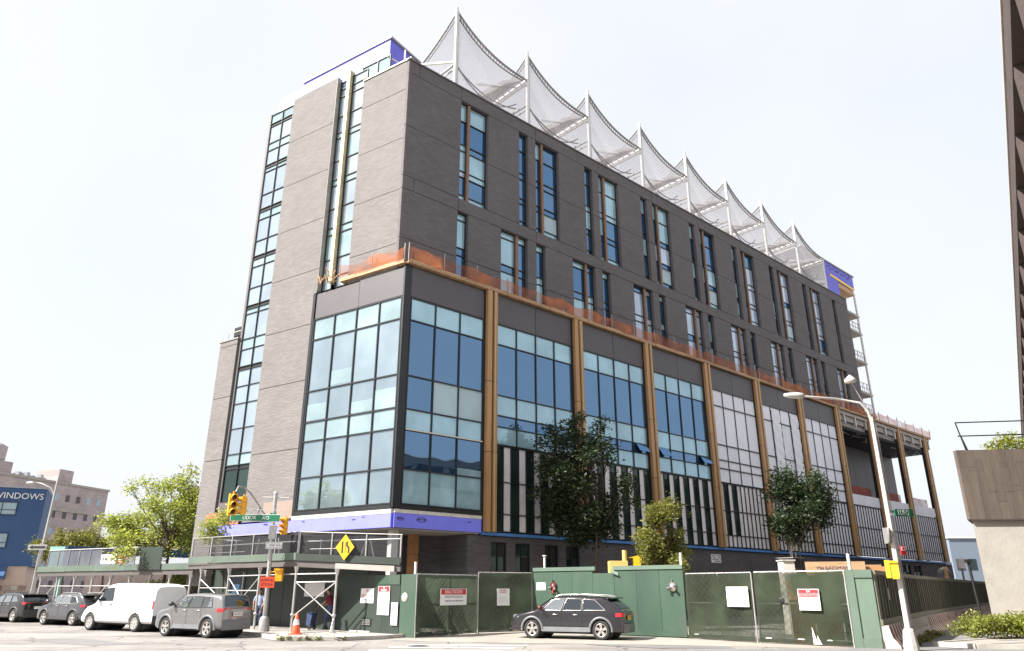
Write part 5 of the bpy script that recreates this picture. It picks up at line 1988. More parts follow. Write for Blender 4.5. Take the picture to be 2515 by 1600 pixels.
q.fbox(Fy, -.19, -.05, 0, .035, -.03, .52)
q.fbox(Fy, -.05, .2, .0, .05, .44, .50)
q.fbox(Fy, -.02, .18, -.16, .0, -.06, -.005)
obj('visor', q, M['bright_yellow'], yb)
q = MB()
q.tube([(LPX - .2, LPY, 2.5), (LPX, LPY, 2.5)], .03, 6)
q.tube([(LPX - .2, LPY, 2.2), (LPX, LPY, 2.15)], .03, 6)
obj('bracket', q, M['sign_orange'], yb)
# ------------------------------------------------------------------ vehicles
def smooth_profile(pts, w=.07, step=.02):
    xs = np.arange(pts[0][0], pts[-1][0] + 1e-6, step)
    zs = np.interp(xs, [p[0] for p in pts], [p[1] for p in pts])
    k = max(1, int(w / step))
    pad = np.concatenate([np.full(k, zs[0]), zs, np.full(k, zs[-1])])
    ker = np.ones(2 * k + 1) / (2 * k + 1)
    zz = np.convolve(pad, ker, 'valid')
    return lambda x: float(np.interp(x, xs, zz))

def wheel(name, parent, x, y, r, w, side, spokes, rim_m):
    q = MB()
    ax = Vector((0, side, 0))
    c = Vector((x, y, r))
    q.lathe([(r * .66, -w / 2), (r * .9, -w / 2), (r * .985, -w * .36), (r, -w * .2), (r, w * .2), (r * .985, w * .36), (r * .9, w / 2), (r * .66, w / 2), (r * .64, w * .3)], c, 28, axis=ax)
    q.lathe([(r * .64, w * .28), (r * .5, w * .1), (0, w * .08)], c, 20, axis=ax)
    t = obj(name, q, M['tyre'], parent, local=True)
    q = MB()
    q.lathe([(r * .68, w * .46), (r * .66, w * .5), (r * .60, w * .5), (r * .58, w * .2)], c, 28, axis=ax)
    s = Vector((1, 0, 0))
    for k in range(spokes):
        a = 2 * math.pi * k / spokes + .3
        d = Vector((math.cos(a), 0, math.sin(a)))
        e = Vector((-math.sin(a), 0, math.cos(a)))
        p0, p1 = c + d * r * .10 + ax * w * .40, c + d * r * .62 + ax * w * .46
        w0, w1 = r * .10, r * .16
        th = ax * w * .12
        q.hexa([p0 - e * w0 - th, p0 + e * w0 - th, p0 + e * w0, p0 - e * w0, p1 - e * w1 - th, p1 + e * w1 - th, p1 + e * w1, p1 - e * w1])
    q.lathe([(r * .15, w * .3), (r * .15, w * .44), (r * .1, w * .47), (0, w * .47)], c, 14, axis=ax)
    obj('rim', q, M[rim_m], t, local=True)
    return t

def car(label, loc, heading, L, W, H, top, zb, belt, wb, wx0, wr, paint, side_win, shield, rear, name='parked_car', cat='car', group='cars parked at the kerb', spokes=5, rim='alloy', cladding=None, lamps=None, plate_m='plate', plate_z=.85, rails=False, tumble=.20, plate_text=None, round_r=.12, bulge=.05, end_round=.16, spoiler=False, extras=None):
    hx = Vector((heading[0], heading[1], 0)).normalized()
    T = thing(name, label, cat, (loc[0], loc[1], .0), math.atan2(hx.y, hx.x), group)
    zt = smooth_profile(top)
    x0, x1 = top[0][0], top[-1][0]
    half = max(-x0, x1)
    def plan(x):
        e = abs(x - (x0 + x1) / 2) / ((x1 - x0) / 2)
        return W / 2 * (1 - end_round * e ** 7)
    def hw(x, z):
        y = plan(x)
        if z < belt:
            y -= bulge * ((z - belt * .72) / (belt * .72)) ** 2
        else:
            y -= bulge * .15 + tumble * (z - belt)
        return y
    def ysec(x, z):
        t_, b_ = zt(x), zb
        y = hw(x, min(z, t_))
        r = min(round_r, (t_ - b_) * .45)
        if z > t_ - r:
            k = (z - (t_ - r)) / r
            y -= r * (1 - math.sqrt(max(0, 1 - min(k, 1) ** 2)))
        rb = .10
        if z < b_ + rb:
            k = ((b_ + rb) - z) / rb
            y -= .10 * k * k
        return max(y, .02)
    xs = sorted(set([round(x, 3) for x in np.linspace(x0, x1, 66)]))
    NZ = 22
    q = MB()
    rings = []
    for x in xs:
        t_ = zt(x)
        pts = []
        zs = [zb + (t_ - zb) * (1 - (1 - k / NZ) ** 1.5) for k in range(NZ + 1)]
        side = [(ysec(x, z), z) for z in zs]
        crown = [(side[-1][0] * f, t_ + .028 * (1 - f * f)) for f in (.75, .5, .25)]
        ring = [(0, zb)] + [(side[0][0] * .6, zb)] + side + crown + [(0, t_ + .03)]
        full = [(y, z) for y, z in ring] + [(-y, z) for y, z in ring[-2:0:-1]]
        rings.append([Vector((x, y, z)) for y, z in full])
    n = len(rings[0])
    vs = [v for r_ in rings for v in r_]
    fs = [(i * n + k, i * n + (k + 1) % n, (i + 1) * n + (k + 1) % n, (i + 1) * n + k) for i in range(len(rings) - 1) for k in range(n)]
    q.add(vs, fs, True)
    q.add(rings[0], [tuple(range(n))])
    q.add(rings[-1], [tuple(range(n))[::-1]])
    body = obj('body', q, M[paint], T, local=True)
    # wheel wells cut out of the body
    wxs = (wx0, wx0 + wb)
    for x in wxs:
        cq = MB()
        cq.lathe([(0, -W * .75), (wr * 1.14, -W * .75), (wr * 1.14, W * .75), (0, W * .75)], (x, 0, wr * 1.0), 32, axis=(0, 1, 0))
        cme = bpy.data.meshes.new('cut')
        bmx = bmesh.new()
        vv = [bmx.verts.new(v) for v in cq.v]
        for f in cq.f:
            try:
                bmx.faces.new([vv[i] for i in f])
            except ValueError:
                pass
        bmesh.ops.remove_doubles(bmx, verts=bmx.verts, dist=1e-5)
        bmesh.ops.recalc_face_normals(bmx, faces=bmx.faces)
        bmx.to_mesh(cme)
        bmx.free()
        co = bpy.data.objects.new('cut', cme)
        col.objects.link(co)
        tmp = bpy.data.objects.new('cut_body', body.data)
        col.objects.link(tmp)
        md = tmp.modifiers.new('b', 'BOOLEAN')
        md.operation = 'DIFFERENCE'
        md.solver = 'EXACT'
        md.object = co
        dg = bpy.context.evaluated_depsgraph_get()
        new = bpy.data.meshes.new_from_object(tmp.evaluated_get(dg))
        bpy.data.objects.remove(tmp)
        bpy.data.objects.remove(co)
        body.data = new
    body.data.materials.clear()
    body.data.materials.append(M[paint])
    # dark inner well
    q = MB()
    for x in wxs:
        q.lathe([(0, -W * .36), (wr * 1.12, -W * .36), (wr * 1.12, W * .36), (0, W * .36)], (x, 0, wr * 1.0), 24, axis=(0, 1, 0))
    q.box(wx0, wx0 + wb, -W * .3, W * .3, zb - .07, zb + .05)
    obj('underbody', q, M['black'], T, local=True)
    for x in wxs:
        for s in (1, -1):
            wheel('wheel', T, x, s * (W / 2 - wr * .36), wr, wr * .62, s, spokes, rim)
    if cladding:
        for x in wxs:
            for s in (1, -1):
                q = MB()
                A = [math.radians(a) for a in np.linspace(-8, 188, 26)]
                vs = []
                for a in A:
                    for rr, off in ((1.10, -.04), (1.12, .028), (1.33, .024), (1.36, -.02)):
                        px_, pz_ = x + wr * rr * math.cos(a), wr + wr * rr * math.sin(a)
                        pz_ = max(pz_, zb - .02)
                        yy = ysec(min(max(px_, x0), x1), max(pz_, zb + .08)) + off
                        vs.append(Vector((px_, s * yy, pz_)))
                q.add(vs, [(i * 4 + k, i * 4 + k + 1, (i + 1) * 4 + k + 1, (i + 1) * 4 + k) for i in range(len(A) - 1) for k in range(3)], True)
                obj('wheel_arch', q, M[cladding], T, local=True)
        for s in (1, -1):
            q = MB()
            q.grid(lambda a, b: Vector((wx0 + wr * 1.2 + (wb - 2.4 * wr) * a, s * (ysec(wx0 + wr + (wb - 2 * wr) * a, zb + .12) + .012 + .012 * (1 - b)), zb + .015 + (b * .17))), 8, 3)
            obj('sill', q, M[cladding], T, local=True)
    # side glass
    for s in (1, -1):
        for poly, gm in side_win:
            q = MB()
            (ax_, az_), (bx_, bz_), (cx_, cz_), (dx_, dz_) = poly
            def fn(a, b):
                x = (ax_ * (1 - a) + bx_ * a) * (1 - b) + (dx_ * (1 - a) + cx_ * a) * b
                z = (az_ * (1 - a) + bz_ * a) * (1 - b) + (dz_ * (1 - a) + cz_ * a) * b
                return Vector((x, s * (ysec(x, z) + .006), z))
            q.grid(fn, 10, 6)
            obj('side_window', q, M[gm], T, local=True)
            q = MB()
            ring = [fn(0, 0), fn(.5, 0), fn(1, 0), fn(1, .5), fn(1, 1), fn(.5, 1), fn(0, 1), fn(0, .5), fn(0, 0)]
            q.tube(ring, .014, 5)
            obj('window_trim', q, M['black'] if not rails else M['alloy'], T, local=True)
    # windscreen and rear glass
    for nm, (xa, xb, gm, m0, m1) in (('windscreen', shield), ('rear_window', rear)):
        q = MB()
        def fn(a, b):
            x = xa + (xb - xa) * b
            z = zt(x)
            e = 1e-2
            sl = (zt(x + e) - zt(x - e)) / (2 * e)
            nx = Vector((-sl, 0, 1)).normalized()
            w = (ysec(x, z - round_r * .8) - (m0 + (m1 - m0) * b))
            y = (2 * a - 1) * w
            f = min(1, abs(y) / max(ysec(x, z), .3))
            return Vector((x, y, z + .028 * (1 - f * f))) + nx * .012
        q.grid(fn, 12, 10)
        obj(nm, q, M[gm], T, local=True)
    # seams and door handles
    for s in (1, -1):
        for xd, z0, z1 in (extras or {}).get('seams', []):
            q = MB()
            q.tube([Vector((xd, s * (ysec(xd, z) + .001), z)) for z in np.linspace(z0, z1, 10)], .007, 4)
            obj('door_seam', q, M['black'], T, local=True)
        for xd, z in (extras or {}).get('handles', []):
            q = MB()
            y = s * (ysec(xd, z) + .02)
            q.tube([(xd - .09, y, z), (xd - .05, y + s * .012, z + .004), (xd + .05, y + s * .012, z + .004), (xd + .09, y, z)], .016, 6)
            obj('door_handle', q, M['alloy'] if paint != 'paint_white' else M['black'], T, local=True)
        mx, mz = (extras or {}).get('mirror', (shield[0] - .1, belt + .06))
        q = MB()
        y0 = s * (ysec(mx, mz) - .02)
        q.tube([(mx, y0, mz), (mx + .02, y0 + s * .12, mz + .02)], .03, 6)
        q.lathe([(0, -.10), (.07, -.09), (.10, 0), (.08, .08), (0, .10)], (mx + .02, y0 + s * .2, mz + .05), 12, axis=(0, s, 0))
        obj('wing_mirror', q, M[(extras or {}).get('mirror_m', paint)], T, local=True)
        xt, zt0, zt1, wt, dl = lamps
        q = MB()
        def lf(a, b):
            # wraps from the side round the rear corner
            z = zt0 + (zt1 - zt0) * b
            if a < .5:
                x = xt + dl * (1 - 2 * a)
                return Vector((x, s * (ysec(x, z) + .012), z))
            f = (a - .5) * 2
            y = ysec(xt, z) * (1 - f) + (ysec(xt, z) - wt) * f
            return Vector((xt - .016, s * y, z))
        q.grid(lf, 14, 5)
        obj('tail_lamp', q, M['tail_red'], T, local=True)
        q = MB()
        xf = x1 - .04
        q.grid(lambda a, b: Vector((xf - .34 * a, s * (ysec(xf - .34 * a, belt * .78 + .13 * b) + .006), belt * .74 + .12 * b + .03 * a)), 8, 3)
        obj('headlamp', q, M['g_carlight'], T, local=True)
    # rear bumper, plate, badge strip
    xr = x0 - .012
    q = MB()
    def bf(a, b):
        ang = (a * 2 - 1)
        z = zb - .01 + b * (lamps[1] * .72 - zb)
        yy = plan(x0 + .05) * ang
        return Vector((xr - .05 * (1 - abs(ang) ** 6) - .02 * math.sin(math.pi * b), yy * 1.0, z))
    q.grid(bf, 16, 5)
    obj('rear_bumper', q, M[cladding or paint] if (extras or {}).get('bumper') is None else M[(extras or {})['bumper']], T, local=True)
    q = MB()
    pz = plate_z
    q.box(xr - .035, xr - .02, -.22, .22, pz - .075, pz + .075)
    pl_ = obj('licence_plate', q, M[plate_m], T, local=True)
    if plate_text:
        tx = text('lettering', plate_text, M['ink'], (0, 0, 0), (0, -1, 0), UPZ, .12, None, .001)
        tx.parent = T
        tx.matrix_local = Matrix(((0, 0, -1, xr - .038), (-1, 0, 0, 0), (0, 1, 0, pz), (0, 0, 0, 1)))
    if rails:
        for s in (1, -1):
            q = MB()
            xa, xb = rails
            q.tube([Vector((x, s * (ysec(x, zt(x) - .03) - .04), zt(x) + .05 * (1 if xa + .1 < x < xb - .1 else .1))) for x in np.linspace(xa, xb, 14)], .018, 6)
            obj('roof_rail', q, M['alloy'], T, local=True)
    if spoiler:
        xs_ = spoiler
        q = MB()
        z = zt(xs_ + .25)
        w = ysec(xs_ + .25, z - .06)
        q.prism([Vector((xs_ - .12, -w, z - .05)), Vector((xs_ + .2, -w, z + .01)), Vector((xs_ + .22, -w, z + .035)), Vector((xs_ - .14, -w, z - .0))], (0, 2 * w, 0))
        obj('spoiler', q, M[paint], T, local=True)
    return T

def place(fw, rw, W, heading, x_rear_axle):
    """ground point of the car origin from the near (left) rear wheel's foot"""
    h = Vector((heading[0], heading[1], 0)).normalized()
    left = Vector((-h.y, h.x, 0))
    p = Vector((rw[0], rw[1], 0)) - left * (W / 2 - .1) - h * x_rear_axle
    return (p.x, p.y)
az = lambda d: (math.sin(math.radians(d)), math.cos(math.radians(d)))
# dark wagon in front of the green hoarding
hd = az(-66)
W_ = 1.82
car('dark plum wagon with grey wheel arches in front of the green hoarding', place(None, (3.42, 30.15), W_, hd, -1.42), hd, 4.75, W_, 1.52,
    [(-2.28, .98), (-2.24, 1.06), (-1.72, 1.47), (-1.45, 1.545), (-.4, 1.60), (.35, 1.57), (.62, 1.5), (1.28, 1.08), (1.5, 1.03), (2.1, .90), (2.32, .74), (2.38, .55)], .27, 1.02, 2.84, -1.42, .36, 'paint_navy',
    [(((-1.62, 1.07), (-.72, 1.06), (-.72, 1.47), (-1.2, 1.44)), 'g_car'), (((-.66, 1.06), (.14, 1.05), (-.06, 1.49), (-.66, 1.475)), 'g_car'), (((.20, 1.05), (1.0, 1.06), (.52, 1.44), (.02, 1.49)), 'g_carlight')],
    (.60, 1.26, 'g_carlight', .10, .06), (-2.18, -1.66, 'g_car', .12, .16), cladding='cladding', lamps=(-2.27, .84, .98, .36, .26), plate_m='plate_gold', plate_z=.80, rails=(-1.7, .45), plate_text='YP54',
    extras=dict(seams=[(-.68, .38, 1.03), (.18, .38, 1.03), (1.2, .5, 1.0)], handles=[(-.42, .9), (.42, .9)], mirror=(.98, 1.10), mirror_m='brass_red'), spoiler=-1.75)
# grey off-roader nearest on the left
hd = az(-59)
W_ = 1.62
car('light grey off-roader with dark rear glass, nearest in the parked row', place(None, (-12.15, 31.45), W_, hd, -1.32), hd, 4.3, W_, 1.62,
    [(-2.12, 1.0), (-2.09, 1.12), (-1.92, 1.56), (-1.72, 1.625), (-.6, 1.675), (.25, 1.65), (.5, 1.58), (1.1, 1.16), (1.28, 1.11), (1.9, 1.0), (2.1, .84), (2.14, .6)], .32, 1.10, 2.62, -1.32, .375, 'paint_grey',
    [(((-1.52, 1.15), (-.95, 1.15), (-.92, 1.53), (-1.40, 1.53)), 'g_carlight'), (((-.88, 1.15), (-.05, 1.14), (-.22, 1.56), (-.86, 1.555)), 'g_carlight'), (((.02, 1.14), (.85, 1.15), (.40, 1.52), (-.14, 1.56)), 'g_carlight')],
    (.48, 1.08, 'g_carlight', .08, .05), (-2.07, -1.86, 'g_car', .10, .16), cladding='cladding', lamps=(-2.10, .98, 1.12, .30, .30), plate_z=.90, plate_text='GUZ2X',
    extras=dict(seams=[(-.90, .45, 1.1), (-.02, .45, 1.1), (.95, .5, 1.05)], handles=[(-.72, 1.03), (.16, 1.03)], mirror=(.82, 1.22), mirror_m='cladding_dark'), rails=False)
# white van
hd = az(-61)
W_ = 1.80
car('white panel van without rear windows, second in the parked row', place(None, (-17.25, 36.0), W_, hd, -1.45), hd, 5.3, W_, 2.02,
    [(-2.62, 1.9), (-2.58, 1.98), (-2.3, 2.06), (.6, 2.10), (.95, 2.04), (1.62, 1.34), (1.8, 1.22), (2.4, 1.04), (2.58, .86), (2.64, .62)], .36, 1.28, 3.35, -1.45, .38, 'paint_white',
    [(((.32, 1.34), (1.42, 1.30), (.96, 1.88), (.42, 1.92)), 'g_car')],
    (.98, 1.58, 'g_car', .1, .06), (-2.61, -2.60, 'paint_white', .25, .25), name='parked_van', cat='van', rim='steel_rim', spokes=8, lamps=(-2.60, .98, 1.34, .15, .06), plate_z=.62,
    extras=dict(seams=[(.22, .5, 1.95), (1.5, .55, 1.25), (-1.0, .5, 1.95)], handles=[(.42, 1.18)], mirror=(1.32, 1.38), mirror_m='black', bumper='cladding_dark'), tumble=.10, round_r=.2, end_round=.06)
# slate crossover
hd = az(-60)
W_ = 1.74
car('dark slate crossover with roof bars, third in the parked row', place(None, (-23.5, 42.0), W_, hd, -1.34), hd, 4.45, W_, 1.62,
    [(-2.2, 1.02), (-2.15, 1.10), (-1.82, 1.50), (-1.6, 1.585), (-.5, 1.63), (.3, 1.6), (.55, 1.53), (1.2, 1.12), (1.4, 1.07), (2.0, .95), (2.18, .8), (2.24, .6)], .30, 1.08, 2.7, -1.34, .37, 'paint_slate',
    [(((-1.62, 1.16), (-.9, 1.12), (-.9, 1.48), (-1.3, 1.46)), 'g_car'), (((-.84, 1.12), (.0, 1.11), (-.16, 1.52), (-.82, 1.50)), 'g_carlight'), (((.06, 1.11), (.92, 1.12), (.45, 1.48), (-.08, 1.52)), 'g_carlight')],
    (.54, 1.16, 'g_carlight', .08, .05), (-2.10, -1.76, 'g_car', .10, .16), cladding='cladding_dark', lamps=(-2.18, .95, 1.06, .3, .3), plate_z=.85, rails=(-1.5, .3),
    extras=dict(seams=[(-.86, .42, 1.08), (.03, .42, 1.08), (1.05, .5, 1.05)], handles=[(-.65, 1.0), (.22, 1.0)], mirror=(.9, 1.2)), spoiler=-1.86)
W_ = 1.76
car('black crossover with red tail lamps, last in the row at the picture edge', place(None, (-29.5, 46.4), W_, hd, -1.36), hd, 4.6, W_, 1.64,
    [(-2.26, 1.02), (-2.21, 1.12), (-1.85, 1.52), (-1.6, 1.60), (-.5, 1.65), (.3, 1.62), (.58, 1.55), (1.25, 1.13), (1.45, 1.08), (2.1, .95), (2.26, .8), (2.31, .6)], .30, 1.08, 2.76, -1.36, .38, 'paint_black',
    [(((-1.62, 1.16), (-.9, 1.12), (-.9, 1.48), (-1.3, 1.46)), 'g_carlight'), (((-.84, 1.12), (.0, 1.11), (-.16, 1.52), (-.82, 1.50)), 'g_carlight'), (((.06, 1.11), (.92, 1.12), (.45, 1.48), (-.08, 1.52)), 'g_carlight')],
    (.56, 1.2, 'g_carlight', .08, .05), (-2.16, -1.78, 'g_car', .10, .16), cladding='cladding_dark', lamps=(-2.24, 1.0, 1.12, .34, .22), plate_z=.82,
    extras=dict(seams=[(-.86, .42, 1.08), (.03, .42, 1.08)], handles=[(-.65, 1.0), (.22, 1.0)], mirror=(.95, 1.2)), spoiler=-1.9)
# ------------------------------------------------------------------ people
def person(label, loc, rz, joints, radii, edges, regions, hair_c, extra=None, H=1.74):
    """one skin surface grown on a posed skeleton; regions picks the cloth or skin of every face"""
    T = thing('person', label, 'person', loc, rz, None)
    me = bpy.data.meshes.new('body')
    names = list(joints)
    idx = {n: i for i, n in enumerate(names)}
    me.from_pydata([joints[n] for n in names], [(idx[a], idx[b]) for a, b in edges], [])
    tmp = bpy.data.objects.new('tmp_body', me)
    col.objects.link(tmp)
    md = tmp.modifiers.new('skin', 'SKIN')
    sk = me.skin_vertices[0].data
    for n in names:
        r = radii[n]
        sk[idx[n]].radius = r if isinstance(r, tuple) else (r, r)
        sk[idx[n]].use_root = n == 'pelvis'
    md.use_smooth_shade = True
    s = tmp.modifiers.new('sub', 'SUBSURF')
    s.levels = s.render_levels = 2
    dg = bpy.context.evaluated_depsgraph_get()
    new = bpy.data.meshes.new_from_object(tmp.evaluated_get(dg))
    bpy.data.objects.remove(tmp)
    new.materials.clear()
    mats = ['skin', regions['top'], regions['legs'], 'black']
    for m in mats:
        new.materials.append(M[m])
    pos = {n: Vector(joints[n]) for n in names}
    for p in new.polygons:
        c = p.center
        near = min(names, key=lambda n: (pos[n] - c).length - (radii[n] if not isinstance(radii[n], tuple) else max(radii[n])))
        p.material_index = regions['map'](near, c)
        p.use_smooth = True
    o = bpy.data.objects.new('body', new)
    col.objects.link(o)
    o.parent = T
    q = MB()
    hc = Vector(hair_c)
    q.grid(lambda a, b: hc + Vector((.098 * math.cos(2 * math.pi * a) * math.sin(math.pi * .62 * b) - .012, .088 * math.sin(2 * math.pi * a) * math.sin(math.pi * .62 * b), .118 * math.cos(math.pi * .62 * b))), 18, 9)
    obj('hair', q, M['hair'], T, local=True)
    return T
def hand(j, r, e, base, wrist, d, up, side):
    """palm and five bent fingers of unequal length, thumb leaving the side of the palm"""
    d, up = Vector(d).normalized(), Vector(up).normalized()
    s = d.cross(up).normalized() * side
    w = Vector(j[wrist])
    j[base + 'palm'] = tuple(w + d * .07)
    r[base + 'palm'] = (.034, .018)
    e.append((wrist, base + 'palm'))
    for k, (off, ln) in enumerate(((-.027, .062), (-.009, .074), (.009, .07), (.026, .055))):
        a = w + d * .10 + s * off
        j[base + 'f%d' % k] = tuple(a)
        j[base + 'm%d' % k] = tuple(a + d * ln * .5 - up * .012)
        j[base + 't%d' % k] = tuple(a + d * ln * .8 - up * .045)
        for t in 'fmt':
            r[base + t + str(k)] = .009
        e += [(base + 'palm', base + 'f%d' % k), (base + 'f%d' % k, base + 'm%d' % k), (base + 'm%d' % k, base + 't%d' % k)]
    a = w + d * .035 - s * .03
    j[base + 'th'] = tuple(a)
    j[base + 'tt'] = tuple(a + d * .04 - s * .025 - up * .02)
    r[base + 'th'] = .011
    r[base + 'tt'] = .009
    e += [(base + 'palm', base + 'th'), (base + 'th', base + 'tt')]
# figure walking towards the left under the shed (+x = walking direction)
J = dict(pelvis=(0, 0, .93), waist=(.05, 0, 1.08), chest=(.11, 0, 1.28), neck=(.16, 0, 1.46), headlow=(.19, 0, 1.55), head=(.21, 0, 1.64), headtop=(.20, 0, 1.70),
         lsh=(.12, .19, 1.39), lel=(.22, .25, 1.14), lwr=(.44, .20, 1.04), rsh=(.12, -.19, 1.39), rel=(.16, -.25, 1.12), rwr=(.40, -.22, 1.04),
         lhip=(0, .10, .90), lkn=(.20, .11, .50), lan=(.14, .11, .10), lto=(.30, .12, .045), rhip=(0, -.10, .90), rkn=(-.02, -.11, .50), ran=(-.30, -.11, .14), rto=(-.18, -.12, .05))
R = dict(pelvis=(.15, .125), waist=(.145, .11), chest=(.165, .12), neck=.055, headlow=.07, head=(.085, .098), headtop=(.06, .07), lsh=.068, lel=.047, lwr=.032, rsh=.068, rel=.047, rwr=.032, lhip=.098, lkn=.066, lan=.045, lto=.04, rhip=.098, rkn=.066, ran=.045, rto=.04)
ED = [('pelvis', 'waist'), ('waist', 'chest'), ('chest', 'neck'), ('neck', 'headlow'), ('headlow', 'head'), ('head', 'headtop'), ('chest', 'lsh'), ('lsh', 'lel'), ('lel', 'lwr'), ('chest', 'rsh'), ('rsh', 'rel'), ('rel', 'rwr'), ('pelvis', 'lhip'), ('lhip', 'lkn'), ('lkn', 'lan'), ('lan', 'lto'), ('pelvis', 'rhip'), ('rhip', 'rkn'), ('rkn', 'ran'), ('ran', 'rto')]
J['nose'] = (.31, 0, 1.62); R['nose'] = .014; ED.append(('head', 'nose'))
for s_, y_ in (('l', .095), ('r', -.095)):
    J[s_ + 'ear'] = (.20, y_, 1.63); R[s_ + 'ear'] = .018; ED.append(('head', s_ + 'ear'))
hand(J, R, ED, 'lh', 'lwr', (.95, -.05, -.3), (0, 0, 1), 1)
hand(J, R, ED, 'rh', 'rwr', (.95, .05, -.3), (0, 0, 1), -1)
def mp_(n, c):
    if n in ('pelvis', 'lhip', 'rhip', 'lkn', 'rkn') or (n in ('lan', 'ran') and c.z > .13):
        return 2
    if n in ('lan', 'ran', 'lto', 'rto'):
        return 3
    if n in ('waist', 'chest', 'lsh', 'rsh') or (n in ('lel', 'rel') and c.z > 1.2):
        return 1
    return 0
P1 = person('person in maroon shirt and blue jeans walking left under the shed', (-8.1, 35.05, .14), math.radians(165), J, R, ED, dict(top='maroon', legs='jeans', map=mp_), (.20, 0, 1.645))
for y in (.045, -.045):
    q = MB()
    q.lathe([(0, .012), (.012, .008), (.014, 0)], (.296, y * .8, 1.65), 8, axis=(1, 0, 0))
    obj('eye', q, M['black'], P1, local=True)
q = MB()
q.tube([(.30, -.02, 1.575), (.305, 0, 1.572), (.30, .02, 1.575)], .006, 5)
obj('mouth', q, M['maroon'], P1, local=True)
# upright shopping cart pushed by that person
CT = thing('hand_cart', 'dark upright hand cart pushed by the walker under the shed', 'cart', (-8.75, 35.2, .14), math.radians(165))
q = MB()
for y in (-.2, .2):
    q.tube([(-.02, y, 1.0), (.10, y, .85), (.22, y, .12)], .016, 6)
q.tube([(-.02, -.2, 1.0), (-.02, .2, 1.0)], .018, 6)
q.tube([(.2, -.2, .3), (.2, .2, .3)], .014, 6)
obj('cart_frame', q, M['black'], CT, local=True)
q = MB()
q.hexa([Vector(p) for p in ((.18, -.2, .18), (.42, -.2, .18), (.42, .2, .18), (.18, .2, .18), (.12, -.2, .72), (.40, -.2, .72), (.40, .2, .72), (.12, .2, .72))])
obj('cart_bag', q, M['jeans'], CT, local=True)
for y in (-.22, .22):
    q = MB()
    q.lathe([(.05, -.015), (.09, -.012), (.09, .012), (.05, .015)], (.22, y, .09), 14, axis=(0, 1, 0))
    obj('cart_wheel', q, M['tyre'], CT, local=True)
J2 = dict(J)
J2.update(lkn=(.05, .11, .49), lan=(.0, .11, .1), lto=(.15, .12, .045), rkn=(.04, -.11, .49), ran=(-.02, -.11, .1), rto=(.13, -.12, .045), lel=(.06, .26, 1.12), lwr=(.16, .2, .92), rel=(.06, -.26, 1.12), rwr=(.16, -.2, .92), neck=(.06, 0, 1.47), headlow=(.08, 0, 1.55), head=(.10, 0, 1.64), headtop=(.09, 0, 1.70), chest=(.03, 0, 1.28), waist=(.01, 0, 1.08), lsh=(.03, .19, 1.39), rsh=(.03, -.19, 1.39), nose=(.2, 0, 1.62), lear=(.09, .095, 1.63), rear=(.09, -.095, 1.63))
ED2 = [e for e in ED if not (e[1][:2] in ('lh', 'rh') and e[1] not in ('lhip', 'rhip'))]
J2 = {k: v for k, v in J2.items() if not (k[:2] in ('lh', 'rh') and k not in ('lhip', 'rhip'))}
R2 = {k: v for k, v in R.items() if k in J2}
ED2 = [e for e in ED2 if e[0] in J2 and e[1] in J2]
hand(J2, R2, ED2, 'lh', 'lwr', (.3, -.05, -.95), (1, 0, .2), 1)
hand(J2, R2, ED2, 'rh', 'rwr', (.3, .05, -.95), (1, 0, .2), -1)
P2 = person('person in pale blue top standing in the shade behind the grey off-roader', (-11.75, 36.3, .14), math.radians(-100), J2, R2, ED2, dict(top='pale_blue', legs='jeans', map=mp_), (.09, 0, 1.645))

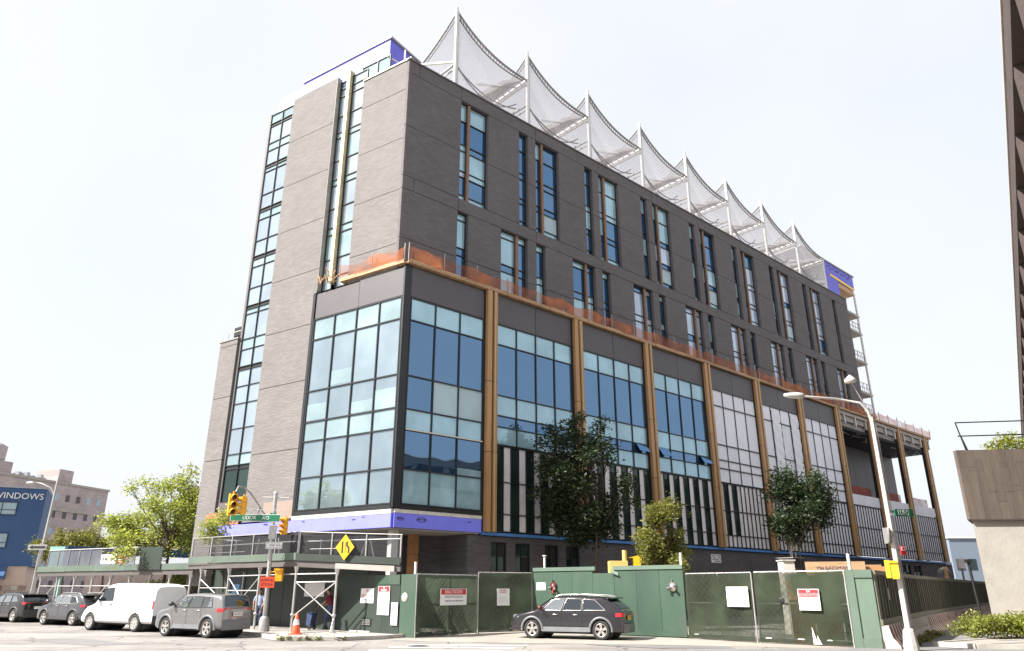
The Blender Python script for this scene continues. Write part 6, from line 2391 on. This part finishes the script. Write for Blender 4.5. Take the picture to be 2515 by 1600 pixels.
# ------------------------------------------------------------------ trees
def tree(name, label, base, fork, clumps, nleaf, lsize, lm, spread, seed, trunks=1, tr=.12, cat='tree', group=None, droop=0.0, flat=.55):
    r = np.random.default_rng(seed)
    T = thing(name, label, cat, base, 0, group)
    bx = Vector(base)
    q = MB()
    stems = []
    for k in range(trunks):
        o = Vector((r.uniform(-.25, .25), r.uniform(-.2, .2), 0)) * (1 if trunks > 1 else 0)
        lean = Vector((r.uniform(-.12, .12), r.uniform(-.1, .1), 0)) * fork
        top = bx + o + lean + UPZ * fork
        mid = bx + o + lean * .4 + UPZ * fork * .5 + Vector((r.uniform(-.06, .06), r.uniform(-.06, .06), 0))
        q.tube([bx + o, bx + o + UPZ * .15, mid, top], [tr * 1.5, tr, tr * .8, tr * .6], 8)
        stems.append(top)
    obj('trunk', q, M['bark'], T)
    q = MB()
    for i, (c, s) in enumerate(clumps):
        c = Vector(c)
        st = stems[i % len(stems)]
        m = st.lerp(c, .5) + Vector((r.uniform(-.2, .2), r.uniform(-.2, .2), r.uniform(-.1, .25)))
        q.tube([st, m, c], [tr * .42, tr * .25, .012], 5)
        for _ in range(3):
            e = c + Vector(r.normal(0, s * .5, 3))
            q.tube([m.lerp(c, .6), e], [.02, .006], 4)
    obj('branches', q, M['bark'], T)
    # leaves: small folded blades gathered on sprays round every clump
    w = np.array([s ** 2 for c, s in clumps])
    w = w / w.sum()
    cs = np.array([tuple(c) for c, s in clumps])
    ss = np.array([s for c, s in clumps])
    k = r.choice(len(clumps), nleaf // 6, p=w)
    d = r.normal(0, 1, (len(k), 3))
    d /= np.linalg.norm(d, axis=1)[:, None]
    rad = ss[k] * r.uniform(.25, 1.0, len(k)) ** .6 * (1 + .25 * r.normal(0, 1, len(k)))
    sp = cs[k] + d * rad[:, None] * np.array([1, 1, flat])
    sp[:, 2] -= droop * rad
    cen = np.repeat(sp, 6, axis=0) + r.normal(0, spread, (len(sp) * 6, 3))
    n = len(cen)
    a = r.normal(0, 1, (n, 3)); a[:, 2] *= .5
    a /= np.linalg.norm(a, axis=1)[:, None]
    b = r.normal(0, 1, (n, 3))
    b -= (b * a).sum(1)[:, None] * a
    b /= np.linalg.norm(b, axis=1)[:, None]
    sz = lsize * r.uniform(.5, 1.5, n)[:, None]
    v = np.stack([cen - a * sz, cen + b * sz * .42, cen + a * sz, cen - b * sz * .42], 1).reshape(-1, 3)
    me = bpy.data.meshes.new('crown')
    off = np.array(base)
    v = v - off
    me.vertices.add(len(v))
    me.vertices.foreach_set('co', v.ravel())
    me.loops.add(n * 4)
    me.loops.foreach_set('vertex_index', np.arange(n * 4))
    me.polygons.add(n)
    me.polygons.foreach_set('loop_start', np.arange(0, n * 4, 4))
    me.polygons.foreach_set('loop_total', np.full(n, 4))
    me.update()
    me.validate()
    me.materials.append(lm)
    o = bpy.data.objects.new('crown', me)
    col.objects.link(o)
    o.parent = T
    o['kind'] = 'stuff'
    return T
def clump_cloud(seed, c, ext, n, s0, s1, shape=None):
    r = np.random.default_rng(seed)
    out = []
    while len(out) < n:
        d = r.uniform(-1, 1, 3)
        if (d ** 2).sum() > 1:
            continue
        p = Vector((c[0] + d[0] * ext[0], c[1] + d[1] * ext[1], c[2] + d[2] * ext[2]))
        if shape and not shape(d, r):
            continue
        out.append((p, r.uniform(s0, s1)))
    return out
dk = clump_cloud(1, (4.05, 41.2, 7.75), (2.35, 2.0, 3.2), 56, .38, .8, lambda d, r: abs(d[0]) < 1.0 - max(0, d[2]) * .55 or r.random() < .1)
dk += [(Vector((3.4, 41.2, 10.7)), .45), (Vector((3.9, 41.0, 11.1)), .35), (Vector((5.0, 41.0, 10.6)), .4), (Vector((5.3, 41.0, 10.9)), .25), (Vector((1.6, 41.0, 9.6)), .4), (Vector((6.4, 41.0, 7.6)), .4), (Vector((6.7, 41.0, 6.3)), .35), (Vector((1.5, 41.0, 6.9)), .4), (Vector((2.2, 41.0, 10.4)), .35), (Vector((4.6, 41.0, 4.9)), .5), (Vector((5.6, 41, 5.0)), .45)]
tree('dark_tree', 'tall dark leafed tree in shade before the glass bays', (4.2, 41.2, 0), 4.6, dk, 26000, .092, M['leaf_dark'], .16, 21, trunks=3, tr=.07, group='street trees', flat=.9)
tree('sunlit_tree', 'small sunlit yellowish tree behind the green hoarding', (7.5, 37.2, 0), 2.4, clump_cloud(2, (7.5, 37.2, 3.85), (1.25, 1.2, 2.05), 30, .28, .55, lambda d, r: abs(d[0]) < 1.05 - max(0, d[2]) * .7), 20000, .07, M['leaf_olive'], .11, 22, trunks=2, tr=.06, group='street trees', flat=.95)
tree('dark_tree', 'round dark tree in shade growing beside the boarded bays', (16.9, 45, 0), 4.1, clump_cloud(3, (17.25, 45, 6.45), (1.85, 1.8, 2.3), 36, .4, .8, lambda d, r: abs(d[0]) < 1.1 - max(0, d[2]) * .5), 16000, .095, M['leaf_dark'], .18, 23, trunks=4, tr=.055, group='street trees', flat=.9)
q = MB()
q.fbox(frame((16.3, 44.3, 0), UR), 0, 1.15, -1.1, 0, 3.05, 3.55)
pt_ = tag(obj('tree_planter', q, M['black_frame']), 'dark planter box on blocks holding the round dark tree', 'planter')
q = MB()
q.fbox(frame((16.3, 44.3, 0), UR), .1, 1.05, -1.0, -.1, 0, 3.04)
obj('planter_block', q, M['beam_dark'], pt_)
q = MB()
q.fbox(frame((16.3, 44.3, 0), UR), -.03, 1.18, -1.13, .03, 3.552, 3.6)
obj('planter_rim', q, M['grey_steel'], pt_)
lime = clump_cloud(4, (-22.4, 47.5, 5.9), (3.6, 2.4, 2.4), 46, .35, .8, lambda d, r: (d[2] < .55 - abs(d[0] - .25) * .5) or (abs(d[0] - .35) < .22))
lime = [(c_ + Vector((.5, 0, 0)), s_) for c_, s_ in lime]
lime += [(Vector((-19.2, 46.5, 5.2)), .6), (Vector((-18.9, 46.3, 4.4)), .5), (Vector((-19.6, 46.5, 4.6)), .6), (Vector((-20.2, 46.6, 7.4)), .5), (Vector((-24.3, 47.2, 7.9)), .35), (Vector((-23.6, 47.2, 8.3)), .35), (Vector((-20.5, 47, 8.9)), .4)]
lime += [((Vector((-20.9 + .4 * math.sin(i), 47.5, 7.2 + i * .28))), .55 - .05 * i) for i in range(6)]
lime += [(Vector((-25.6, 47.3, 5.9)), .5), (Vector((-24.7, 47.3, 5.6)), .6), (Vector((-22.8, 47, 8.0)), .4), (Vector((-22.1, 47, 7.9)), .5), (Vector((-19.0, 46.8, 6.3)), .5), (Vector((-22.5, 44.6, 3.9)), .5), (Vector((-23, 44.5, 3.5)), .4)]
tree('lime_tree', 'wide bright lime green tree rising over the low shed', (-21.6, 47.8, 0), 4.2, lime, 30000, .09, M['leaf_lime'], .22, 24, trunks=1, tr=.13, group='street trees', flat=.6)
tree('small_tree', 'small sunlit tree between the navy building and lime tree', (-38.2, 66, 0), 3.8, clump_cloud(6, (-38.2, 66, 5.4), (2.9, 2, 1.2), 26, .4, .75), 9000, .11, M['leaf_olive'], .2, 25, tr=.1, group='street trees', flat=.8)
tree('small_tree', 'little green shrub glimpsed under the low shed', (-20.3, 45.9, 0), 1.3, clump_cloud(7, (-20.3, 45.9, 2.0), (1.2, .8, .6), 12, .3, .5), 3000, .08, M['leaf_lime'], .14, 26, tr=.05, group='street trees')
tree('branch_tree', 'thin tree sprig reaching beside the yellow signal head', (-15.2, 41.0, 0), 4.4, [(Vector((-14.9, 39.6, 5.55)), .45), (Vector((-15.3, 39.8, 5.3)), .5), (Vector((-14.5, 39.4, 5.75)), .35), (Vector((-16.0, 40.2, 5.0)), .6), (Vector((-16.2, 40.5, 4.5)), .6), (Vector((-15.6, 40.2, 4.4)), .5)], 3200, .07, M['leaf_lime'], .13, 27, tr=.05, group='street trees', flat=.7)
hg = np.random.default_rng(9)
hc = [(Vector((17.15 + 6.5 * t, 28.8 + hg.uniform(0, 1.5) - t * .6, hg.uniform(.3, .80))), hg.uniform(.28, .42)) for t in hg.uniform(0, 1, 70)]
hedge_t = tree('hedge', 'low bright hedge in front of the pale concrete block', (19, 29.8, .05), .3, hc, 26000, .05, M['leaf_hedge'], .07, 28, tr=.03, cat='hedge', flat=.7)
tree('roof_plants', 'sunlit plants growing on top of the brown concrete block', (25.5, 37.5, 7.2), .4, [(Vector((25 + i * .7, 37.5, 8.6 + .4 * math.sin(i * 2))), .6) for i in range(6)], 4000, .08, M['leaf_hedge'], .15, 29, tr=.03, cat='plants', flat=.8)
# weeds at the kerb
wd = [(Vector((hg.uniform(-9.0, -6.2), hg.uniform(29.75, 30.05), hg.uniform(.02, .1))), .08) for _ in range(14)]
tree('kerb_weeds', 'pale weeds and litter along the corner kerb', (-7.6, 29.85, .0), .03, wd, 700, .035, M['leaf_olive'], .05, 31, tr=.005, cat='weeds')
wd = [(Vector((12.9 + t * 5.2 + hg.uniform(-.2, .2), 26.2 + t * 7.4, .08)), .16) for t in hg.uniform(0, 1, 22)]
tree('fence_weeds', 'low weeds along the foot of the concrete barriers', (15.5, 29.5, .0), .03, wd, 2200, .05, M['leaf_olive'], .08, 32, tr=.005, cat='weeds')

# ------------------------------------------------------------------ right edge: pale block, brown parapet, brutalist wall
CB = thing('concrete_block', 'pale concrete block with brown board-marked parapet and thin railing', 'concrete block', (24, 36, 0))
Fb = frame((20.75, 34.0, 0), (1.0, -.12, 0))
vb_ = Vector((.57, .82, 0))
def skew(u0, u1, d0, z0, z1, depth):
    a, b = Fb(u0, d0, z0), Fb(u1, d0, z0)
    m_ = MB()
    m_.prism([a, b, b + vb_ * depth, a + vb_ * depth], (0, 0, z1 - z0))
    return m_
obj('pale_wall', skew(.12, 9, -.10, 0, 4.75, 8), M['cream_concrete'], CB)
for i in range(9):
    w = .35
    u = i * w
    zs_ = [4.82] + sorted(4.82 + 3.13 * rnd.uniform(.08, .92) for _ in range(3)) + [7.95]
    for za, zb_ in zip(zs_[:-1], zs_[1:]):
        if zb_ - za < .08:
            za -= .0
        q = MB()
        q.fbox(Fb, u + .003, u + w - .003, -.3, rnd.uniform(-.005, .005), za + .0015, zb_ - .0015)
        obj('formwork_board', q, M['brown_concrete'], CB)
obj('parapet', skew(0.01, 3.14, -.31, 4.82, 7.93, 8), M['brown_concrete'], CB)
obj('low_parapet', skew(3.16, 9, -.6, 4.82, 7.0, 8), M['brown_concrete'], CB)
obj('shadow_gap', skew(.0, 9, .03, 4.752, 4.815, 8), M['dark_concrete'], CB)
q = MB()
for z in (8.70, 9.35):
    q.tube([Fb(.45, -.5, z), Fb(8, -.5, z + .05)], .03, 6)
q.tube([Fb(.7, -.5, 7.93), Fb(.45, -.5, 9.35)], .03, 6)
q.tube([Fb(.78, -.5, 7.93), Fb(.58, -.5, 8.7)], .03, 6)
q.tube([Fb(6, -.65, 7.0), Fb(6, -.5, 9.4)], .03, 6)
obj('railing', q, M['black'], CB)
v = Vector((.555, .832, 0))
TW = thing('brutalist_building', 'tall dark concrete building with deep window boxes at the right edge', 'building', (25, 32, 0))
FAR = Vector((8.7, 8.97, 0)) + v * 90
HT = 13.0
FAR = Vector((16.1, 18.8, 0)) * ((HT - 1.8) / 18.2) - v * 3 + v * 90
Fw = frame(FAR, -v)
q = MB()
q.fbox(Fw, 0, 92, -14, -1.2, 0, HT - .4)
obj('wall', q, M['dark_concrete'], TW)
q = MB()
q.fbox(Fw, 0, 92, -14, .02, HT - .8, HT)
obj('roof_edge', q, M['dark_concrete'], TW)
q = MB()
q.fbox(Fw, 0, 92, -1.0, .05, HT + .003, HT + .1)
obj('coping', q, M['cream_concrete'], TW)
for fl in range(3):
    z = HT - .8 - (fl + 1) * 3.2
    q = MB()
    q.fbox(Fw, 0, 92, -1.2, -.1, z, z + .6)
    obj('spandrel', q, M['dark_concrete'], TW)
    for i in range(30):
        u = 1 + i * 3.0
        q = MB()
        q.prism([Fw(u, -1.2, z + .6), Fw(u + .4, 0.0, z + .6), Fw(u + .8, 0.0, z + .6), Fw(u + .8, -1.2, z + .6)], UPZ * 2.59)
        obj('window_fin', q, M['dark_concrete'], TW)
        if i > 14:
            q = MB()
            q.fbox(Fw, u + .9, u + 2.8, -1.19, -1.1, z + .8, z + 2.8)
            obj('window', q, M['g_green'], TW)
            q = MB()
            q.prism([Fw(u + .82, -1.1, z + .62), Fw(u + 2.98, -1.1, z + .62), Fw(u + 2.98, -.2, z + .62), Fw(u + .82, -.5, z + .62)], UPZ * .35)
            obj('sill', q, M['brown_concrete'], TW)
# ------------------------------------------------------------------ far buildings, right
for (x0, x1, y, h, m, lb) in ((58, 66.0, 118, 8.7, 'far_grey', 'low grey far building beyond the open pavilion'), (64.5, 71.5, 112, 9.0, 'far_blue', 'narrow blue far building at the end of the side street'), (72, 95, 125, 7.5, 'far_grey', 'long pale far building at the end of the side street')):
    t_ = thing('far_building', lb, 'building', ((x0 + x1) / 2, y, 0), 0, 'far buildings down the side street')
    q = MB()
    q.box(x0, x1, y, y + 14, 0, h)
    obj('wall', q, M[m], t_)
    q = MB()
    q.box(x0 - .2, x1 + .2, y - .2, y + 14.2, h, h + .3)
    obj('roof_edge', q, M['white_steel'], t_)
    for i in range(int((x1 - x0) / 1.8)):
        for z in (1.5, 4.6):
            q = MB()
            q.box(x0 + .5 + i * 1.8, x0 + 1.6 + i * 1.8, y - .06, y - .002, z, z + 1.5)
            obj('window', q, M['g_green'], t_)
    if m == 'far_grey' and x0 < 60:
        for i in range(8):
            q = MB()
            q.tube([(x0 + 3 + i * .6, y + 3, h), (x0 + 3 + i * .6 + .4 * (-1) ** i, y + 3, h + 2.2)], .05, 5)
            obj('roof_frame', q, M['red'], t_)
q = MB()
q.tube([(26.9, 44.9, 0), (26.75, 44.9, 3.5)], .075, 8)
q.box(26.6, 26.9, 44.8, 45.0, 3.3, 3.5)
tag(obj('black_post', q, M['black']), 'slim black post in front of the dark board fence', 'post')
q = MB()
q.box(35.0, 35.5, 60, 60.3, 3.4, 4.1)
wbx = tag(obj('white_box', q, M['white_steel']), 'white cabinet on a grey post behind the fence end', 'cabinet')
q = MB()
q.box(35.2, 35.3, 60.1, 60.2, 0, 3.39)
obj('cabinet_post', q, M['grey_steel'], wbx)
fs_ = thing('wire_coil', 'coil of wire and small rig above the far fence', 'coil', (31.6, 56, 0))
q = MB()
for i in range(6):
    q.lathe([(.30 + i * .03, -.02), (.32 + i * .03, 0), (.30 + i * .03, .02)], (31.6, 56 + i * .04, 2.9), 18, axis=(.3, 1, 0))
obj('wire', q, M['grey_steel'], fs_)
q = MB()
q.box(31.5, 31.7, 55.9, 56.1, 0, 3.4)
obj('stand', q, M['timber'], fs_)
# ------------------------------------------------------------------ far buildings, left
NB = thing('navy_building', 'navy blue shop building lettered in white at the left edge', 'building', (-48, 68, 0))
Fn = frame((-43.9 - 14 * .89, 70 - 14 * .456, 0), (.89, .456, 0))
LN = 14.0
q = MB()
q.fbox(Fn, 0, LN, -9, 0, 3.85, 10.75)
obj('navy_wall', q, M['navy_wall'], NB)
q = MB()
q.fbox(Fn, 0, LN - .3, -9, -.1, 0, 3.845)
obj('ground_floor', q, M['beige_wall'], NB)
q = MB()
q.fbox(Fn, -.05, LN + .05, -9, .06, 10.752, 10.9)
obj('coping', q, M['far_grey'], NB)
text('lettering', 'WINDOWS', M['white'], Fn(LN - 2.15, .05, 10.0), Vector((.89, .456, 0)), UPZ, .78, NB, .05)
for (u0, u1, z0, z1) in ((LN - 4.4, LN - 2.1, 8.3, 9.45), (LN - 4.8, LN - 2.3, 5.4, 6.7), (LN - 9.5, LN - 7.0, 8.0, 9.2), (LN - 9.5, LN - 7, 5.0, 6.5)):
    window('window', Fn, u0, u1, z0, z1, .03, [(u0 + u1) / 2], [z0 + .45], lambda i, j: M['g_leftpale'] if j else M['g_left'], fw=.05, parent=NB)
q = MB()
q.prism([Fn(LN - 9, 0, 3.9), Fn(LN - 9, 1.3, 3.0), Fn(LN - 9, 1.3, 2.7), Fn(LN - 9, 0, 2.7)], Fn(7.2, 0, 0) - Fn(0, 0, 0))
obj('awning', q, M['navy_wall'], NB)
q = MB()
q.fbox(Fn, LN - 4.2, LN - 3.3, .02, .15, 2.0, 2.7)
rs = obj('red_sign', q, M['red'], NB)
text('lettering', 'CL', M['white'], Fn(LN - 3.75, .16, 2.35), Vector((.89, .456, 0)), UPZ, .5, rs, .01)
for r_ in range(5):
    for c_ in range(9):
        q = MB()
        u = LN - 5.6 + c_ * .62 + (.3 if r_ % 2 else 0)
        q.fbox(Fn, u + .02, u + .6, -.1, -.02 + rnd.random() * .05, .1 + r_ * .42, .1 + r_ * .42 + .40)
        obj('stone', q, M['stone%d' % rnd.randint(0, 2)], NB)
AP = thing('apartment_block', 'tall haze-paled brown brick apartment block fading in the distance behind the navy building', 'building', (-88, 138, 0))
Fa = frame((-87.8 - .24 * 20, 126 - .97 * 20, 0), (.24, .97, 0))
q = MB()
q.fbox(Fa, 0, 45, -16, 0, 0, 20.5)
obj('brick_wall', q, M['hazed_brick'], AP)
q = MB()
q.fbox(Fa, -.2, 45.2, -16, .15, 20.502, 20.9)
obj('coping', q, M['concrete'], AP)
for (u0, u1, h) in ((18.5, 23, 23.0), (33, 36.5, 23.4)):
    q = MB()
    q.fbox(Fa, u0, u1, -6, -1, 20.5, h)
    obj('roof_hut', q, M['hazed_brick'], AP)
q = MB()
q.lathe([(1.5, 0), (1.6, 2.6), (0, 3.4)], Fa(21, -3, 23.0), 16)
obj('water_tank', q, M['hazed_brick'], AP)
q = MB()
for i in range(12):
    q.box(*(lambda p: (p.x - .4, p.x + .4, p.y - .4, p.y + .4))(Fa(25 + i * .6, -3, 0)), 20.9, 21.3 + rnd.random() * .9)
obj('roof_plant', q, M['far_grey'], AP)['kind'] = 'stuff'
for fl in range(6):
    for i in range(17):
        u = 1.6 + i * 2.55
        q = MB()
        q.fbox(Fa, u, u + .95, -.05, .03, 2.2 + fl * 3.05, 3.45 + fl * 3.05)
        obj('window', q, M['g_left'] if rnd.random() < .2 else M['far_window'], AP)
q = MB()
q.fbox(Fa, 30, 40, .03, .2, 15.6, 16.3)
obj('pale_band', q, M['concrete'], AP)
# street lamp and one-way sign on the left
LL = thing('street_lamp', 'tall slim street lamp with curved arm before the brick apartment block', 'street lamp', (-37.3, 60, 0))
q = MB()
q.tube([(-37.15, 60, 0), (-36.95, 60, 10.0), (-36.9, 60, 11.1)], [.14, .09, .05], 8)
obj('post', q, M['galv'], LL)
q = MB()
q.tube([(-36.95, 60, 9.0), (-37.4, 60, 9.6), (-38.2, 60, 9.95), (-38.7, 60, 10.0)], .05, 8)
obj('arm', q, M['galv'], LL)
q = MB()
q.lathe([(0, 0), (.1, .1), (.14, .5), (.05, .8), (0, .8)], (-39.5, 60, 9.98), 10, axis=(1, 0, 0))
obj('lamp_head', q, M['galv'], LL)
o1 = thing('one_way_sign', 'small framed arrow sign at the far end of the low shed', 'road sign', (-31.15, 50, 0))
q = MB()
q.tube([(-31.0, 50, 0), (-31.0, 50, 4.7)], .05, 8)
obj('sign_post', q, M['galv'], o1)
q = MB()
q.box(-31.75, -30.55, 49.88, 49.94, 4.28, 4.62)
obj('plate', q, M['galv'], o1)
q = MB()
q.prism([Vector(p) for p in ((-31.68, 49.875, 4.45), (-31.45, 49.875, 4.58), (-31.45, 49.875, 4.52), (-30.62, 49.875, 4.52), (-30.62, 49.875, 4.38), (-31.45, 49.875, 4.38), (-31.45, 49.875, 4.32))], (0, -.01, 0))
obj('arrow', q, M['black'], o1)
nw = thing('navy_canopy', 'flat navy shop canopy behind the slate mesh railing', 'canopy', (-29, 56, 0))
q = MB()
q.bar((-31, 52.5, 4.4), (-22, 58, 4.3), .1, .55)
q.bar((-31, 52.5, 4.0), (-30.0, 53.1, 4.0), .1, 1.0)
obj('canopy_board', q, M['navy_wall'], nw)
q = MB()
for p in ((-30.8, 52.6), (-26.5, 55.2), (-22.2, 57.9)):
    q.tube([(p[0], p[1], 0), (p[0], p[1], 4.1)], .08, 6)
obj('canopy_post', q, M['teal'], nw)
q = MB()
q.box(-30.9, -29.9, 50.9, 51.2, 3.1, 4.55)
tag(obj('teal_panel', q, M['teal']), 'pale teal metal panel by the small arrow sign', 'panel')

# across the side street, beyond the left edge of the picture: what the sunlit glazing mirrors
tree('mirror_tree', 'green tree across the side street mirrored in the corner glazing', (-40, 33.5, 0), 4.5, clump_cloud(41, (-40, 33.5, 7.6), (2.2, 2.6, 3.2), 34, .5, 1.0), 9000, .16, M['leaf_lime'], .25, 41, tr=.15, group='street trees', flat=.8)
tree('mirror_tree', 'darker tree across the side street seen only in the glass', (-42, 28.6, 0), 4.5, clump_cloud(42, (-42, 28.6, 6.8), (2.2, 2.0, 2.8), 26, .5, 1.0), 7000, .16, M['leaf_dark'], .25, 42, tr=.15, group='street trees', flat=.8)
